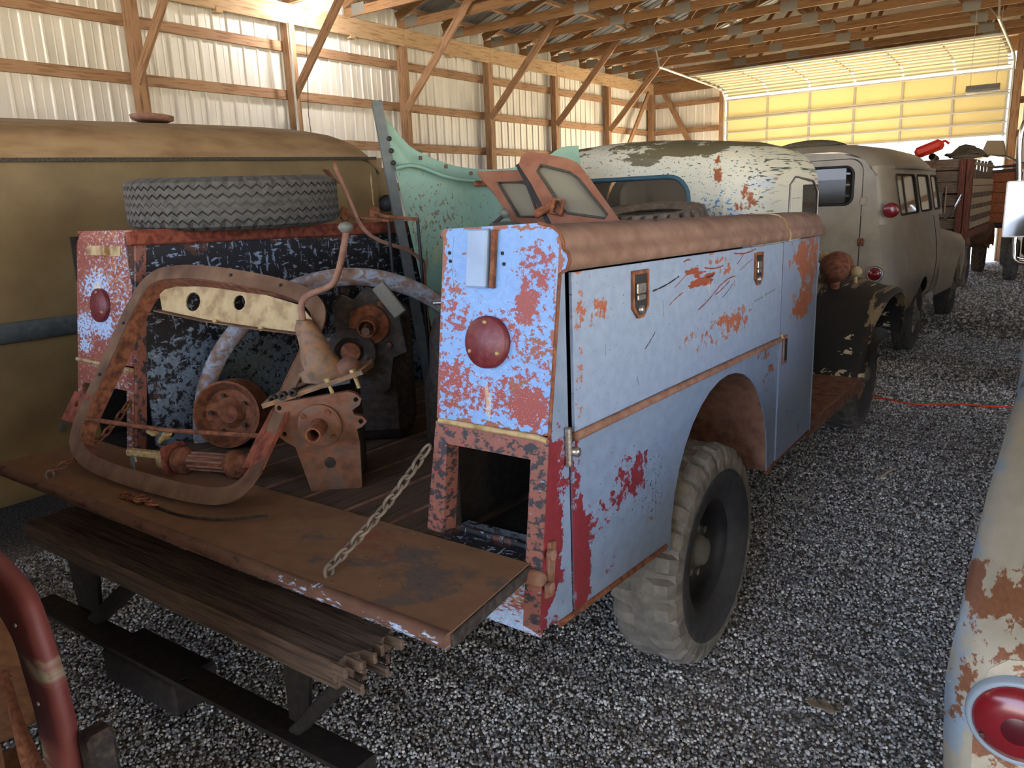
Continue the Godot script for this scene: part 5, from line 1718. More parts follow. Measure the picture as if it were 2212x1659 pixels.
	for e in [[0.0, 0.105, 0.08], [0.025, 0.098, 0.074], [0.04, 0.068, 0.06], [0.09, 0.052, 0.05], [0.14, 0.042, 0.042], [0.175, 0.036, 0.036], [0.20, 0.022, 0.022]]:
		var r := PackedVector3Array()
		for k in 16:
			var t := TAU * k / 16.0
			var bump := 1.0 + 0.07 * sin(k * 5.1 + e[0] * 60.0)
			r.append(t0 + (t1_ - t0).normalized() * e[0] + gf.basis.x * (e[1] * bump * cos(t)) + gf.basis.z * (e[2] * bump * sin(t)))
		tw.append(r)
	loft(st, tw, true, true, 1, true)
	obj("shift_tower", st, M.greasy, ga)
	st = S()
	lathe(st, [Vector2(0, -0.02), Vector2(0.04, 0.0), Vector2(0.04, 0.02), Vector2(0.026, 0.035), Vector2(0, 0.038)], along(cf * Vector3(0.095, 0.01, 0.03), Vector3(0.3, 1, 0.3)), 12)
	obj("cover_dome", st, M.castrust, ga)
	var lp := []
	for p in [Vector2(-0.082, 0.515), Vector2(-0.083, 0.575), Vector2(-0.056, 0.605), Vector2(0.015, 0.632), Vector2(0.045, 0.683), Vector2(0.070, 0.768), Vector2(0.076, 0.795)]:
		lp.append(gf * Vector3(p.x, p.y, -0.12))
	st = S()
	tube(st, smooth_pts(lp, 4), 0.0105, 8)
	obj("shift_lever", st, M.rustdust, ga)
	st = S()
	lathe(st, [Vector2(0, -0.016), Vector2(0.014, -0.014), Vector2(0.023, -0.002), Vector2(0.023, 0.006), Vector2(0.015, 0.015), Vector2(0, 0.018)], along(lp[-1] + Vector3(0, 0.012, 0), Vector3.UP), 16)
	obj("shift_knob", st, M.knob, ga)
	# ---------------- second gearbox in the shade behind
	var gb := thing("gearbox", "dark greasy gearbox with a splined shaft behind the rusty one", "gearbox", Vector3(-1.98, 0.79, -2.1))
	var b2 := xf(Vector3(-1.95, 1.0, -2.05), Vector3(0.783, 0, -0.622), Vector3.UP)
	st = S()
	plate(st, [Vector2(-0.27, 0.26), Vector2(-0.268, 0.33), Vector2(-0.24, 0.365), Vector2(-0.20, 0.345), Vector2(-0.15, 0.39), Vector2(-0.10, 0.37), Vector2(-0.04, 0.317), Vector2(-0.03, 0.22), Vector2(-0.02, 0.15), Vector2(-0.07, 0.13), Vector2(-0.09, 0.02), Vector2(-0.13, -0.01), Vector2(-0.17, 0.06), Vector2(-0.26, 0.089)], 0.03, b2)
	obj("front_plate", st, M.castdark, gb)
	st = S()
	box(st, b2 * Vector3(-0.14, 0.06, -0.16), Vector3(0.24, 0.52, 0.28), b2.basis, 0.05)
	obj("case", st, M.castdark, gb)
	st = S()
	lathe(st, [Vector2(0.075, 0.012), Vector2(0.07, 0.03), Vector2(0.04, 0.05), Vector2(0.032, 0.11), Vector2(0.026, 0.11), Vector2(0.026, 0.05), Vector2(0, 0.05)], along(b2 * Vector3(-0.145, 0.255, 0), gn), 24, true)
	obj("bearing_flange", st, M.rust, gb)
	st = S()
	tube(st, [b2 * Vector3(-0.145, 0.255, 0.05), b2 * Vector3(-0.135, 0.258, 0.20)], 0.014, 8)
	for k in 8:
		var t := TAU * k / 8.0
		tube(st, [b2 * Vector3(-0.140 + 0.014 * cos(t), 0.256 + 0.014 * sin(t), 0.12), b2 * Vector3(-0.136 + 0.014 * cos(t), 0.258 + 0.014 * sin(t), 0.195)], 0.003, 4)
	obj("splined_shaft", st, M.tanframe, gb)
	st = S()
	lathe(st, [Vector2(0.088, 0.0), Vector2(0.088, 0.045), Vector2(0.06, 0.05), Vector2(0.04, 0.03), Vector2(0.0, 0.03)], along(b2 * Vector3(-0.215, 0.160, 0.012), gn), 26, true)
	obj("drive_flange", st, M.castdark, gb)
	st = S()
	lathe(st, [Vector2(0.036, 0.03), Vector2(0.034, 0.046), Vector2(0, 0.05)], along(b2 * Vector3(-0.215, 0.165, 0.014), gn), 18, true)
	obj("core_plug", st, M.rustorange, gb)
	for p in [Vector2(-0.20, 0.30), Vector2(-0.10, 0.33), Vector2(-0.17, 0.20), Vector2(-0.08, 0.18)]:
		st = S()
		bolt(st, b2 * Vector3(p.x, p.y, 0.015), gn, 0.010, 0.016)
		obj("flange_bolt", st, M.rust, gb)
	st = S()
	box(st, b2 * Vector3(-0.065, 0.345, 0.05), Vector3(0.05, 0.13, 0.02), b2.basis * Basis(Vector3.BACK, 0.6), 0.004)
	obj("pale_bracket", st, M.knob, gb)
	var gt := thing("shifter_housing", "upright dark shifter housing with thin rod beside the dark gearbox", "gearbox part", Vector3(-1.83, 0.79, -2.1))
	st = S()
	lathe(st, [Vector2(0.10, 0.0), Vector2(0.10, 0.22), Vector2(0.075, 0.30), Vector2(0.07, 0.40), Vector2(0.05, 0.47), Vector2(0.02, 0.50), Vector2(0, 0.50)], along(O + Vector3(-0.03, 0.0, -0.05), Vector3.UP), 16)
	obj("housing", st, M.castdark, gt)
	st = S()
	tube(st, smooth_pts([O + Vector3(-0.03, 0.49, -0.05), O + Vector3(-0.03, 0.58, -0.06), O + Vector3(0.02, 0.68, -0.10), O + Vector3(0.10, 0.73, -0.16)], 3), 0.011, 8)
	obj("rod", st, M.castdark, gt)
	st = S()
	tube(st, [O + Vector3(-0.02, 0.535, 0.03), O + Vector3(0.06, 0.54, 0.0), O + Vector3(0.14, 0.555, -0.02)], 0.007, 6)
	obj("clevis", st, M.dullchrome, gt)
	# ---------------- drum and axle casting
	var dm := thing("brake_drum", "dusty brown brake drum on a hub casting inside the hoop", "drum", Vector3(-2.53, 0.80, -1.68))
	var dd := Vector3(0.55, 0.12, 0.82).normalized()
	st = S()
	lathe(st, [Vector2(0.0, 0.0), Vector2(0.035, 0.01), Vector2(0.06, -0.01), Vector2(0.09, -0.005), Vector2(0.118, 0.03), Vector2(0.126, 0.03), Vector2(0.126, -0.08), Vector2(0.118, -0.10), Vector2(0, -0.10)], along(O + Vector3(0, 0.135, 0.03), dd), 36, true)
	obj("drum", st, M.rust, dm)
	st = S()
	lathe(st, [Vector2(0.0, -0.10), Vector2(0.08, -0.10), Vector2(0.06, -0.20), Vector2(0.05, -0.32), Vector2(0, -0.33)], along(O + Vector3(0, 0.135, 0.03), dd), 18)
	obj("axle_stub", st, M.castdark, dm)
	for k in 5:
		st = S()
		var t := TAU * k / 5.0 + 0.3
		var f := along(O + Vector3(0, 0.135, 0.03), dd)
		bolt(st, f * Vector3(0.07 * cos(t), -0.005, 0.07 * sin(t)), dd, 0.008, 0.014)
		obj("stud", st, M.castdark, dm)
	var cs := thing("axle_casting", "brown triangular axle casting with a lever behind the drum", "casting", Vector3(-2.46, 0.80, -1.98))
	st = S()
	var cr := []
	for e in [[-0.14, 0.03, 0.10], [-0.10, 0.07, 0.16], [0.0, 0.10, 0.24], [0.08, 0.09, 0.26], [0.14, 0.05, 0.22]]:
		cr.append(ring(O + Vector3(e[0] * 0.8, e[2] * 0.5 + 0.02, -e[0] * 0.6), Vector3(0.6, 0, 0.8) * e[1], Vector3.UP * e[2] * 0.5, 14))
	loft(st, cr, true, true, 1, false)
	obj("casting", st, M.castrust, cs)
	st = S()
	strip(st, [O + Vector3(0.05, 0.25, 0.10), O + Vector3(0.07, 0.18, 0.14), O + Vector3(0.02, 0.10, 0.16)], Vector3(0.5, 0, 0.8), 0.035, 0.015)
	lathe(st, [Vector2(0.025, -0.015), Vector2(0.025, 0.015), Vector2(0.01, 0.016), Vector2(0, 0.016)], along(O + Vector3(0.05, 0.25, 0.10), gn), 14)
	lathe(st, [Vector2(0.022, -0.015), Vector2(0.022, 0.015), Vector2(0.01, 0.016), Vector2(0, 0.016)], along(O + Vector3(0.02, 0.10, 0.16), gn), 14)
	obj("lever", st, M.rust, cs)
	var gp := thing("grey_bracket", "small grey pressed bracket behind the shift tower", "bracket", Vector3(-2.2, 0.79, -1.90))
	st = S()
	plate(st, rrect(-0.05, 0.0, 0.05, 0.42, 0.03), 0.02, xf(O, Vector3(0.78, 0, -0.62), Vector3(0.08, 1, 0)), [circle2(Vector2(0.02, 0.36), 0.012, 8)])
	obj("bracket", st, M.knob, gp)
	# ---------------- small shaft assembly with brass clamp inside the frame
	var wn := thing("shaft_assembly", "rusty ribbed shaft with a brass clamp end lying inside the leaning frame", "shaft", Vector3(-2.27, 0.823, -1.36))
	var wd := Vector3(0.95, 0.03, -0.25).normalized()
	var wa := Vector3(-2.37, 0.868, -1.345)
	st = S()
	lathe(st, [Vector2(0, -0.01), Vector2(0.043, -0.01), Vector2(0.046, 0.02), Vector2(0.028, 0.04), Vector2(0.028, 0.20), Vector2(0.045, 0.215), Vector2(0.045, 0.235), Vector2(0.03, 0.25), Vector2(0.026, 0.32), Vector2(0, 0.32)], along(wa, wd), 22, true)
	obj("shaft", st, M.rust, wn)
	for k in 10:
		st = S()
		var t := TAU * k / 10.0
		var f := along(wa, wd)
		tube(st, [f * Vector3(0.028 * cos(t), 0.05, 0.028 * sin(t)), f * Vector3(0.028 * cos(t), 0.20, 0.028 * sin(t))], 0.005, 5)
		obj("spline", st, M.rustdust, wn)
	st = S()
	plate(st, rrect(-0.045, -0.045, 0.045, 0.055, 0.012), 0.02, xf(wa - wd * 0.03, Vector3(0.25, 0, 0.95), Vector3.UP))
	obj("end_plate", st, M.rustred, wn)
	st = S()
	lathe(st, [Vector2(0.036, 0.0), Vector2(0.036, 0.04), Vector2(0.02, 0.05), Vector2(0, 0.05)], along(wa - wd * 0.035, -wd), 16, true)
	box(st, wa + Vector3(-0.115, 0.018, 0.05), Vector3(0.17, 0.022, 0.03), Basis(Vector3.UP, 0.25), 0.004)
	box(st, wa + Vector3(-0.10, 0.062, -0.01), Vector3(0.06, 0.018, 0.03), Basis(Vector3.BACK, 0.7), 0.004)
	box(st, wa + Vector3(-0.155, 0.075, 0.0), Vector3(0.04, 0.016, 0.03), Basis(Vector3.BACK, -0.2), 0.004)
	obj("brass_clamp", st, M.brass, wn)
	st = S()
	plate(st, [Vector2(-0.05, -0.03), Vector2(0.0, -0.03), Vector2(0.01, 0.02), Vector2(0.06, 0.03), Vector2(0.05, 0.045), Vector2(-0.03, 0.03)], 0.006, xf(wa + Vector3(-0.12, -0.012, 0.10), Vector3(0.95, 0, 0.3), Vector3.UP))
	obj("hook_plate", st, M.knob, wn)
	var cp := thing("chain_heap", "small heap of rusty chain on the tailgate before the frame", "chain", Vector3(-2.2, 0.822, -1.12))
	for k in 14:
		var a := k * 2.4
		var c := O + Vector3(0.012 * k * cos(a) * 0.6 - 0.05, 0.008 + 0.004 * (k % 3), 0.02 * sin(a * 1.3))
		var lpt := []
		for j in 10:
			var t := TAU * j / 10.0
			lpt.append(c + Vector3(cos(a), 0, sin(a)) * cos(t) * 0.02 + Vector3(-sin(a), 0.3 * (k % 2), cos(a)) * sin(t) * 0.011)
		st = S()
		tube(st, lpt, 0.004, 5, false, true, 1.0, Vector3.UP)
		obj("chain_link", st, M.rust, cp)
	var wr := thing("loose_wire", "thin wire lying along the tailgate beside the chain heap", "wire", Vector3(-2.0, 0.822, -1.15))
	st = S()
	tube(st, smooth_pts([O + Vector3(-0.16, 0.006, 0.03), O + Vector3(-0.02, 0.005, 0.03), O + Vector3(0.12, 0.006, -0.01), O + Vector3(0.22, 0.012, -0.09)], 4), 0.004, 5)
	obj("wire", st, M.castdark, wr)
	# ---------------- turquoise panel standing on the bed
	var gp2 := thing("turquoise_panel", "tall turquoise body panel with a curved top edge standing in the bed", "body panel", Vector3(-2.5, 0.80, -2.9))
	var pg := xf(Vector3(-2.71, 1.378, -2.71), Vector3(0.552, 0, -0.834), Vector3.UP).scaled_local(Vector3(1.085, 1.085, 1.085))
	var topc := Curve2D.new()
	var tops := [Vector2(0.030, 0.644), Vector2(0.111, 0.529), Vector2(0.200, 0.473), Vector2(0.325, 0.431), Vector2(0.488, 0.414), Vector2(0.670, 0.428), Vector2(0.787, 0.468), Vector2(0.854, 0.505), Vector2(0.950, 0.513)]
	var rows := []
	for i in 33:
		var u := i / 32.0
		var x := lerpf(0.030, 0.950, u)
		var y := 0.0
		for k in tops.size() - 1:
			if x >= tops[k].x - 1e-6 and x <= tops[k + 1].x + 1e-6:
				var f: float = (x - tops[k].x) / (tops[k + 1].x - tops[k].x)
				var p0: Vector2 = tops[maxi(k - 1, 0)]
				var p3: Vector2 = tops[mini(k + 2, tops.size() - 1)]
				y = tops[k].cubic_interpolate(tops[k + 1], p0, p3, f).y
		var row := PackedVector3Array()
		var bot := -0.53
		var xs := lerpf(0.03, 0.15, 0.0)
		for j in 15:
			var v := j / 14.0
			var yy := lerpf(y, bot, v * v * 0.6 + v * 0.4)
			# the left edge leans outwards towards the bottom; flange at the top rolls over
			var xx := x + (1.0 - u) * 0.115 * clampf((0.64 - yy) / 0.7, 0, 1.6)
			var zz := 0.03 * sin(v * 2.2) + 0.05 * sin(u * 2.8) * v
			if j == 0:
				zz += 0.012
			if j == 2 or j == 3:
				zz += 0.012
			row.append(pg * Vector3(xx, yy, zz))
		rows.append(row)
	st = S()
	sheet(st, rows, 0.004, 1, true)
	obj("sheet", st, M.green, gp2, [pg * Vector3(0, 0.66, 0), Vector3(0.552, 0, -0.834) * 1.06, Vector3(0, -1.08, 0)])
	st = S()
	strip(st, [pg * Vector3(0.005, 0.705, 0.02), pg * Vector3(0.030, 0.50, 0.02), pg * Vector3(0.066, 0.2, 0.02), pg * Vector3(0.098, -0.05, 0.02), pg * Vector3(0.155, -0.53, 0.02)], pg.basis.z, 0.045, 0.03)
	obj("edge_flange", st, M.bandgrey, gp2)
	st = S()
	tube(st, smooth_pts([pg * Vector3(0.062, 0.425, 0.045), pg * Vector3(0.12, 0.437, 0.052), pg * Vector3(0.18, 0.425, 0.06), pg * Vector3(0.26, 0.392, 0.072), pg * Vector3(0.343, 0.371, 0.08), pg * Vector3(0.46, 0.362, 0.085)], 4), 0.010, 8)
	obj("pressed_rib", st, M.green, gp2, [pg * Vector3(0, 0.66, 0), Vector3(0.552, 0, -0.834) * 1.06, Vector3(0, -1.08, 0)])
	st = S()
	box(st, pg * Vector3(0.44, 0.352, 0.088), Vector3(0.09, 0.03, 0.02), pg.basis.orthonormalized(), 0.006)
	obj("hinge_strap", st, M.rust, gp2)
	for p in [Vector2(0.174, 0.468), Vector2(0.287, 0.430), Vector2(0.400, 0.398), Vector2(0.510, 0.390), Vector2(0.612, 0.395)]:
		st = S()
		box(st, pg * Vector3(p.x, p.y, 0.045), Vector3(0.016, 0.018, 0.012), pg.basis.orthonormalized(), 0.002)
		obj("clip", st, M.tanframe, gp2)
	for p in [Vector2(0.045, 0.55), Vector2(0.05, 0.50), Vector2(0.055, 0.45)]:
		st = S()
		lathe(st, [Vector2(0.012, 0), Vector2(0.012, 0.004), Vector2(0, 0.004)], along(pg * Vector3(p.x, p.y, 0.036), pg.basis.z), 8)
		obj("bolt_hole", st, M.black, gp2)
	# ---------------- two primer-red cab doors standing with their windows up
	var dl := ["primer-red cab door with window, the nearer of two against the cab", "primer-red cab door with window, the farther one by the turquoise panel"]
	var db := [Vector3(-1.843, 1.602, -2.958), Vector3(-1.995, 1.603, -2.99)]
	var ro := [[Vector2(-0.204, 0.225), Vector2(-0.195, 0.262), Vector2(-0.161, 0.285), Vector2(0.007, 0.245), Vector2(0.055, 0.222), Vector2(0.084, 0.185), Vector2(0.25, -0.06), Vector2(0.28, -0.66), Vector2(-0.05, -0.66), Vector2(-0.055, -0.05), Vector2(-0.151, 0.142)], [Vector2(-0.295, 0.207), Vector2(-0.086, 0.206), Vector2(-0.030, 0.146), Vector2(0.08, -0.06), Vector2(0.10, -0.66), Vector2(-0.13, -0.66), Vector2(-0.12, -0.05), Vector2(-0.209, 0.10)]]
	var wo := [[Vector2(-0.122, 0.195), Vector2(-0.108, 0.221), Vector2(0.021, 0.181), Vector2(0.059, 0.150), Vector2(0.180, -0.010), Vector2(0.170, -0.026), Vector2(0.010, 0.002), Vector2(-0.010, 0.020)], [Vector2(-0.195, 0.154), Vector2(-0.080, 0.150), Vector2(-0.060, 0.135), Vector2(-0.01, 0.0), Vector2(-0.02, -0.012), Vector2(-0.10, -0.008)]]
	for i in 2:
		var d := thing("cab_door", dl[i], "door", Vector3(db[i].x, 0.80, db[i].z - 0.05), "loose cab doors")
		var df := xf(db[i], Vector3(0.886, 0, -0.464), Vector3(-0.2, 0.95, -0.2))
		st = S()
		plate(st, ro[i], 0.045, df, [wo[i]])
		obj("door_skin", st, M.greendoor, d)
		st = S()
		plate(st, wo[i], 0.005, df)
		obj("window_pane", st, M.dustyglass, d)
		st = S()
		var lp3 := []
		for p in wo[i]:
			lp3.append(df * Vector3(p.x, p.y, 0.022))
		tube(st, lp3, 0.006, 6, false, true, 1.0, df.basis.z)
		obj("window_seal", st, M.grime, d)
		if i == 0:
			st = S()
			box(st, df * Vector3(-0.09, 0.02, 0.03), Vector3(0.10, 0.035, 0.03), df.basis * Basis(Vector3.BACK, 0.5), 0.006)
			tube(st, [df * Vector3(-0.06, 0.0, 0.04), df * Vector3(-0.045, 0.06, 0.05), df * Vector3(-0.005, 0.05, 0.05), df * Vector3(-0.02, -0.01, 0.04)], 0.010, 6, true, true)
			obj("hinge", st, M.rustorange, d)
			st = S()
			strip(st, [df * Vector3(-0.206, 0.235, -0.012), df * Vector3(-0.154, 0.142, -0.012), df * Vector3(-0.06, -0.05, -0.012)], df.basis.z, 0.03, 0.05)
			obj("weather_strip", st, M.black, d)
	# ---------------- rods, pedals and other bits
	var rd := thing("bent_rod", "long bent rusty brake lever rod rising above the left box", "rod", Vector3(-2.45, 0.82, -2.5))
	st = S()
	tube(st, smooth_pts([Vector3(-2.553, 1.834, -2.300), Vector3(-2.519, 1.724, -2.320), Vector3(-2.488, 1.589, -2.360), Vector3(-2.450, 1.527, -2.420), Vector3(-2.414, 1.478, -2.550), Vector3(-2.405, 1.428, -2.620), Vector3(-2.424, 1.366, -2.660), Vector3(-2.44, 0.82, -2.68)], 4), 0.009, 8)
	obj("rod", st, M.rustdust, rd)
	st = S()
	box(st, Vector3(-2.556, 1.838, -2.300), Vector3(0.012, 0.04, 0.012), Basis.IDENTITY, 0.003)
	obj("rod_tip", st, M.rust, rd)
	var pd := thing("pedal_set", "pair of rusty foot pedals on a bar behind the loose tyre", "pedals", Vector3(-2.45, 1.56, -2.42))
	for p in [Vector3(-2.576, 1.645, -2.350), Vector3(-2.472, 1.645, -2.420)]:
		st = S()
		lathe(st, [Vector2(0, 0.006), Vector2(0.028, 0.005), Vector2(0.032, 0.0), Vector2(0.028, -0.005), Vector2(0, -0.006)], along(p, Vector3(0.8, 0.1, 0.5)) * Transform3D(Basis.from_scale(Vector3(1.0, 1, 0.75)), Vector3.ZERO), 18)
		obj("pedal_pad", st, M.rust, pd)
		st = S()
		tube(st, [p, p + Vector3(0.05, -0.018, -0.02), p + Vector3(0.19, -0.035, -0.07)], 0.008, 6)
		obj("pedal_arm", st, M.rust, pd)
		st = S()
		tube(st, [p + Vector3(0.185, -0.03, -0.07), p + Vector3(0.19, -0.84, -0.09)], 0.007, 6)
		obj("pedal_stem", st, M.black, pd)
	var kl := thing("shift_rod", "grey knobbed lever showing above the near box lid", "lever", Vector3(-2.12, 0.82, -2.72))
	st = S()
	tube(st, [Vector3(-2.12, 0.82, -2.70), Vector3(-2.12, 1.50, -2.72), Vector3(-2.093, 1.569, -2.75), Vector3(-2.064, 1.608, -2.795)], 0.009, 8)
	obj("rod", st, M.castdark, kl)
	st = S()
	lathe(st, [Vector2(0, -0.02), Vector2(0.018, -0.012), Vector2(0.024, 0.004), Vector2(0.016, 0.018), Vector2(0, 0.022)], along(Vector3(-2.058, 1.618, -2.80), Vector3(0.4, 0.7, -0.5)), 16)
	obj("knob", st, M.knob, kl)
	var cl := thing("folded_cover", "crumpled dark grey cloth on the load beside the knobbed lever", "cloth", Vector3(-1.92, 1.42, -2.62))
	st = S()
	var cg := []
	var cn := FastNoiseLite.new()
	cn.seed = 3
	cn.frequency = 6.0
	for i in 10:
		var row := PackedVector3Array()
		for j in 12:
			var u := i / 9.0 - 0.5
			var v := j / 11.0 - 0.5
			row.append(O + Vector3(u * 0.30, 0.17 - 0.25 * (u * u + v * v) + 0.02 * cn.get_noise_2d(u, v), v * 0.3))
		cg.append(row)
	sheet(st, cg, 0.006, 1, true)
	obj("cloth", st, M.bandgrey, cl)
	var t2 := thing("tyre_casing", "brown dusty tyre lying in the bed against the cab", "tyre", Vector3(-1.63, 1.415, -3.36))
	st = S()
	tyre(st, O + Vector3(0, 0.11, 0), Vector3(0.02, 1, 0.12), 0.26, 0.18, 0.16, "bar", 26)
	obj("tyre", st, M.rubbertan, t2)
	var bs := thing("crate", "dark wooden crate under the loose tyre by the cab", "crate", Vector3(-1.63, 0.79, -3.36))
	for k in 4:
		st = S()
		box(st, O + Vector3(0, 0.085 + 0.15 * k, 0), Vector3(0.46, 0.13, 0.46), Basis.IDENTITY, 0.006)
		obj("crate_board", st, M.bedplank, bs)

# ---------------------------------------------------------------- other vehicles
func build_van():
	var V := thing("panel_van", "dusty tan panel van with a rounded roof and dark rub rail parked alongside", "van", Vector3(-5.3, 0, -1.8))
	var st: SurfaceTool
	# half section: distance from the middle line, height
	var side := [Vector2(0.94, 0.24), Vector2(1.0, 0.30), Vector2(1.015, 0.60), Vector2(1.02, 1.0), Vector2(1.015, 1.4), Vector2(1.0, 1.80), Vector2(0.995, 1.955)]
	var roof := [Vector2(1.015, 1.962), Vector2(1.0, 2.01), Vector2(0.96, 2.075), Vector2(0.88, 2.13), Vector2(0.75, 2.175), Vector2(0.55, 2.205), Vector2(0.3, 2.225), Vector2(0.0, 2.232)]
	var zs := [1.6, 0.9, 0.0, -0.9, -1.8, -2.6, -3.2, -3.6, -3.85, -4.05, -4.18, -4.26, -4.32]
	var dn := [0.0, 0.0, 0.0, 0.0, 0.0, 0.0, 0.0, 0.004, 0.015, 0.04, 0.075, 0.12, 0.17]
	var rs := []
	var rr := []
	for i in zs.size():
		var a := PackedVector3Array()
		var b := PackedVector3Array()
		var lift: float = 0.025 * (-zs[i] - 1.7)
		var all := []
		for p in roof:
			var drop: float = dn[i] * (0.5 + 0.5 * p.x) if p.y > 1.97 else 0.0
			all.append(Vector3(p.x, p.y + lift - drop, zs[i]))
		for p in all:
			b.append(Vector3(-5.3 + p.x, p.y, p.z))
		for k in range(all.size() - 2, -1, -1):
			b.append(Vector3(-5.3 - all[k].x, all[k].y, all[k].z))
		rr.append(b)
		for p in side:
			a.append(Vector3(-5.3 + p.x, p.y + (lift if p.y > 1.5 else 0.0), zs[i] if i < 10 else zs[9] - 0.12 * (i - 9) * 0.6))
		rs.append(a)
	st = S()
	loft(st, rr, false, false, 1, false)
	obj("roof", st, M.tanroof, V)
	st = S()
	loft(st, rs, false, false, 1, true)
	obj("side_wall", st, M.tan, V)
	st = S()
	var ls := []
	for r in rs:
		var m := PackedVector3Array()
		for p in r:
			m.append(Vector3(-10.6 - p.x, p.y, p.z))
		ls.append(m)
	loft(st, ls, false, false, 1, false)
	obj("far_side_wall", st, M.tan, V)
	st = S()
	var rail := []
	for z in [1.6, 0.0, -1.5, -3.0, -3.9, -4.25]:
		rail.append(Vector3(-4.283, 1.960 + 0.025 * (-z - 1.7), z))
	strip(st, rail, Vector3.RIGHT, 0.02, 0.022)
	obj("drip_rail", st, M.grime, V)
	st = S()
	var rings := []
	for z in [1.6, -4.2]:
		rings.append(ring(Vector3(-4.272, 1.130, z), Vector3(0.022, 0, 0), Vector3(0, 0.052, 0), 12))
	loft(st, rings, true, true, 1, false)
	obj("rub_rail", st, M.bandgrey, V)
	# nose, pillar and quarter window at the front end
	st = S()
	rings = []
	for e in [[-4.12, 1.0, 1.0], [-4.4, 0.97, 0.99], [-4.8, 0.85, 0.96], [-5.3, 0.66, 0.9], [-5.5, 0.5, 0.85]]:
		var r := PackedVector3Array()
		for p in [Vector2(0.95, 0.3), Vector2(1.0, 0.6), Vector2(1.0, 1.0), Vector2(0.97, 1.3), Vector2(0.85, 1.42), Vector2(0.4, 1.46), Vector2(-0.4, 1.46), Vector2(-0.85, 1.42), Vector2(-0.97, 1.3), Vector2(-1.0, 1.0), Vector2(-1.0, 0.6), Vector2(-0.95, 0.3)]:
			r.append(Vector3(-5.3 + p.x * e[1], p.y * e[2], e[0]))
		rings.append(r)
	loft(st, rings, false, true, 1, false)
	obj("nose", st, M.tan, V)
	st = S()
	plate(st, [Vector2(-0.9, 1.42), Vector2(0.95, 1.42), Vector2(0.93, 1.95), Vector2(-0.9, 1.95)], 0.01, xf(Vector3(-5.3, 0, -4.52), Vector3.RIGHT, Vector3(0, 1, 0.0)), [rrect(-0.8, 1.48, 0.78, 1.90, 0.08)])
	obj("windscreen_surround", st, M.tan, V)
	st = S()
	plate(st, rrect(-0.8, 1.48, 0.78, 1.90, 0.08), 0.005, xf(Vector3(-5.3, 0, -4.52), Vector3.RIGHT, Vector3(0, 1, 0.0)))
	obj("windscreen", st, M.darkglass, V)
	st = S()
	box(st, Vector3(-4.335, 1.70, -4.36), Vector3(0.02, 0.52, 0.22), Basis(Vector3.UP, -0.2), 0.006)
	obj("front_pillar", st, M.tan, V)
	st = S()
	tube(st, [Vector3(-4.285, 1.40, -4.21), Vector3(-4.290, 1.70, -4.205), Vector3(-4.296, 1.93, -4.20)], 0.008, 6)
	obj("pillar_bead", st, M.cream, V)
	st = S()
	lathe(st, [Vector2(0, 0.02), Vector2(0.05, 0.018), Vector2(0.062, 0.0), Vector2(0.05, -0.04), Vector2(0, -0.05)], along(Vector3(-4.27, 1.70, -4.32), Vector3(0.5, 0.1, 1)), 18)
	obj("side_mirror", st, M.black, V)
	st = S()
	# flaked rust patches standing proud of the paint, and small dents with bright rims
	for e in [[Vector3(-4.283, 1.90, -3.80), 0.05, 0.04], [Vector3(-4.281, 1.86, -3.85), 0.04, 0.02]]:
		plate(st, [Vector2(-e[1], e[2]), Vector2(-e[1] * 0.4, e[2] * 0.3), Vector2(e[1] * 0.3, -e[2] * 0.5), Vector2(e[1], -e[2]), Vector2(e[1] * 0.5, 0), Vector2(-e[1] * 0.2, e[2])], 0.004, xf(e[0], Vector3(0, 0, -1), Vector3.UP))
	obj("rust_flake", st, M.rust, V)
	for e in [Vector2(0.60, -1.86), Vector2(0.51, -1.90), Vector2(0.42, -1.87)]:
		st = S()
		lathe(st, [Vector2(0, 0.004), Vector2(0.008, 0.004), Vector2(0.014, 0.008), Vector2(0.024, 0.0)], along(Vector3(-4.282, e.x, e.y + 0.06), Vector3.RIGHT), 10)
		obj("dent", st, M.knob, V)
	for z in [-3.5, 0.9]:
		wheel(V, Vector3(-4.46, 0.36, z), Vector3.RIGHT, 0.36, 0.2, 0.22, "bar", M.rubber, M.rustdust, 0.03, 24)
		wheel(V, Vector3(-6.14, 0.36, z), Vector3.LEFT, 0.36, 0.2, 0.22, "bar", M.rubber, M.rustdust, 0.03, 24)
	st = S()
	box(st, Vector3(-5.3, 0.42, -1.2), Vector3(1.9, 0.3, 5.4))
	obj("underbody", st, M.darksteel, V)
	var pl := thing("round_pan", "flat round rusty pan resting on the roof of the tan van", "pan", Vector3(-4.92, 2.262, -2.92))
	st = S()
	lathe(st, [Vector2(0.0, 0.004), Vector2(0.10, 0.0), Vector2(0.128, 0.012), Vector2(0.132, 0.034), Vector2(0.12, 0.036), Vector2(0.06, 0.044), Vector2(0, 0.046)], Transform3D(Basis(Vector3.RIGHT, -0.06), O), 28)
	obj("pan", st, M.rustdust, pl)
	var rng := RandomNumberGenerator.new()
	rng.seed = 8
	for k in 9:
		var d := thing("debris_bit", "tiny dark crumb of debris on the tan van roof", "debris", Vector3(-4.74 + rng.randf_range(-0.05, 0.04), 2.176, -2.5 - 0.16 * k), "debris crumbs on the van roof")
		d.position.y = 2.185 + 0.025 * (-d.position.z - 1.7)
		O = d.position
		st = S()
		box(st, O + Vector3(0, 0.006, 0), Vector3(0.012, 0.012, 0.02 + 0.02 * rng.randf()), Basis(Vector3.UP, rng.randf() * 3.0), 0.003)
		obj("crumb", st, M.grime, d)

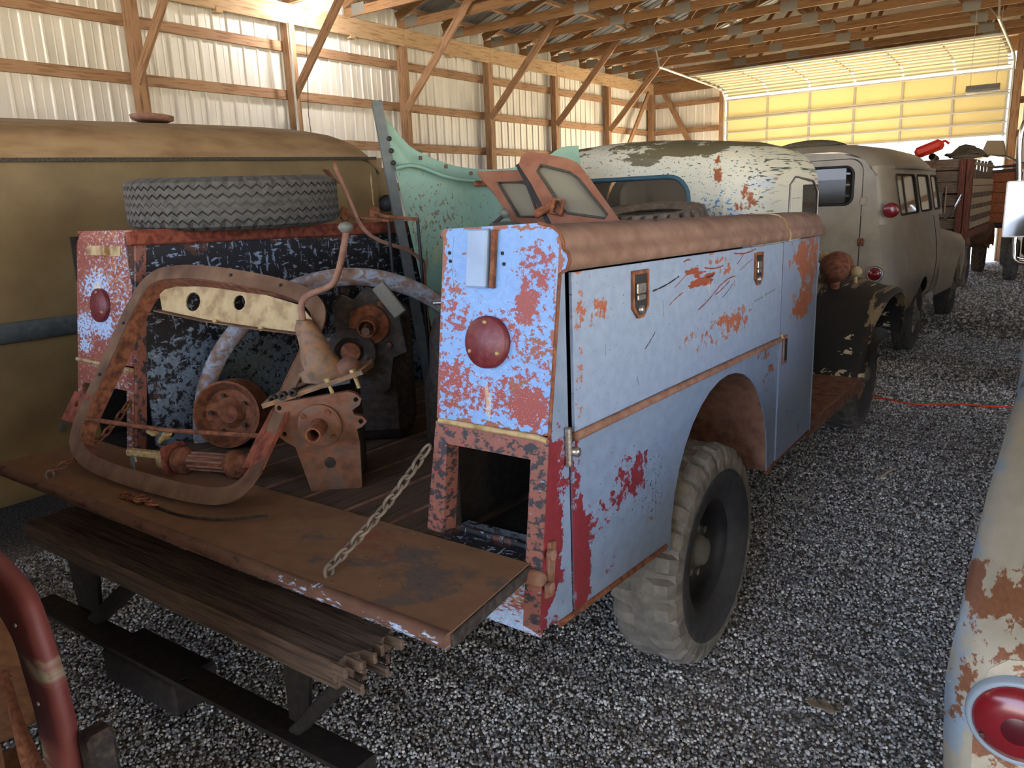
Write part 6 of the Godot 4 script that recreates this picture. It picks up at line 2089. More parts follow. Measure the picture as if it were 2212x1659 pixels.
func build_wagon():
	var V := thing("panel_wagon", "grey old wagon with barn-style rear door and small side windows, parked ahead", "wagon", Vector3(-2.25, 0, -10.0))
	var st: SurfaceTool
	var cx := -2.25
	var zr0 := -7.62
	# lower body, section by section from the tail forward: z, half width scale, top of the section
	var low := [Vector2(0.80, 0.42), Vector2(0.88, 0.50), Vector2(0.925, 0.66), Vector2(0.94, 0.85), Vector2(0.93, 1.05), Vector2(0.905, 1.20), Vector2(0.875, 1.36)]
	var rings := []
	for e in [[zr0, 0.88], [zr0 - 0.03, 0.925], [zr0 - 0.10, 0.965], [zr0 - 0.22, 0.99], [zr0 - 0.5, 1.0], [-9.0, 1.0], [-9.9, 1.0], [-10.35, 0.99]]:
		var r := PackedVector3Array()
		for p in low:
			r.append(Vector3(cx + p.x * e[1], p.y, e[0]))
		for k in range(low.size() - 1, -1, -1):
			r.append(Vector3(cx - low[k].x * e[1], low[k].y, e[0]))
		rings.append(r)
	# right and left flanks with the rear wheel opening cut into the outline of the lower edge
	for s in [0, 1]:
		st = S()
		var g := []
		for i in 30:
			var z := lerpf(zr0, -10.35, i / 29.0)
			var w := 1.0
			for k in rings.size() - 1:
				var za: float = rings[k][0].z
				var zb: float = rings[k + 1][0].z
				if z <= za + 1e-5 and z >= zb - 1e-5:
					var f := (z - za) / (zb - za)
					w = lerpf((rings[k][0].x - cx), (rings[k + 1][0].x - cx), f) / 0.80
			var cut := 0.42
			var dz := absf(z + 8.98)
			if dz < 0.42:
				cut = maxf(0.42, 0.36 + sqrt(0.42 * 0.42 - dz * dz) * 0.98)
			var row := PackedVector3Array()
			for j in 12:
				var y := lerpf(cut, 1.36, j / 11.0)
				var x := 0.0
				for k in low.size() - 1:
					if y >= low[k].y - 1e-5 and y <= low[k + 1].y + 1e-5:
						x = lerpf(low[k].x, low[k + 1].x, (y - low[k].y) / (low[k + 1].y - low[k].y))
				# fender bulge over the wheel
				var bul := 0.045 * exp(-pow((z + 8.98) / 0.62, 4.0)) * exp(-pow((y - 0.72) / 0.36, 4.0))
				row.append(Vector3(cx + (x * w + bul) * (1 if s == 0 else -1), y, z))
			g.append(row)
		sheet(st, g, 0.01, 1, s == 1)
		obj("flank", st, M.greypaint, V)
	# rear face with the door opening
	st = S()
	var face := [Vector2(-0.70, 0.42), Vector2(0.70, 0.42), Vector2(0.774, 0.5), Vector2(0.814, 0.66), Vector2(0.827, 0.85), Vector2(0.818, 1.05), Vector2(0.796, 1.2), Vector2(0.77, 1.36), Vector2(0.715, 1.78), Vector2(0.62, 1.92), Vector2(0.40, 1.985), Vector2(0, 2.0), Vector2(-0.40, 1.985), Vector2(-0.62, 1.92), Vector2(-0.715, 1.78), Vector2(-0.77, 1.36), Vector2(-0.796, 1.2), Vector2(-0.818, 1.05), Vector2(-0.827, 0.85), Vector2(-0.814, 0.66), Vector2(-0.774, 0.5)]
	var door := rrect(-0.62, 0.62, 0.62, 1.935, 0.12, 6)
	plate(st, face, 0.02, Transform3D(Basis.IDENTITY, Vector3(cx, 0, zr0)), [door])
	obj("rear_face", st, M.greypaint, V)
	var win := rrect(-0.52, 1.535, 0.535, 1.865, 0.07, 5)
	st = S()
	plate(st, rrect(-0.612, 0.63, 0.612, 1.927, 0.115, 6), 0.018, Transform3D(Basis.IDENTITY, Vector3(cx, 0, zr0 + 0.004)), [win])
	obj("rear_door", st, M.greypaint, V)
	st = S()
	plate(st, win, 0.006, Transform3D(Basis.IDENTITY, Vector3(cx, 0, zr0)))
	obj("rear_window", st, M.darkglass, V)
	st = S()
	var lp := []
	for p in win:
		lp.append(Vector3(cx + p.x, p.y, zr0 + 0.014))
	tube(st, lp, 0.012, 6, false, true, 1.0, Vector3.BACK)
	obj("window_seal", st, M.black, V)
	for y in [1.56, 0.80, 1.2]:
		st = S()
		box(st, Vector3(cx + 0.628, y, zr0 + 0.02), Vector3(0.05, 0.07, 0.02), Basis.IDENTITY, 0.006)
		obj("door_hinge", st, M.greypaint if y != 1.2 else M.rust, V)
	# greenhouse: side walls with windows, rounded rear corners, roof
	for s in [1.0, -1.0]:
		st = S()
		var f := Transform3D(Basis(Vector3(0, 0, -1), Vector3(-0.19 * s, 0.98, 0).normalized(), Vector3(0.98 * s, 0.19, 0).normalized()), Vector3(cx + s * 0.875, 1.36, 0))
		var w1 := rrect(8.02, 0.06, 8.98, 0.43, 0.05, 4)
		var w2 := rrect(9.12, 0.06, 9.80, 0.43, 0.05, 4)
		var w3 := rrect(9.98, 0.06, 10.40, 0.43, 0.05, 4)
		plate(st, [Vector2(7.88, -0.01), Vector2(10.55, -0.01), Vector2(10.42, 0.50), Vector2(7.88, 0.50)], 0.015, f, [w1, w2, w3])
		obj("window_wall", st, M.greypaint, V)
		for w in [w1, w2, w3]:
			st = S()
			plate(st, w, 0.004, f)
			obj("side_window", st, glassm(Color(0.6, 0.62, 0.5, 0.25)), V)
			st = S()
			lp = []
			for p in w:
				lp.append(f * Vector3(p.x, p.y, 0.008))
			tube(st, lp, 0.011, 6, false, true, 1.0, f.basis.z)
			obj("window_trim", st, M.grime, V)
		st = S()
		box(st, f * Vector3(8.36, 0.245, 0.004), Vector3(0.012, 0.38, 0.03), Basis(Vector3.BACK, 0.19 * s), 0.003)
		obj("window_divider", st, M.grime, V)
		# rounded corner between the rear face and the window wall
		st = S()
		var cg := []
		for i in 9:
			var row := PackedVector3Array()
			var t := PI / 2.0 * i / 8.0
			for j in 6:
				var y := lerpf(1.35, 1.86, j / 5.0)
				var wx := 0.875 - 0.19 * (y - 1.36)
				var bx := lerpf(0.77, 0.68, j / 5.0)
				row.append(Vector3(cx + s * (bx + (wx - bx) * sin(t)), y, zr0 - 0.27 * (1.0 - cos(t))))
			cg.append(row)
		sheet(st, cg, 0.01, 1, s > 0)
		obj("corner_panel", st, M.greypaint, V)
	st = S()
	var rf := []
	for e in [[zr0 + 0.012, 0.715, 1.775, 2.00], [zr0 - 0.05, 0.745, 1.80, 2.035], [zr0 - 0.15, 0.765, 1.82, 2.06], [zr0 - 0.35, 0.785, 1.84, 2.075], [-9.0, 0.79, 1.85, 2.085], [-10.1, 0.785, 1.845, 2.07], [-10.35, 0.775, 1.83, 2.03], [-10.5, 0.76, 1.80, 1.95]]:
		var r := PackedVector3Array()
		for k in 17:
			var u := k / 8.0 - 1.0
			var au := absf(u)
			r.append(Vector3(cx + e[1] * 1.015 * signf(u) * pow(au, 0.55), lerpf(e[2], e[3], 1.0 - pow(au, 3.2)), e[0]))
		rf.append(r)
	loft(st, rf, false, false, 1, true)
	obj("roof", st, M.greypaint, V)
	st = S()
	strip(st, [Vector3(cx + 0.80, 1.845, zr0 - 0.30), Vector3(cx + 0.807, 1.855, -9.0), Vector3(cx + 0.80, 1.85, -10.3)], Vector3.RIGHT, 0.02, 0.02)
	obj("drip_rail", st, M.greypaint, V)
	# windscreen, hood, front wings
	st = S()
	plate(st, [Vector2(-0.78, 0), Vector2(0.78, 0), Vector2(0.70, 0.46), Vector2(-0.70, 0.46)], 0.006, xf(Vector3(cx, 1.38, -10.72), Vector3.RIGHT, Vector3(0, 0.9, 0.45)))
	obj("windscreen", st, glassm(Color(0.6, 0.62, 0.5, 0.25)), V)
	st = S()
	rings = []
	for e in [[-10.35, 0.9, 1.36], [-10.8, 0.86, 1.34], [-11.6, 0.8, 1.28], [-12.2, 0.72, 1.18], [-12.35, 0.6, 1.08]]:
		var r := PackedVector3Array()
		for p in [Vector2(1, 0.45), Vector2(1, 0.9), Vector2(0.9, e[2] - 0.1), Vector2(0.55, e[2] - 0.01), Vector2(0, e[2] + 0.03), Vector2(-0.55, e[2] - 0.01), Vector2(-0.9, e[2] - 0.1), Vector2(-1, 0.9), Vector2(-1, 0.45)]:
			r.append(Vector3(cx + p.x * e[1], p.y, e[0]))
		rings.append(r)
	loft(st, rings, false, true, 1, false)
	obj("hood", st, M.greypaint, V)
	for s in [1.0, -1.0]:
		st = S()
		var wg := []
		for i in 21:
			var z := lerpf(-10.3, -12.45, i / 20.0)
			var row := PackedVector3Array()
			var topy := 1.16 + 0.02 * sin(i * 0.3) - 0.10 * pow(i / 20.0, 3.0)
			var out := 0.93 + 0.06 * sin(PI * i / 20.0) + (0.02 if i > 16 else 0.0)
			var dz := absf(z + 11.75)
			var cut := 0.42
			if dz < 0.44:
				cut = maxf(0.42, 0.34 + sqrt(0.44 * 0.44 - dz * dz))
			for p in [Vector2(0.55, topy - 0.02), Vector2(0.75, topy), Vector2(0.88, topy - 0.04), Vector2(out - 0.01, topy - 0.14), Vector2(out, topy - 0.28), Vector2(out, lerpf(topy - 0.28, cut, 0.5)), Vector2(out - 0.03, cut)]:
				row.append(Vector3(cx + s * p.x, p.y, z))
			wg.append(row)
		sheet(st, wg, 0.008, 1, s > 0)
		obj("front_wing", st, M.greypaint, V)
	for z in [-8.98, -11.75]:
		wheel(V, Vector3(cx + 0.83, 0.36, z), Vector3.RIGHT, 0.36, 0.19, 0.20, "zigzag", M.rubber, M.greypaint, 0.02, 24)
		wheel(V, Vector3(cx - 0.83, 0.36, z), Vector3.LEFT, 0.36, 0.19, 0.20, "zigzag", M.rubber, M.greypaint, 0.02, 24)
	st = S()
	box(st, Vector3(cx, 0.5, -9.9), Vector3(1.5, 0.25, 4.4))
	obj("underbody", st, M.darksteel, V)
	st = S()
	box(st, Vector3(cx, 0.9, -8.9), Vector3(1.5, 0.3, 2.0), Basis.IDENTITY, 0.05)
	obj("cargo_floor", st, M.canvas, V)
	st = S()
	var gap := []
	for p in low:
		gap.append(Vector2(p.x + 0.004, p.y))
	for k in range(low.size() - 1, -1, -1):
		gap.append(Vector2(-low[k].x - 0.004, low[k].y))
	plate(st, gap, 0.014, Transform3D(Basis.IDENTITY, Vector3(cx, 0, -9.92)))
	obj("door_gap", st, M.black, V)
	var tl := node("taillight", V)
	st = S()
	lathe(st, [Vector2(0.030, -0.12), Vector2(0.062, -0.04), Vector2(0.075, 0.0), Vector2(0.068, 0.012), Vector2(0.056, 0.008)], along(Vector3(cx + 0.765, 0.915, zr0 + 0.03), Vector3(0.1, 0, 1)), 22)
	obj("bezel", st, M.dullchrome, tl)
	st = S()
	lathe(st, [Vector2(0.058, 0.006), Vector2(0.04, 0.016), Vector2(0.02, 0.019), Vector2(0.018, 0.026), Vector2(0, 0.028)], along(Vector3(cx + 0.765, 0.915, zr0 + 0.03), Vector3(0.1, 0, 1)), 22)
	obj("lens", st, M.lens, tl)
	st = S()
	var rl := node("reflector", V)
	lathe(st, [Vector2(0, 0.016), Vector2(0.05, 0.013), Vector2(0.062, 0.008), Vector2(0.066, 0.0), Vector2(0.060, -0.008), Vector2(0, -0.01)], along(Vector3(cx + 0.865, 1.475, zr0 + 0.03), Vector3(0.1, 0, 1)), 24)
	obj("lens", st, M.lens, rl)
	st = S()
	tube(st, [Vector3(cx + 0.865, 1.475, zr0 + 0.02), Vector3(cx + 0.80, 1.45, zr0 - 0.10)], 0.012, 8)
	obj("stalk", st, M.dullchrome, rl)
	st = S()
	box(st, Vector3(cx + 0.2, 0.53, zr0 + 0.10), Vector3(1.35, 0.13, 0.05), Basis.IDENTITY, 0.02)
	obj("rear_bumper", st, M.greypaint, V)
	var mi := node("door_mirror", V)
	st = S()
	tube(st, [Vector3(cx + 0.93, 1.28, -10.25), Vector3(cx + 1.02, 1.36, -10.22), Vector3(cx + 1.09, 1.52, -10.22)], 0.013, 6)
	obj("arm", st, M.chrome, mi)
	st = S()
	box(st, Vector3(cx + 1.07, 1.50, -10.22), Vector3(0.03, 0.16, 0.03), Basis(Vector3.BACK, -0.4), 0.01)
	obj("head", st, M.chrome, mi)
	var rp := thing("rolled_canvas", "low dark hump of folded canvas on the roof of the grey wagon", "canvas", Vector3(-2.35, 2.078, -8.55))
	st = S()
	var hr := []
	for i in 9:
		var t := i / 8.0
		hr.append(ring(O + Vector3(lerpf(-0.28, 0.30, t), 0.035, 0), Vector3(0, 0, 0.18), Vector3(0, 0.012 + 0.05 * pow(sin(PI * t), 0.7), 0), 12))
	loft(st, hr, true, true, 1, false)
	obj("canvas", st, M.canvas, rp)

func build_stake_truck():
	var V := thing("stake_truck", "old stake truck with weathered board sides beyond the grey wagon", "truck", Vector3(-2.4, 0, -15.6))
	var st: SurfaceTool
	var zb := -14.1
	# rear wall of horizontal boards
	var ys := [1.00, 1.18, 1.36, 1.55, 1.72, 1.90]
	for i in 6:
		st = S()
		box(st, Vector3(-2.35, ys[i] + 0.085, zb + 0.005 * (i % 2)), Vector3(1.75, 0.165, 0.03), Basis.IDENTITY, 0.004)
		obj("rear_board", st, M.stakeboard, V)
	for x in [-1.60, -1.50]:
		st = S()
		box(st, Vector3(x, 1.45, zb + 0.02), Vector3(0.085, 1.20, 0.06), Basis.IDENTITY, 0.005)
		obj("corner_stake", st, M.redboard, V)
	st = S()
	box(st, Vector3(-1.95, 1.50, zb + 0.035), Vector3(0.20, 0.13, 0.02), Basis.IDENTITY, 0.003)
	obj("patch_board", st, M.knob, V)
	st = S()
	box(st, Vector3(-1.80, 1.45, zb + 0.035), Vector3(0.02, 0.42, 0.02), Basis.IDENTITY, 0.003)
	obj("pale_batten", st, M.paleboard, V)
	# the side: stakes, and rails of pale boards
	for i in 6:
		st = S()
		box(st, Vector3(-1.47, 1.45, zb - 0.25 - 0.52 * i), Vector3(0.04, 1.20, 0.07), Basis.IDENTITY, 0.004)
		obj("side_stake", st, M.stakeboard, V)
	for y in [1.06, 1.25, 1.42, 1.60, 1.71, 1.98]:
		st = S()
		box(st, Vector3(-1.44, y, zb - 1.45), Vector3(0.025, 0.10 if y < 1.9 else 0.05, 2.9), Basis.IDENTITY, 0.004)
		obj("side_rail", st, M.paleboard, V)
	st = S()
	box(st, Vector3(-2.4, 1.46, zb - 1.5), Vector3(1.6, 0.95, 2.7), Basis.IDENTITY, 0.06)
	obj("load", st, M.redboard, V)
	for i in 6:
		st = S()
		box(st, Vector3(-3.28, 1.12 + 0.18 * i, zb - 1.45), Vector3(0.03, 0.15, 2.9), Basis.IDENTITY, 0.004)
		obj("far_side_rail", st, M.stakeboard, V)
	st = S()
	box(st, Vector3(-2.36, 0.93, zb - 1.45), Vector3(1.86, 0.12, 2.95), Basis.IDENTITY, 0.01)
	obj("bed_floor", st, M.redboard, V)
	st = S()
	box(st, Vector3(-1.52, 0.82, zb - 0.1), Vector3(0.16, 0.18, 0.20), Basis.IDENTITY, 0.02)
	obj("tail_bracket", st, M.tanframe, V)
	st = S()
	box(st, Vector3(-2.4, 1.3, zb - 3.4), Vector3(1.6, 1.1, 0.9), Basis.IDENTITY, 0.15)
	obj("cab", st, M.tanframe, V)
	st = S()
	var wg := []
	for i in 9:
		var t := PI * i / 8.0
		var row := PackedVector3Array()
		for x in [-1.75, -1.6, -1.46, -1.42]:
			row.append(Vector3(x, 0.50 + 0.45 * sin(t) - (0.04 if x > -1.43 else 0.0), zb - 3.75 - 0.42 * cos(t)))
		wg.append(row)
	sheet(st, wg, 0.01, 1, true)
	obj("front_wing", st, M.tanframe, V)
	for z in [zb - 0.95, zb - 3.75]:
		wheel(V, Vector3(-1.62, 0.40, z), Vector3.RIGHT, 0.40, 0.2, 0.24, "bar", M.rubbertan, M.rust, 0.05, 24)
		wheel(V, Vector3(-3.1, 0.40, z), Vector3.LEFT, 0.40, 0.2, 0.24, "bar", M.rubbertan, M.rust, 0.05, 24)
	for x in [-2.7, -2.0]:
		beam("frame_rail", Vector3(x, 0.78, zb + 0.1), Vector3(x, 0.78, zb - 4.4), 0.06, 0.16, M.darksteel, V)
	# things leaning on and lying over the stake sides
	var sh := thing("sheet_panel", "plain tan sheet metal panel leaning on the stake truck", "sheet", Vector3(-2.04, 0.0, -13.4))
	st = S()
	plate(st, [Vector2(-0.18, 0.0), Vector2(0.16, 0.0), Vector2(0.14, 2.04), Vector2(-0.17, 2.05)], 0.01, xf(O, Vector3.RIGHT, Vector3(0, 1, -0.1)))
	obj("sheet", st, M.tanframe, sh)
	st = S()
	tube(st, smooth_pts([O + Vector3(-0.15, 1.60, -0.13), O + Vector3(0.08, 1.62, -0.13), O + Vector3(0.16, 1.60, -0.10), O + Vector3(0.19, 1.55, -0.08)], 3), 0.012, 6)
	obj("loop_handle", st, M.paleboard, sh)
	var can := thing("fuel_can", "bright red plastic fuel can lying on top of the stake truck load", "can", Vector3(-2.16, 2.10, -14.6))
	st = S()
	box(st, O + Vector3(0.0, 0.165, 0), Vector3(0.42, 0.17, 0.26), Basis(Vector3.BACK, 0.35), 0.05)
	obj("body", st, M.redplastic, can)
	st = S()
	tube(st, [O + Vector3(0.12, 0.24, 0), O + Vector3(0.22, 0.27, 0), O + Vector3(0.28, 0.22, 0)], 0.022, 8)
	obj("spout", st, M.redplastic, can)
	var pi := 0
	for e in [[-2.03, 2.118, 0.055], [-2.30, 2.112, 0.05]]:
		var p := thing("pipe", ["thick cardboard-brown pipe end beside the red fuel can", "thin brown pipe end lying left below the red fuel can"][pi], "pipe", Vector3(e[0], e[1] - e[2], -14.2), "pipes on the stake truck")
		pi += 1
		st = S()
		lathe(st, [Vector2(e[2] * 0.8, 0.0), Vector2(e[2], 0.0), Vector2(e[2], -1.3), Vector2(0, -1.3), Vector2(0, -0.4), Vector2(e[2] * 0.8, -0.4), Vector2(e[2] * 0.8, 0.0)], along(O + Vector3(0, e[2], 0.15), Vector3(0.1, 0, 1)), 16, true)
		obj("pipe", st, M.tanframe, p)
	var tp := thing("tarpaulin", "crumpled drab tarpaulin bundled over the stake truck load", "tarpaulin", Vector3(-1.70, 2.075, -15.1))
	st = S()
	var tg := []
	var n := FastNoiseLite.new()
	n.seed = 9
	n.frequency = 3.0
	for i in 14:
		var row := PackedVector3Array()
		for j in 14:
			var u := i / 13.0
			var v := j / 13.0
			row.append(O + Vector3(lerpf(-0.22, 0.27, u), 0.06 + 0.16 * sin(PI * u) * sin(PI * v) + 0.08 * n.get_noise_2d(u, v), lerpf(0.7, -0.9, v)))
		tg.append(row)
	sheet(st, tg, 0.01, 1, true)
	obj("tarpaulin", st, M.canvas, tp)
	var sk := thing("sack", "tan sack slumped over the corner of the stake truck", "sack", Vector3(-1.60, 2.062, -14.36))
	st = S()
	lathe(st, [Vector2(0, 0.0), Vector2(0.22, 0.01), Vector2(0.26, 0.035), Vector2(0.24, 0.06), Vector2(0.14, 0.075), Vector2(0, 0.08)], Transform3D(Basis.from_scale(Vector3(0.8, 1, 0.7)), O), 18)
	obj("sack", st, M.rubbertan, sk)
	# loaded wooden trailer at the far door
	var R := thing("box_trailer", "tall brown wooden box trailer with dark canvas top by the raised door", "trailer", Vector3(-1.25, 0, -19.20))
	for i in 5:
		st = S()
		box(st, Vector3(-1.42, 1.00 + 0.20 * i, -18.75), Vector3(0.46, 0.185, 0.04), Basis.IDENTITY, 0.005)
		obj("tail_board", st, M.rustorange, R)
		st = S()
		box(st, Vector3(-1.16, 1.00 + 0.20 * i, -19.20), Vector3(0.04, 0.185, 1.0), Basis.IDENTITY, 0.005)
		obj("side_board", st, M.rust, R)
		st = S()
		box(st, Vector3(-2.12, 1.00 + 0.20 * i, -19.20), Vector3(0.04, 0.185, 1.0), Basis.IDENTITY, 0.005)
		obj("side_board", st, M.rust, R)
	for x in [-1.66, -1.17]:
		st = S()
		box(st, Vector3(x, 1.48, -18.71), Vector3(0.06, 1.30, 0.06), Basis.IDENTITY, 0.006)
		obj("corner_post", st, M.black, R)
	st = S()
	box(st, Vector3(-1.64, 0.85, -19.20), Vector3(1.0, 0.1, 1.1), Basis.IDENTITY, 0.01)
	obj("bed", st, M.darksteel, R)
	st = S()
	box(st, Vector3(-1.64, 1.42, -19.2), Vector3(0.9, 1.0, 0.8), Basis.IDENTITY, 0.03)
	obj("load", st, M.rust, R)
	st = S()
	var kg := []
	for i in 9:
		var row := PackedVector3Array()
		for j in 8:
			var u := i / 8.0
			var v := j / 7.0
			row.append(Vector3(lerpf(-2.14, -1.14, u), 2.02 + 0.22 * sin(PI * (0.15 + u * 0.8)) + 0.06 * n.get_noise_2d(u * 2.0, v * 2.0), lerpf(-18.65, -19.9, v)))
		kg.append(row)
	sheet(st, kg, 0.01, 1, true)
	obj("canvas_top", st, M.grime, R)
	for y in [1.92, 2.0]:
		st = S()
		box(st, Vector3(-1.41, y, -18.67), Vector3(0.52, 0.05, 0.05), Basis(Vector3.BACK, 0.03), 0.006)
		obj("top_slat", st, M.black, R)
	wheel(R, Vector3(-1.26, 0.38, -19.30), Vector3.RIGHT, 0.38, 0.2, 0.22, "bar", M.rubber, M.rust, 0.03, 20)
	wheel(R, Vector3(-2.04, 0.38, -19.30), Vector3.LEFT, 0.38, 0.2, 0.22, "bar", M.rubber, M.rust, 0.03, 20)
	var bx := thing("cardboard_box", "open tan cardboard box on top of the wooden trailer", "box", Vector3(-1.66, 2.235, -19.2))
	st = S()
	plate(st, [Vector2(-0.22, 0.0), Vector2(0.22, 0.0), Vector2(0.16, 0.28), Vector2(-0.12, 0.30)], 0.30, xf(O, Vector3.RIGHT, Vector3.UP))
	obj("box", st, M.paleboard, bx)

func build_right_row():
	var V := thing("pickup", "faded cream and rusty pickup with a big round red taillight", "pickup", Vector3(0.75, 0, -3.2))
	var st: SurfaceTool
	var cx := 0.73
	# rear quarter: outline of the flank at successive distances from the tail
	var g := []
	var zz := [-1.52, -1.53, -1.56, -1.62, -1.72, -1.9, -2.1, -2.4, -2.8, -3.1]
	for i in zz.size():
		var z: float = zz[i]
		var f := clampf((-z - 1.52) / 0.1, 0, 1)
		var sh: float = lerpf(0.83, 0.865, f) + 0.12 * clampf((-z - 1.62) / 0.4, 0, 1) + 0.05 * clampf((-z - 2.0) / 0.9, 0, 1)
		var w: float = lerpf(0.80, 0.86, sqrt(f))
		var row := PackedVector3Array()
		for p in [Vector2(w - 0.05, 0.38), Vector2(w - 0.01, 0.46), Vector2(w, 0.58), Vector2(w + 0.005, 0.70), Vector2(w - 0.002, sh - 0.08), Vector2(w - 0.012, sh - 0.03), Vector2(w - 0.04, sh - 0.002), Vector2(w - 0.09, sh + 0.008), Vector2(w - 0.20, sh + 0.01), Vector2(w - 0.45, sh + 0.0), Vector2(0.0, sh + 0.01)]:
			row.append(Vector3(cx - p.x, p.y, z))
		g.append(row)
	st = S()
	sheet(st, g, 0.008, 1, true)
	obj("rear_quarter", st, M.carpaint, V, [Vector3(cx - 0.90, 1.10, 0.0), Vector3(0.42, 0, 0.0), Vector3(0, -0.75, 0.25)])
	st = S()
	var m2 := []
	for r in g:
		var row := PackedVector3Array()
		for p in r:
			row.append(Vector3(2 * cx - p.x, p.y, p.z))
		m2.append(row)
	sheet(st, m2, 0.008, 1, false)
	obj("far_quarter", st, M.carpaint, V, [Vector3(cx - 0.90, 1.10, 0.0), Vector3(0.42, 0, 0.0), Vector3(0, -0.75, 0.25)])
	st = S()
	var tail := [Vector2(-0.75, 0.38), Vector2(0.75, 0.38), Vector2(0.79, 0.46), Vector2(0.80, 0.58), Vector2(0.805, 0.70), Vector2(0.798, 0.75), Vector2(0.788, 0.80), Vector2(0.76, 0.828), Vector2(0.71, 0.838), Vector2(0, 0.84), Vector2(-0.71, 0.838), Vector2(-0.76, 0.828), Vector2(-0.788, 0.80), Vector2(-0.798, 0.75), Vector2(-0.805, 0.70), Vector2(-0.80, 0.58), Vector2(-0.79, 0.46)]
	plate(st, tail, 0.01, Transform3D(Basis.IDENTITY, Vector3(cx, 0, -1.522)))
	obj("tail_panel", st, M.carpaint, V, [Vector3(cx - 0.90, 1.10, 0), Vector3(0.42, 0, 0), Vector3(0, -0.75, 0)])
	for s in [-1.0, 1.0]:
		var tl := node("taillight", V)
		var c := Vector3(cx + s * 0.735, 0.715, -1.516)
		st = S()
		lathe(st, [Vector2(0.086, 0.0), Vector2(0.083, 0.014), Vector2(0.077, 0.020), Vector2(0.073, 0.016)], along(c, Vector3.BACK), 36)
		obj("bezel", st, flatm(C("8a99a2"), 0.4), tl)
		st = S()
		lathe(st, [Vector2(0.074, 0.014), Vector2(0.068, 0.024), Vector2(0.050, 0.034), Vector2(0.026, 0.040), Vector2(0.024, 0.040)], along(c, Vector3.BACK), 36)
		obj("lens", st, M.lens, tl)
		st = S()
		lathe(st, [Vector2(0.026, 0.040), Vector2(0.015, 0.043), Vector2(0, 0.044)], along(c, Vector3.BACK), 24)
		obj("lens_centre", st, flatm(C("4a1018"), 0.25), tl)
		for t in [0.9, 3.7]:
			st = S()
			bolt(st, c + Vector3(cos(t) * 0.062, sin(t) * 0.062, 0.024), Vector3.BACK, 0.005, 0.008, 8)
			obj("screw", st, M.castdark, tl)
	# bed cover ridge, cab and wheels
	st = S()
	var rings := []
	for e in [[-3.05, 0.80, 1.04], [-3.12, 0.85, 1.06], [-3.3, 0.88, 1.08], [-4.6, 0.88, 1.08], [-5.2, 0.80, 1.06], [-6.2, 0.74, 0.98], [-6.3, 0.66, 0.9]]:
		var r := PackedVector3Array()
		for p in [Vector2(-1, 0.4), Vector2(-1.01, 0.7), Vector2(-0.98, e[2] - 0.06), Vector2(-0.9, e[2]), Vector2(0.9, e[2]), Vector2(0.98, e[2] - 0.06), Vector2(1.01, 0.7), Vector2(1, 0.4)]:
			r.append(Vector3(cx + p.x * e[1], p.y, e[0]))
		rings.append(r)
	loft(st, rings, false, true, 1, true)
	obj("cab_body", st, M.carpaint, V, [Vector3(cx - 0.90, 1.10, 0), Vector3(0.42, 0, 0), Vector3(0, -0.75, 0.25)])
	st = S()
	rings = []
	for e in [[1.05, 0.872, -3.10, -4.95], [1.25, 0.85, -3.14, -4.75], [1.45, 0.76, -3.22, -4.5], [1.55, 0.62, -3.36, -4.35]]:
		var r := PackedVector3Array()
		for p in rrect(cx - e[1], e[3], cx + e[1], e[2], 0.18, 5):
			r.append(Vector3(p.x, e[0], p.y))
		rings.append(r)
	loft(st, rings, true, true, 1, false)
	obj("cab_roof", st, flatm(C("8f9a9c"), 0.4), V)
	for z in [-2.45, -5.4]:
		wheel(V, Vector3(cx - 0.70, 0.33, z), Vector3.LEFT, 0.33, 0.18, 0.2, "zigzag", M.rubber, M.rust, 0.02, 20)
		wheel(V, Vector3(cx + 0.70, 0.33, z), Vector3.RIGHT, 0.33, 0.18, 0.2, "zigzag", M.rubber, M.rust, 0.02, 20)
	# the truck farther up the right-hand row, of which the tall mirror shows
	var W := thing("mirror_truck", "dark truck mostly out of view, its tall chrome-framed mirror showing at the picture edge", "truck", Vector3(0.75, 0, -8.6))
	var mi := node("mirror", W)
	st = S()
	var mf := xf(Vector3(-0.425, 1.475, -7.0), Vector3(1, 0, -0.10), Vector3(0, 1, -0.03))
	plate(st, rrect(-0.075, -0.205, 0.085, 0.205, 0.015), 0.03, mf)
	obj("housing", st, M.dullchrome, mi)
	st = S()
	plate(st, rrect(-0.066, -0.195, 0.076, 0.195, 0.012), 0.004, mf.translated_local(Vector3(0, 0, 0.017)))
	obj("glass", st, M.mirror, mi)
	st = S()
	tube(st, smooth_pts([Vector3(-0.05, 2.12, -7.05), Vector3(-0.38, 2.12, -7.05), Vector3(-0.44, 2.05, -7.04), Vector3(-0.445, 1.9, -7.03), Vector3(-0.425, 1.68, -7.03)], 4), 0.018, 8)
	obj("upper_arm", st, M.chrome, mi)
	st = S()
	tube(st, smooth_pts([Vector3(-0.415, 1.28, -7.03), Vector3(-0.41, 1.16, -7.03), Vector3(-0.37, 1.08, -7.03), Vector3(-0.05, 1.05, -7.05)], 4), 0.016, 8)
	obj("lower_arm", st, M.chrome, mi)
	st = S()
	box(st, Vector3(0.85, 1.45, -7.8), Vector3(1.8, 1.7, 1.6), Basis.IDENTITY, 0.2)
	obj("cab", st, M.grime, W)
	st = S()
	box(st, Vector3(0.85, 0.95, -9.6), Vector3(1.5, 0.8, 2.2), Basis.IDENTITY, 0.2)
	obj("hood", st, M.grime, W)
	for z in [-7.6, -9.9]:
		wheel(W, Vector3(0.12, 0.42, z), Vector3.LEFT, 0.42, 0.22, 0.25, "bar", M.rubber, M.black, 0.03, 24)
		wheel(W, Vector3(1.58, 0.42, z), Vector3.RIGHT, 0.42, 0.22, 0.25, "bar", M.rubber, M.black, 0.03, 24)
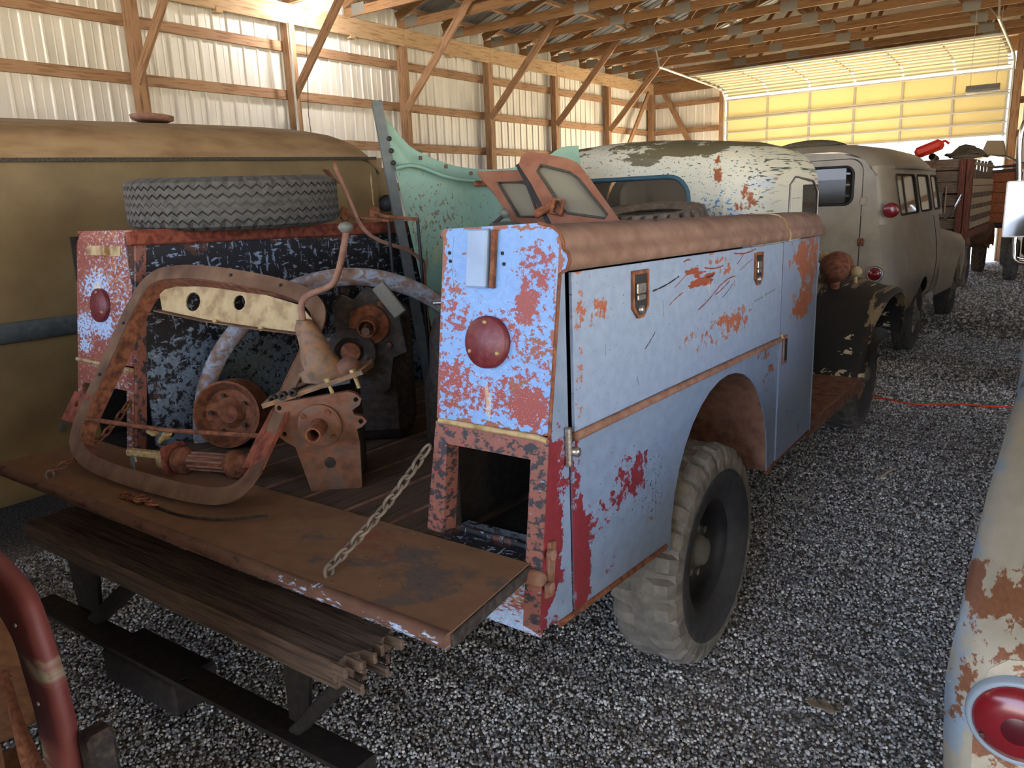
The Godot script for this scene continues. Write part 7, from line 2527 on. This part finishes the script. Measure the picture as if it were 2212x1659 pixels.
	# tractor wheel far down the right-hand row
	var F := thing("small_tractor", "dark small tractor standing far down the aisle under the mirror", "tractor", Vector3(-0.75, 0, -16.5))
	wheel(F, Vector3(-0.98, 0.36, -16.3), Vector3.LEFT, 0.36, 0.2, 0.2, "bar", M.rubber, M.black, 0.02, 20)
	wheel(F, Vector3(-0.30, 0.36, -16.3), Vector3.RIGHT, 0.36, 0.2, 0.2, "bar", M.rubber, M.black, 0.02, 20)
	st = S()
	box(st, Vector3(-0.64, 0.62, -16.9), Vector3(0.42, 0.45, 1.3), Basis.IDENTITY, 0.08)
	obj("engine_cover", st, M.grime, F)
	st = S()
	tube(st, smooth_pts([Vector3(-0.92, 0.80, -16.1), Vector3(-0.95, 0.55, -16.05), Vector3(-0.88, 0.42, -16.05), Vector3(-0.70, 0.40, -16.1)], 4), 0.025, 8)
	obj("grab_bar", st, M.chrome, F)

func build_machine():
	var V := thing("wheel_guard", "curved red and cream flaked metal guard of a machine at the picture corner", "machine", Vector3(-1.95, 0, -0.62))
	var st := S()
	var po := [Vector3(-2.08, 0.925, -0.62), Vector3(-1.99, 0.93, -0.62), Vector3(-1.903, 0.918, -0.62), Vector3(-1.786, 0.866, -0.62), Vector3(-1.740, 0.757, -0.62), Vector3(-1.713, 0.653, -0.62), Vector3(-1.705, 0.537, -0.62), Vector3(-1.71, 0.465, -0.62), Vector3(-1.72, 0.25, -0.62), Vector3(-1.73, 0.03, -0.62)]
	var pn := [Vector3(-2.10, 0.82, -0.62), Vector3(-2.02, 0.83, -0.62), Vector3(-1.952, 0.807, -0.62), Vector3(-1.87, 0.738, -0.62), Vector3(-1.848, 0.657, -0.62), Vector3(-1.832, 0.58, -0.62), Vector3(-1.83, 0.504, -0.62), Vector3(-1.83, 0.41, -0.62), Vector3(-1.84, 0.25, -0.62), Vector3(-1.85, 0.03, -0.62)]
	var a := smooth_pts(po, 4)
	var b := smooth_pts(pn, 4)
	var rings := []
	for i in a.size():
		rings.append(PackedVector3Array([a[i] + Vector3(0, 0, -0.02), a[i] + Vector3(0.006, 0.004, 0.012), a[i].lerp(b[i], 0.15) + Vector3(0, 0, 0.022), a[i].lerp(b[i], 0.85) + Vector3(0, 0, 0.022), b[i] + Vector3(0, 0, 0.012), b[i] + Vector3(0, 0, -0.02)]))
	loft(st, rings, true, true, 1, true)
	obj("guard", st, M.hoopred, V, [Vector3(-2.1, 0.95, -0.62), Vector3(0.4, 0, 0.0), Vector3(0, -0.9, 0)])
	for p in [Vector3(-1.815, 0.80, -0.597), Vector3(-1.775, 0.62, -0.597)]:
		st = S()
		lathe(st, [Vector2(0.005, 0), Vector2(0.005, 0.003), Vector2(0, 0.004)], along(p, Vector3.BACK), 8)
		obj("rivet", st, M.dullchrome, V)
	st = S()
	lathe(st, [Vector2(0, -0.06), Vector2(0.20, -0.06), Vector2(0.21, -0.04), Vector2(0.21, 0.04), Vector2(0.20, 0.05), Vector2(0.12, 0.07), Vector2(0, 0.075)], along(Vector3(-2.58, 0.33, -0.75), Vector3(0.5, 0.15, 0.85)), 32)
	obj("pulley", st, M.orange, V)
	st = S()
	tube(st, [Vector3(-2.42, 0.39, -0.74), Vector3(-2.25, 0.32, -0.70), Vector3(-1.85, 0.22, -0.63)], 0.013, 8)
	obj("stay_rod", st, M.rustorange, V)
	st = S()
	tube(st, [Vector3(-2.40, 0.38, -0.74), Vector3(-2.36, 0.15, -0.73), Vector3(-2.34, 0.02, -0.73)], 0.014, 8)
	obj("leg_rod", st, M.rustorange, V)
	st = S()
	box(st, Vector3(-2.25, 0.05, -0.55), Vector3(0.60, 0.03, 0.28), Basis(Vector3.UP, -0.4) * Basis(Vector3.BACK, -0.15), 0.006)
	obj("deck_plate", st, M.orange, V)
	st = S()
	box(st, Vector3(-1.67, 0.28, -0.66), Vector3(0.06, 0.56, 0.06), Basis.IDENTITY, 0.01)
	obj("upright", st, M.castdark, V)
	# the rest of the machine stands behind and beside the viewer, clear of the ground on two wheels
	st = S()
	var hull := []
	for e in [[-0.42, 0.62, 1.12, 0.9], [-0.36, 0.52, 1.26, 1.0], [0.6, 0.50, 1.36, 1.0], [1.7, 0.50, 1.40, 1.0], [1.85, 0.6, 1.3, 0.92]]:
		var r := PackedVector3Array()
		for p in rrect(-2.68 - 1.36 * e[3], e[1], -2.68 + 1.36 * e[3], e[2], 0.12, 4):
			r.append(Vector3(p.x, p.y, e[0]))
		hull.append(r)
	loft(st, hull, true, true, 1, false)
	obj("hull", st, M.orange, V)
	wheel(V, Vector3(-3.85, 0.38, 0.9), Vector3.LEFT, 0.38, 0.2, 0.2, "bar", M.rubber, M.orange, 0.02, 22)
	wheel(V, Vector3(-2.05, 0.38, 0.9), Vector3.RIGHT, 0.38, 0.2, 0.2, "bar", M.rubber, M.orange, 0.02, 22)

func build_ground_details():
	var c := thing("extension_cord", "orange-red extension cord lying across the gravel aisle", "cord", Vector3(-0.75, 0, -6.65))
	var st := S()
	var pts := []
	for p in [[-1.5, -6.55], [-1.197, -6.631], [-1.05, -6.57], [-0.913, -6.545], [-0.76, -6.64], [-0.62, -6.70], [-0.47, -6.71], [-0.32, -6.765], [0.1, -6.9], [0.6, -6.95]]:
		pts.append(Vector3(p[0], 0.022, p[1]))
	tube(st, smooth_pts(pts, 4), 0.007, 6)
	obj("cord", st, M.cord, c)
	var pm := flatm(C("c9c6b8"), 0.9)
	var k := 0
	for e in [[Vector3(-1.12, 0.012, -4.12), 0.11, "pale crumpled paper scrap on the gravel beside the truck"], [Vector3(-0.53, 0.012, -2.36), 0.10, "dry curled leaf lying on the gravel in the foreground"], [Vector3(-1.32, 0.012, -4.40), 0.05, "small tan stone-like paper wad near the truck shadow"]]:
		var s := thing("litter_scrap", e[2], "litter", e[0])
		st = S()
		var g := []
		for i in 5:
			var row := PackedVector3Array()
			for j in 4:
				var u := i / 4.0 - 0.5
				var v := j / 3.0 - 0.5
				row.append(O + Vector3(u * e[1], 0.012 + 0.016 * absf(sin(i * 1.7 + j * 2.1 + k)), v * e[1] * 0.5 * (1.0 - absf(u))).rotated(Vector3.UP, 0.0))
			g.append(row)
		sheet(st, g, 0.002, 1, true)
		obj("scrap", st, pm if k != 1 else M.paleboard, s)
		k += 1
	var tw := thing("twig", "thin pale twig lying on the gravel aisle by the truck", "twig", Vector3(-0.80, 0.015, -4.79))
	st = S()
	tube(st, [O + Vector3(-0.02, 0.01, 0.13), O + Vector3(0, 0.015, 0.0), O + Vector3(0.03, 0.01, -0.12)], [0.008, 0.009, 0.004], 6)
	obj("twig", st, M.paleboard, tw)

# ---------------------------------------------------------------- gravel
func stone_mesh(sd: int) -> ArrayMesh:
	var rng := RandomNumberGenerator.new()
	rng.seed = sd
	var phi := (1.0 + sqrt(5.0)) / 2.0
	var v := [Vector3(-1, phi, 0), Vector3(1, phi, 0), Vector3(-1, -phi, 0), Vector3(1, -phi, 0), Vector3(0, -1, phi), Vector3(0, 1, phi), Vector3(0, -1, -phi), Vector3(0, 1, -phi), Vector3(phi, 0, -1), Vector3(phi, 0, 1), Vector3(-phi, 0, -1), Vector3(-phi, 0, 1)]
	for i in v.size():
		v[i] = v[i].normalized() * rng.randf_range(0.72, 1.15) * Vector3(1.0, 0.68, 0.82)
	var f := [[0, 11, 5], [0, 5, 1], [0, 1, 7], [0, 7, 10], [0, 10, 11], [1, 5, 9], [5, 11, 4], [11, 10, 2], [10, 7, 6], [7, 1, 8], [3, 9, 4], [3, 4, 2], [3, 2, 6], [3, 6, 8], [3, 8, 9], [4, 9, 5], [2, 4, 11], [6, 2, 10], [8, 6, 7], [9, 8, 1]]
	var st := S()
	st.set_smooth_group(-1)
	for t in f:
		st.add_vertex(v[t[0]])
		st.add_vertex(v[t[2]])
		st.add_vertex(v[t[1]])
	st.generate_normals()
	return st.commit()

func build_gravel():
	var sm := StandardMaterial3D.new()
	sm.vertex_color_use_as_albedo = true
	sm.roughness = 0.5
	var rng := RandomNumberGenerator.new()
	rng.seed = 77
	var hn := FastNoiseLite.new()
	hn.seed = 21
	hn.frequency = 1.4
	var mm := []
	var bufs := []
	for k in 4:
		bufs.append(PackedFloat32Array())
	# bands by distance: nearest z, farthest z, x from, x to, stones per square metre, size
	for b in [[0.4, -2.2, -4.2, 0.9, 11000, 0.0062], [-2.2, -4.2, -3.3, 0.7, 9000, 0.0066], [-4.2, -6.6, -1.7, 0.5, 6500, 0.0074], [-6.6, -10.0, -1.7, 0.3, 3000, 0.0098], [-10.0, -20.0, -1.8, 0.6, 800, 0.017]]:
		var n := int((b[0] - b[1]) * (b[3] - b[2]) * b[4])
		for i in n:
			var x := rng.randf_range(b[2], b[3])
			var z := rng.randf_range(b[1], b[0])
			if z > -0.7 and x > -1.0:
				continue
			var s: float = b[5] * rng.randf_range(0.55, 1.35)
			var q4 := Basis.from_euler(Vector3(rng.randf() * 1.2, rng.randf() * TAU, rng.randf() * 1.2)).scaled(Vector3(s, s, s))
			var y := -0.006 + 0.016 * hn.get_noise_2d(x * 0.9, z * 4.5) + rng.randf() * 0.010
			var t := rng.randf()
			var g := 0.20 + 0.56 * t * t
			if rng.randf() < 0.14:
				g = 0.80
			var c := Color(g * rng.randf_range(0.98, 1.08), g, g * rng.randf_range(0.88, 0.98))
			var bf: PackedFloat32Array = bufs[i % 4]
			bf.append_array(PackedFloat32Array([q4.x.x, q4.y.x, q4.z.x, x, q4.x.y, q4.y.y, q4.z.y, y, q4.x.z, q4.y.z, q4.z.z, z, c.r, c.g, c.b, 1.0]))
			bufs[i % 4] = bf
	var fl: Node3D = get_node("floor")
	for k in 4:
		var m := MultiMesh.new()
		m.transform_format = MultiMesh.TRANSFORM_3D
		m.use_colors = true
		m.mesh = stone_mesh(40 + k)
		m.mesh.surface_set_material(0, sm)
		m.instance_count = bufs[k].size() / 16
		m.buffer = bufs[k]
		var mi := MultiMeshInstance3D.new()
		mi.name = "loose_gravel"
		mi.multimesh = m
		mi.set_meta("kind", "stuff")
		fl.add_child(mi, true)
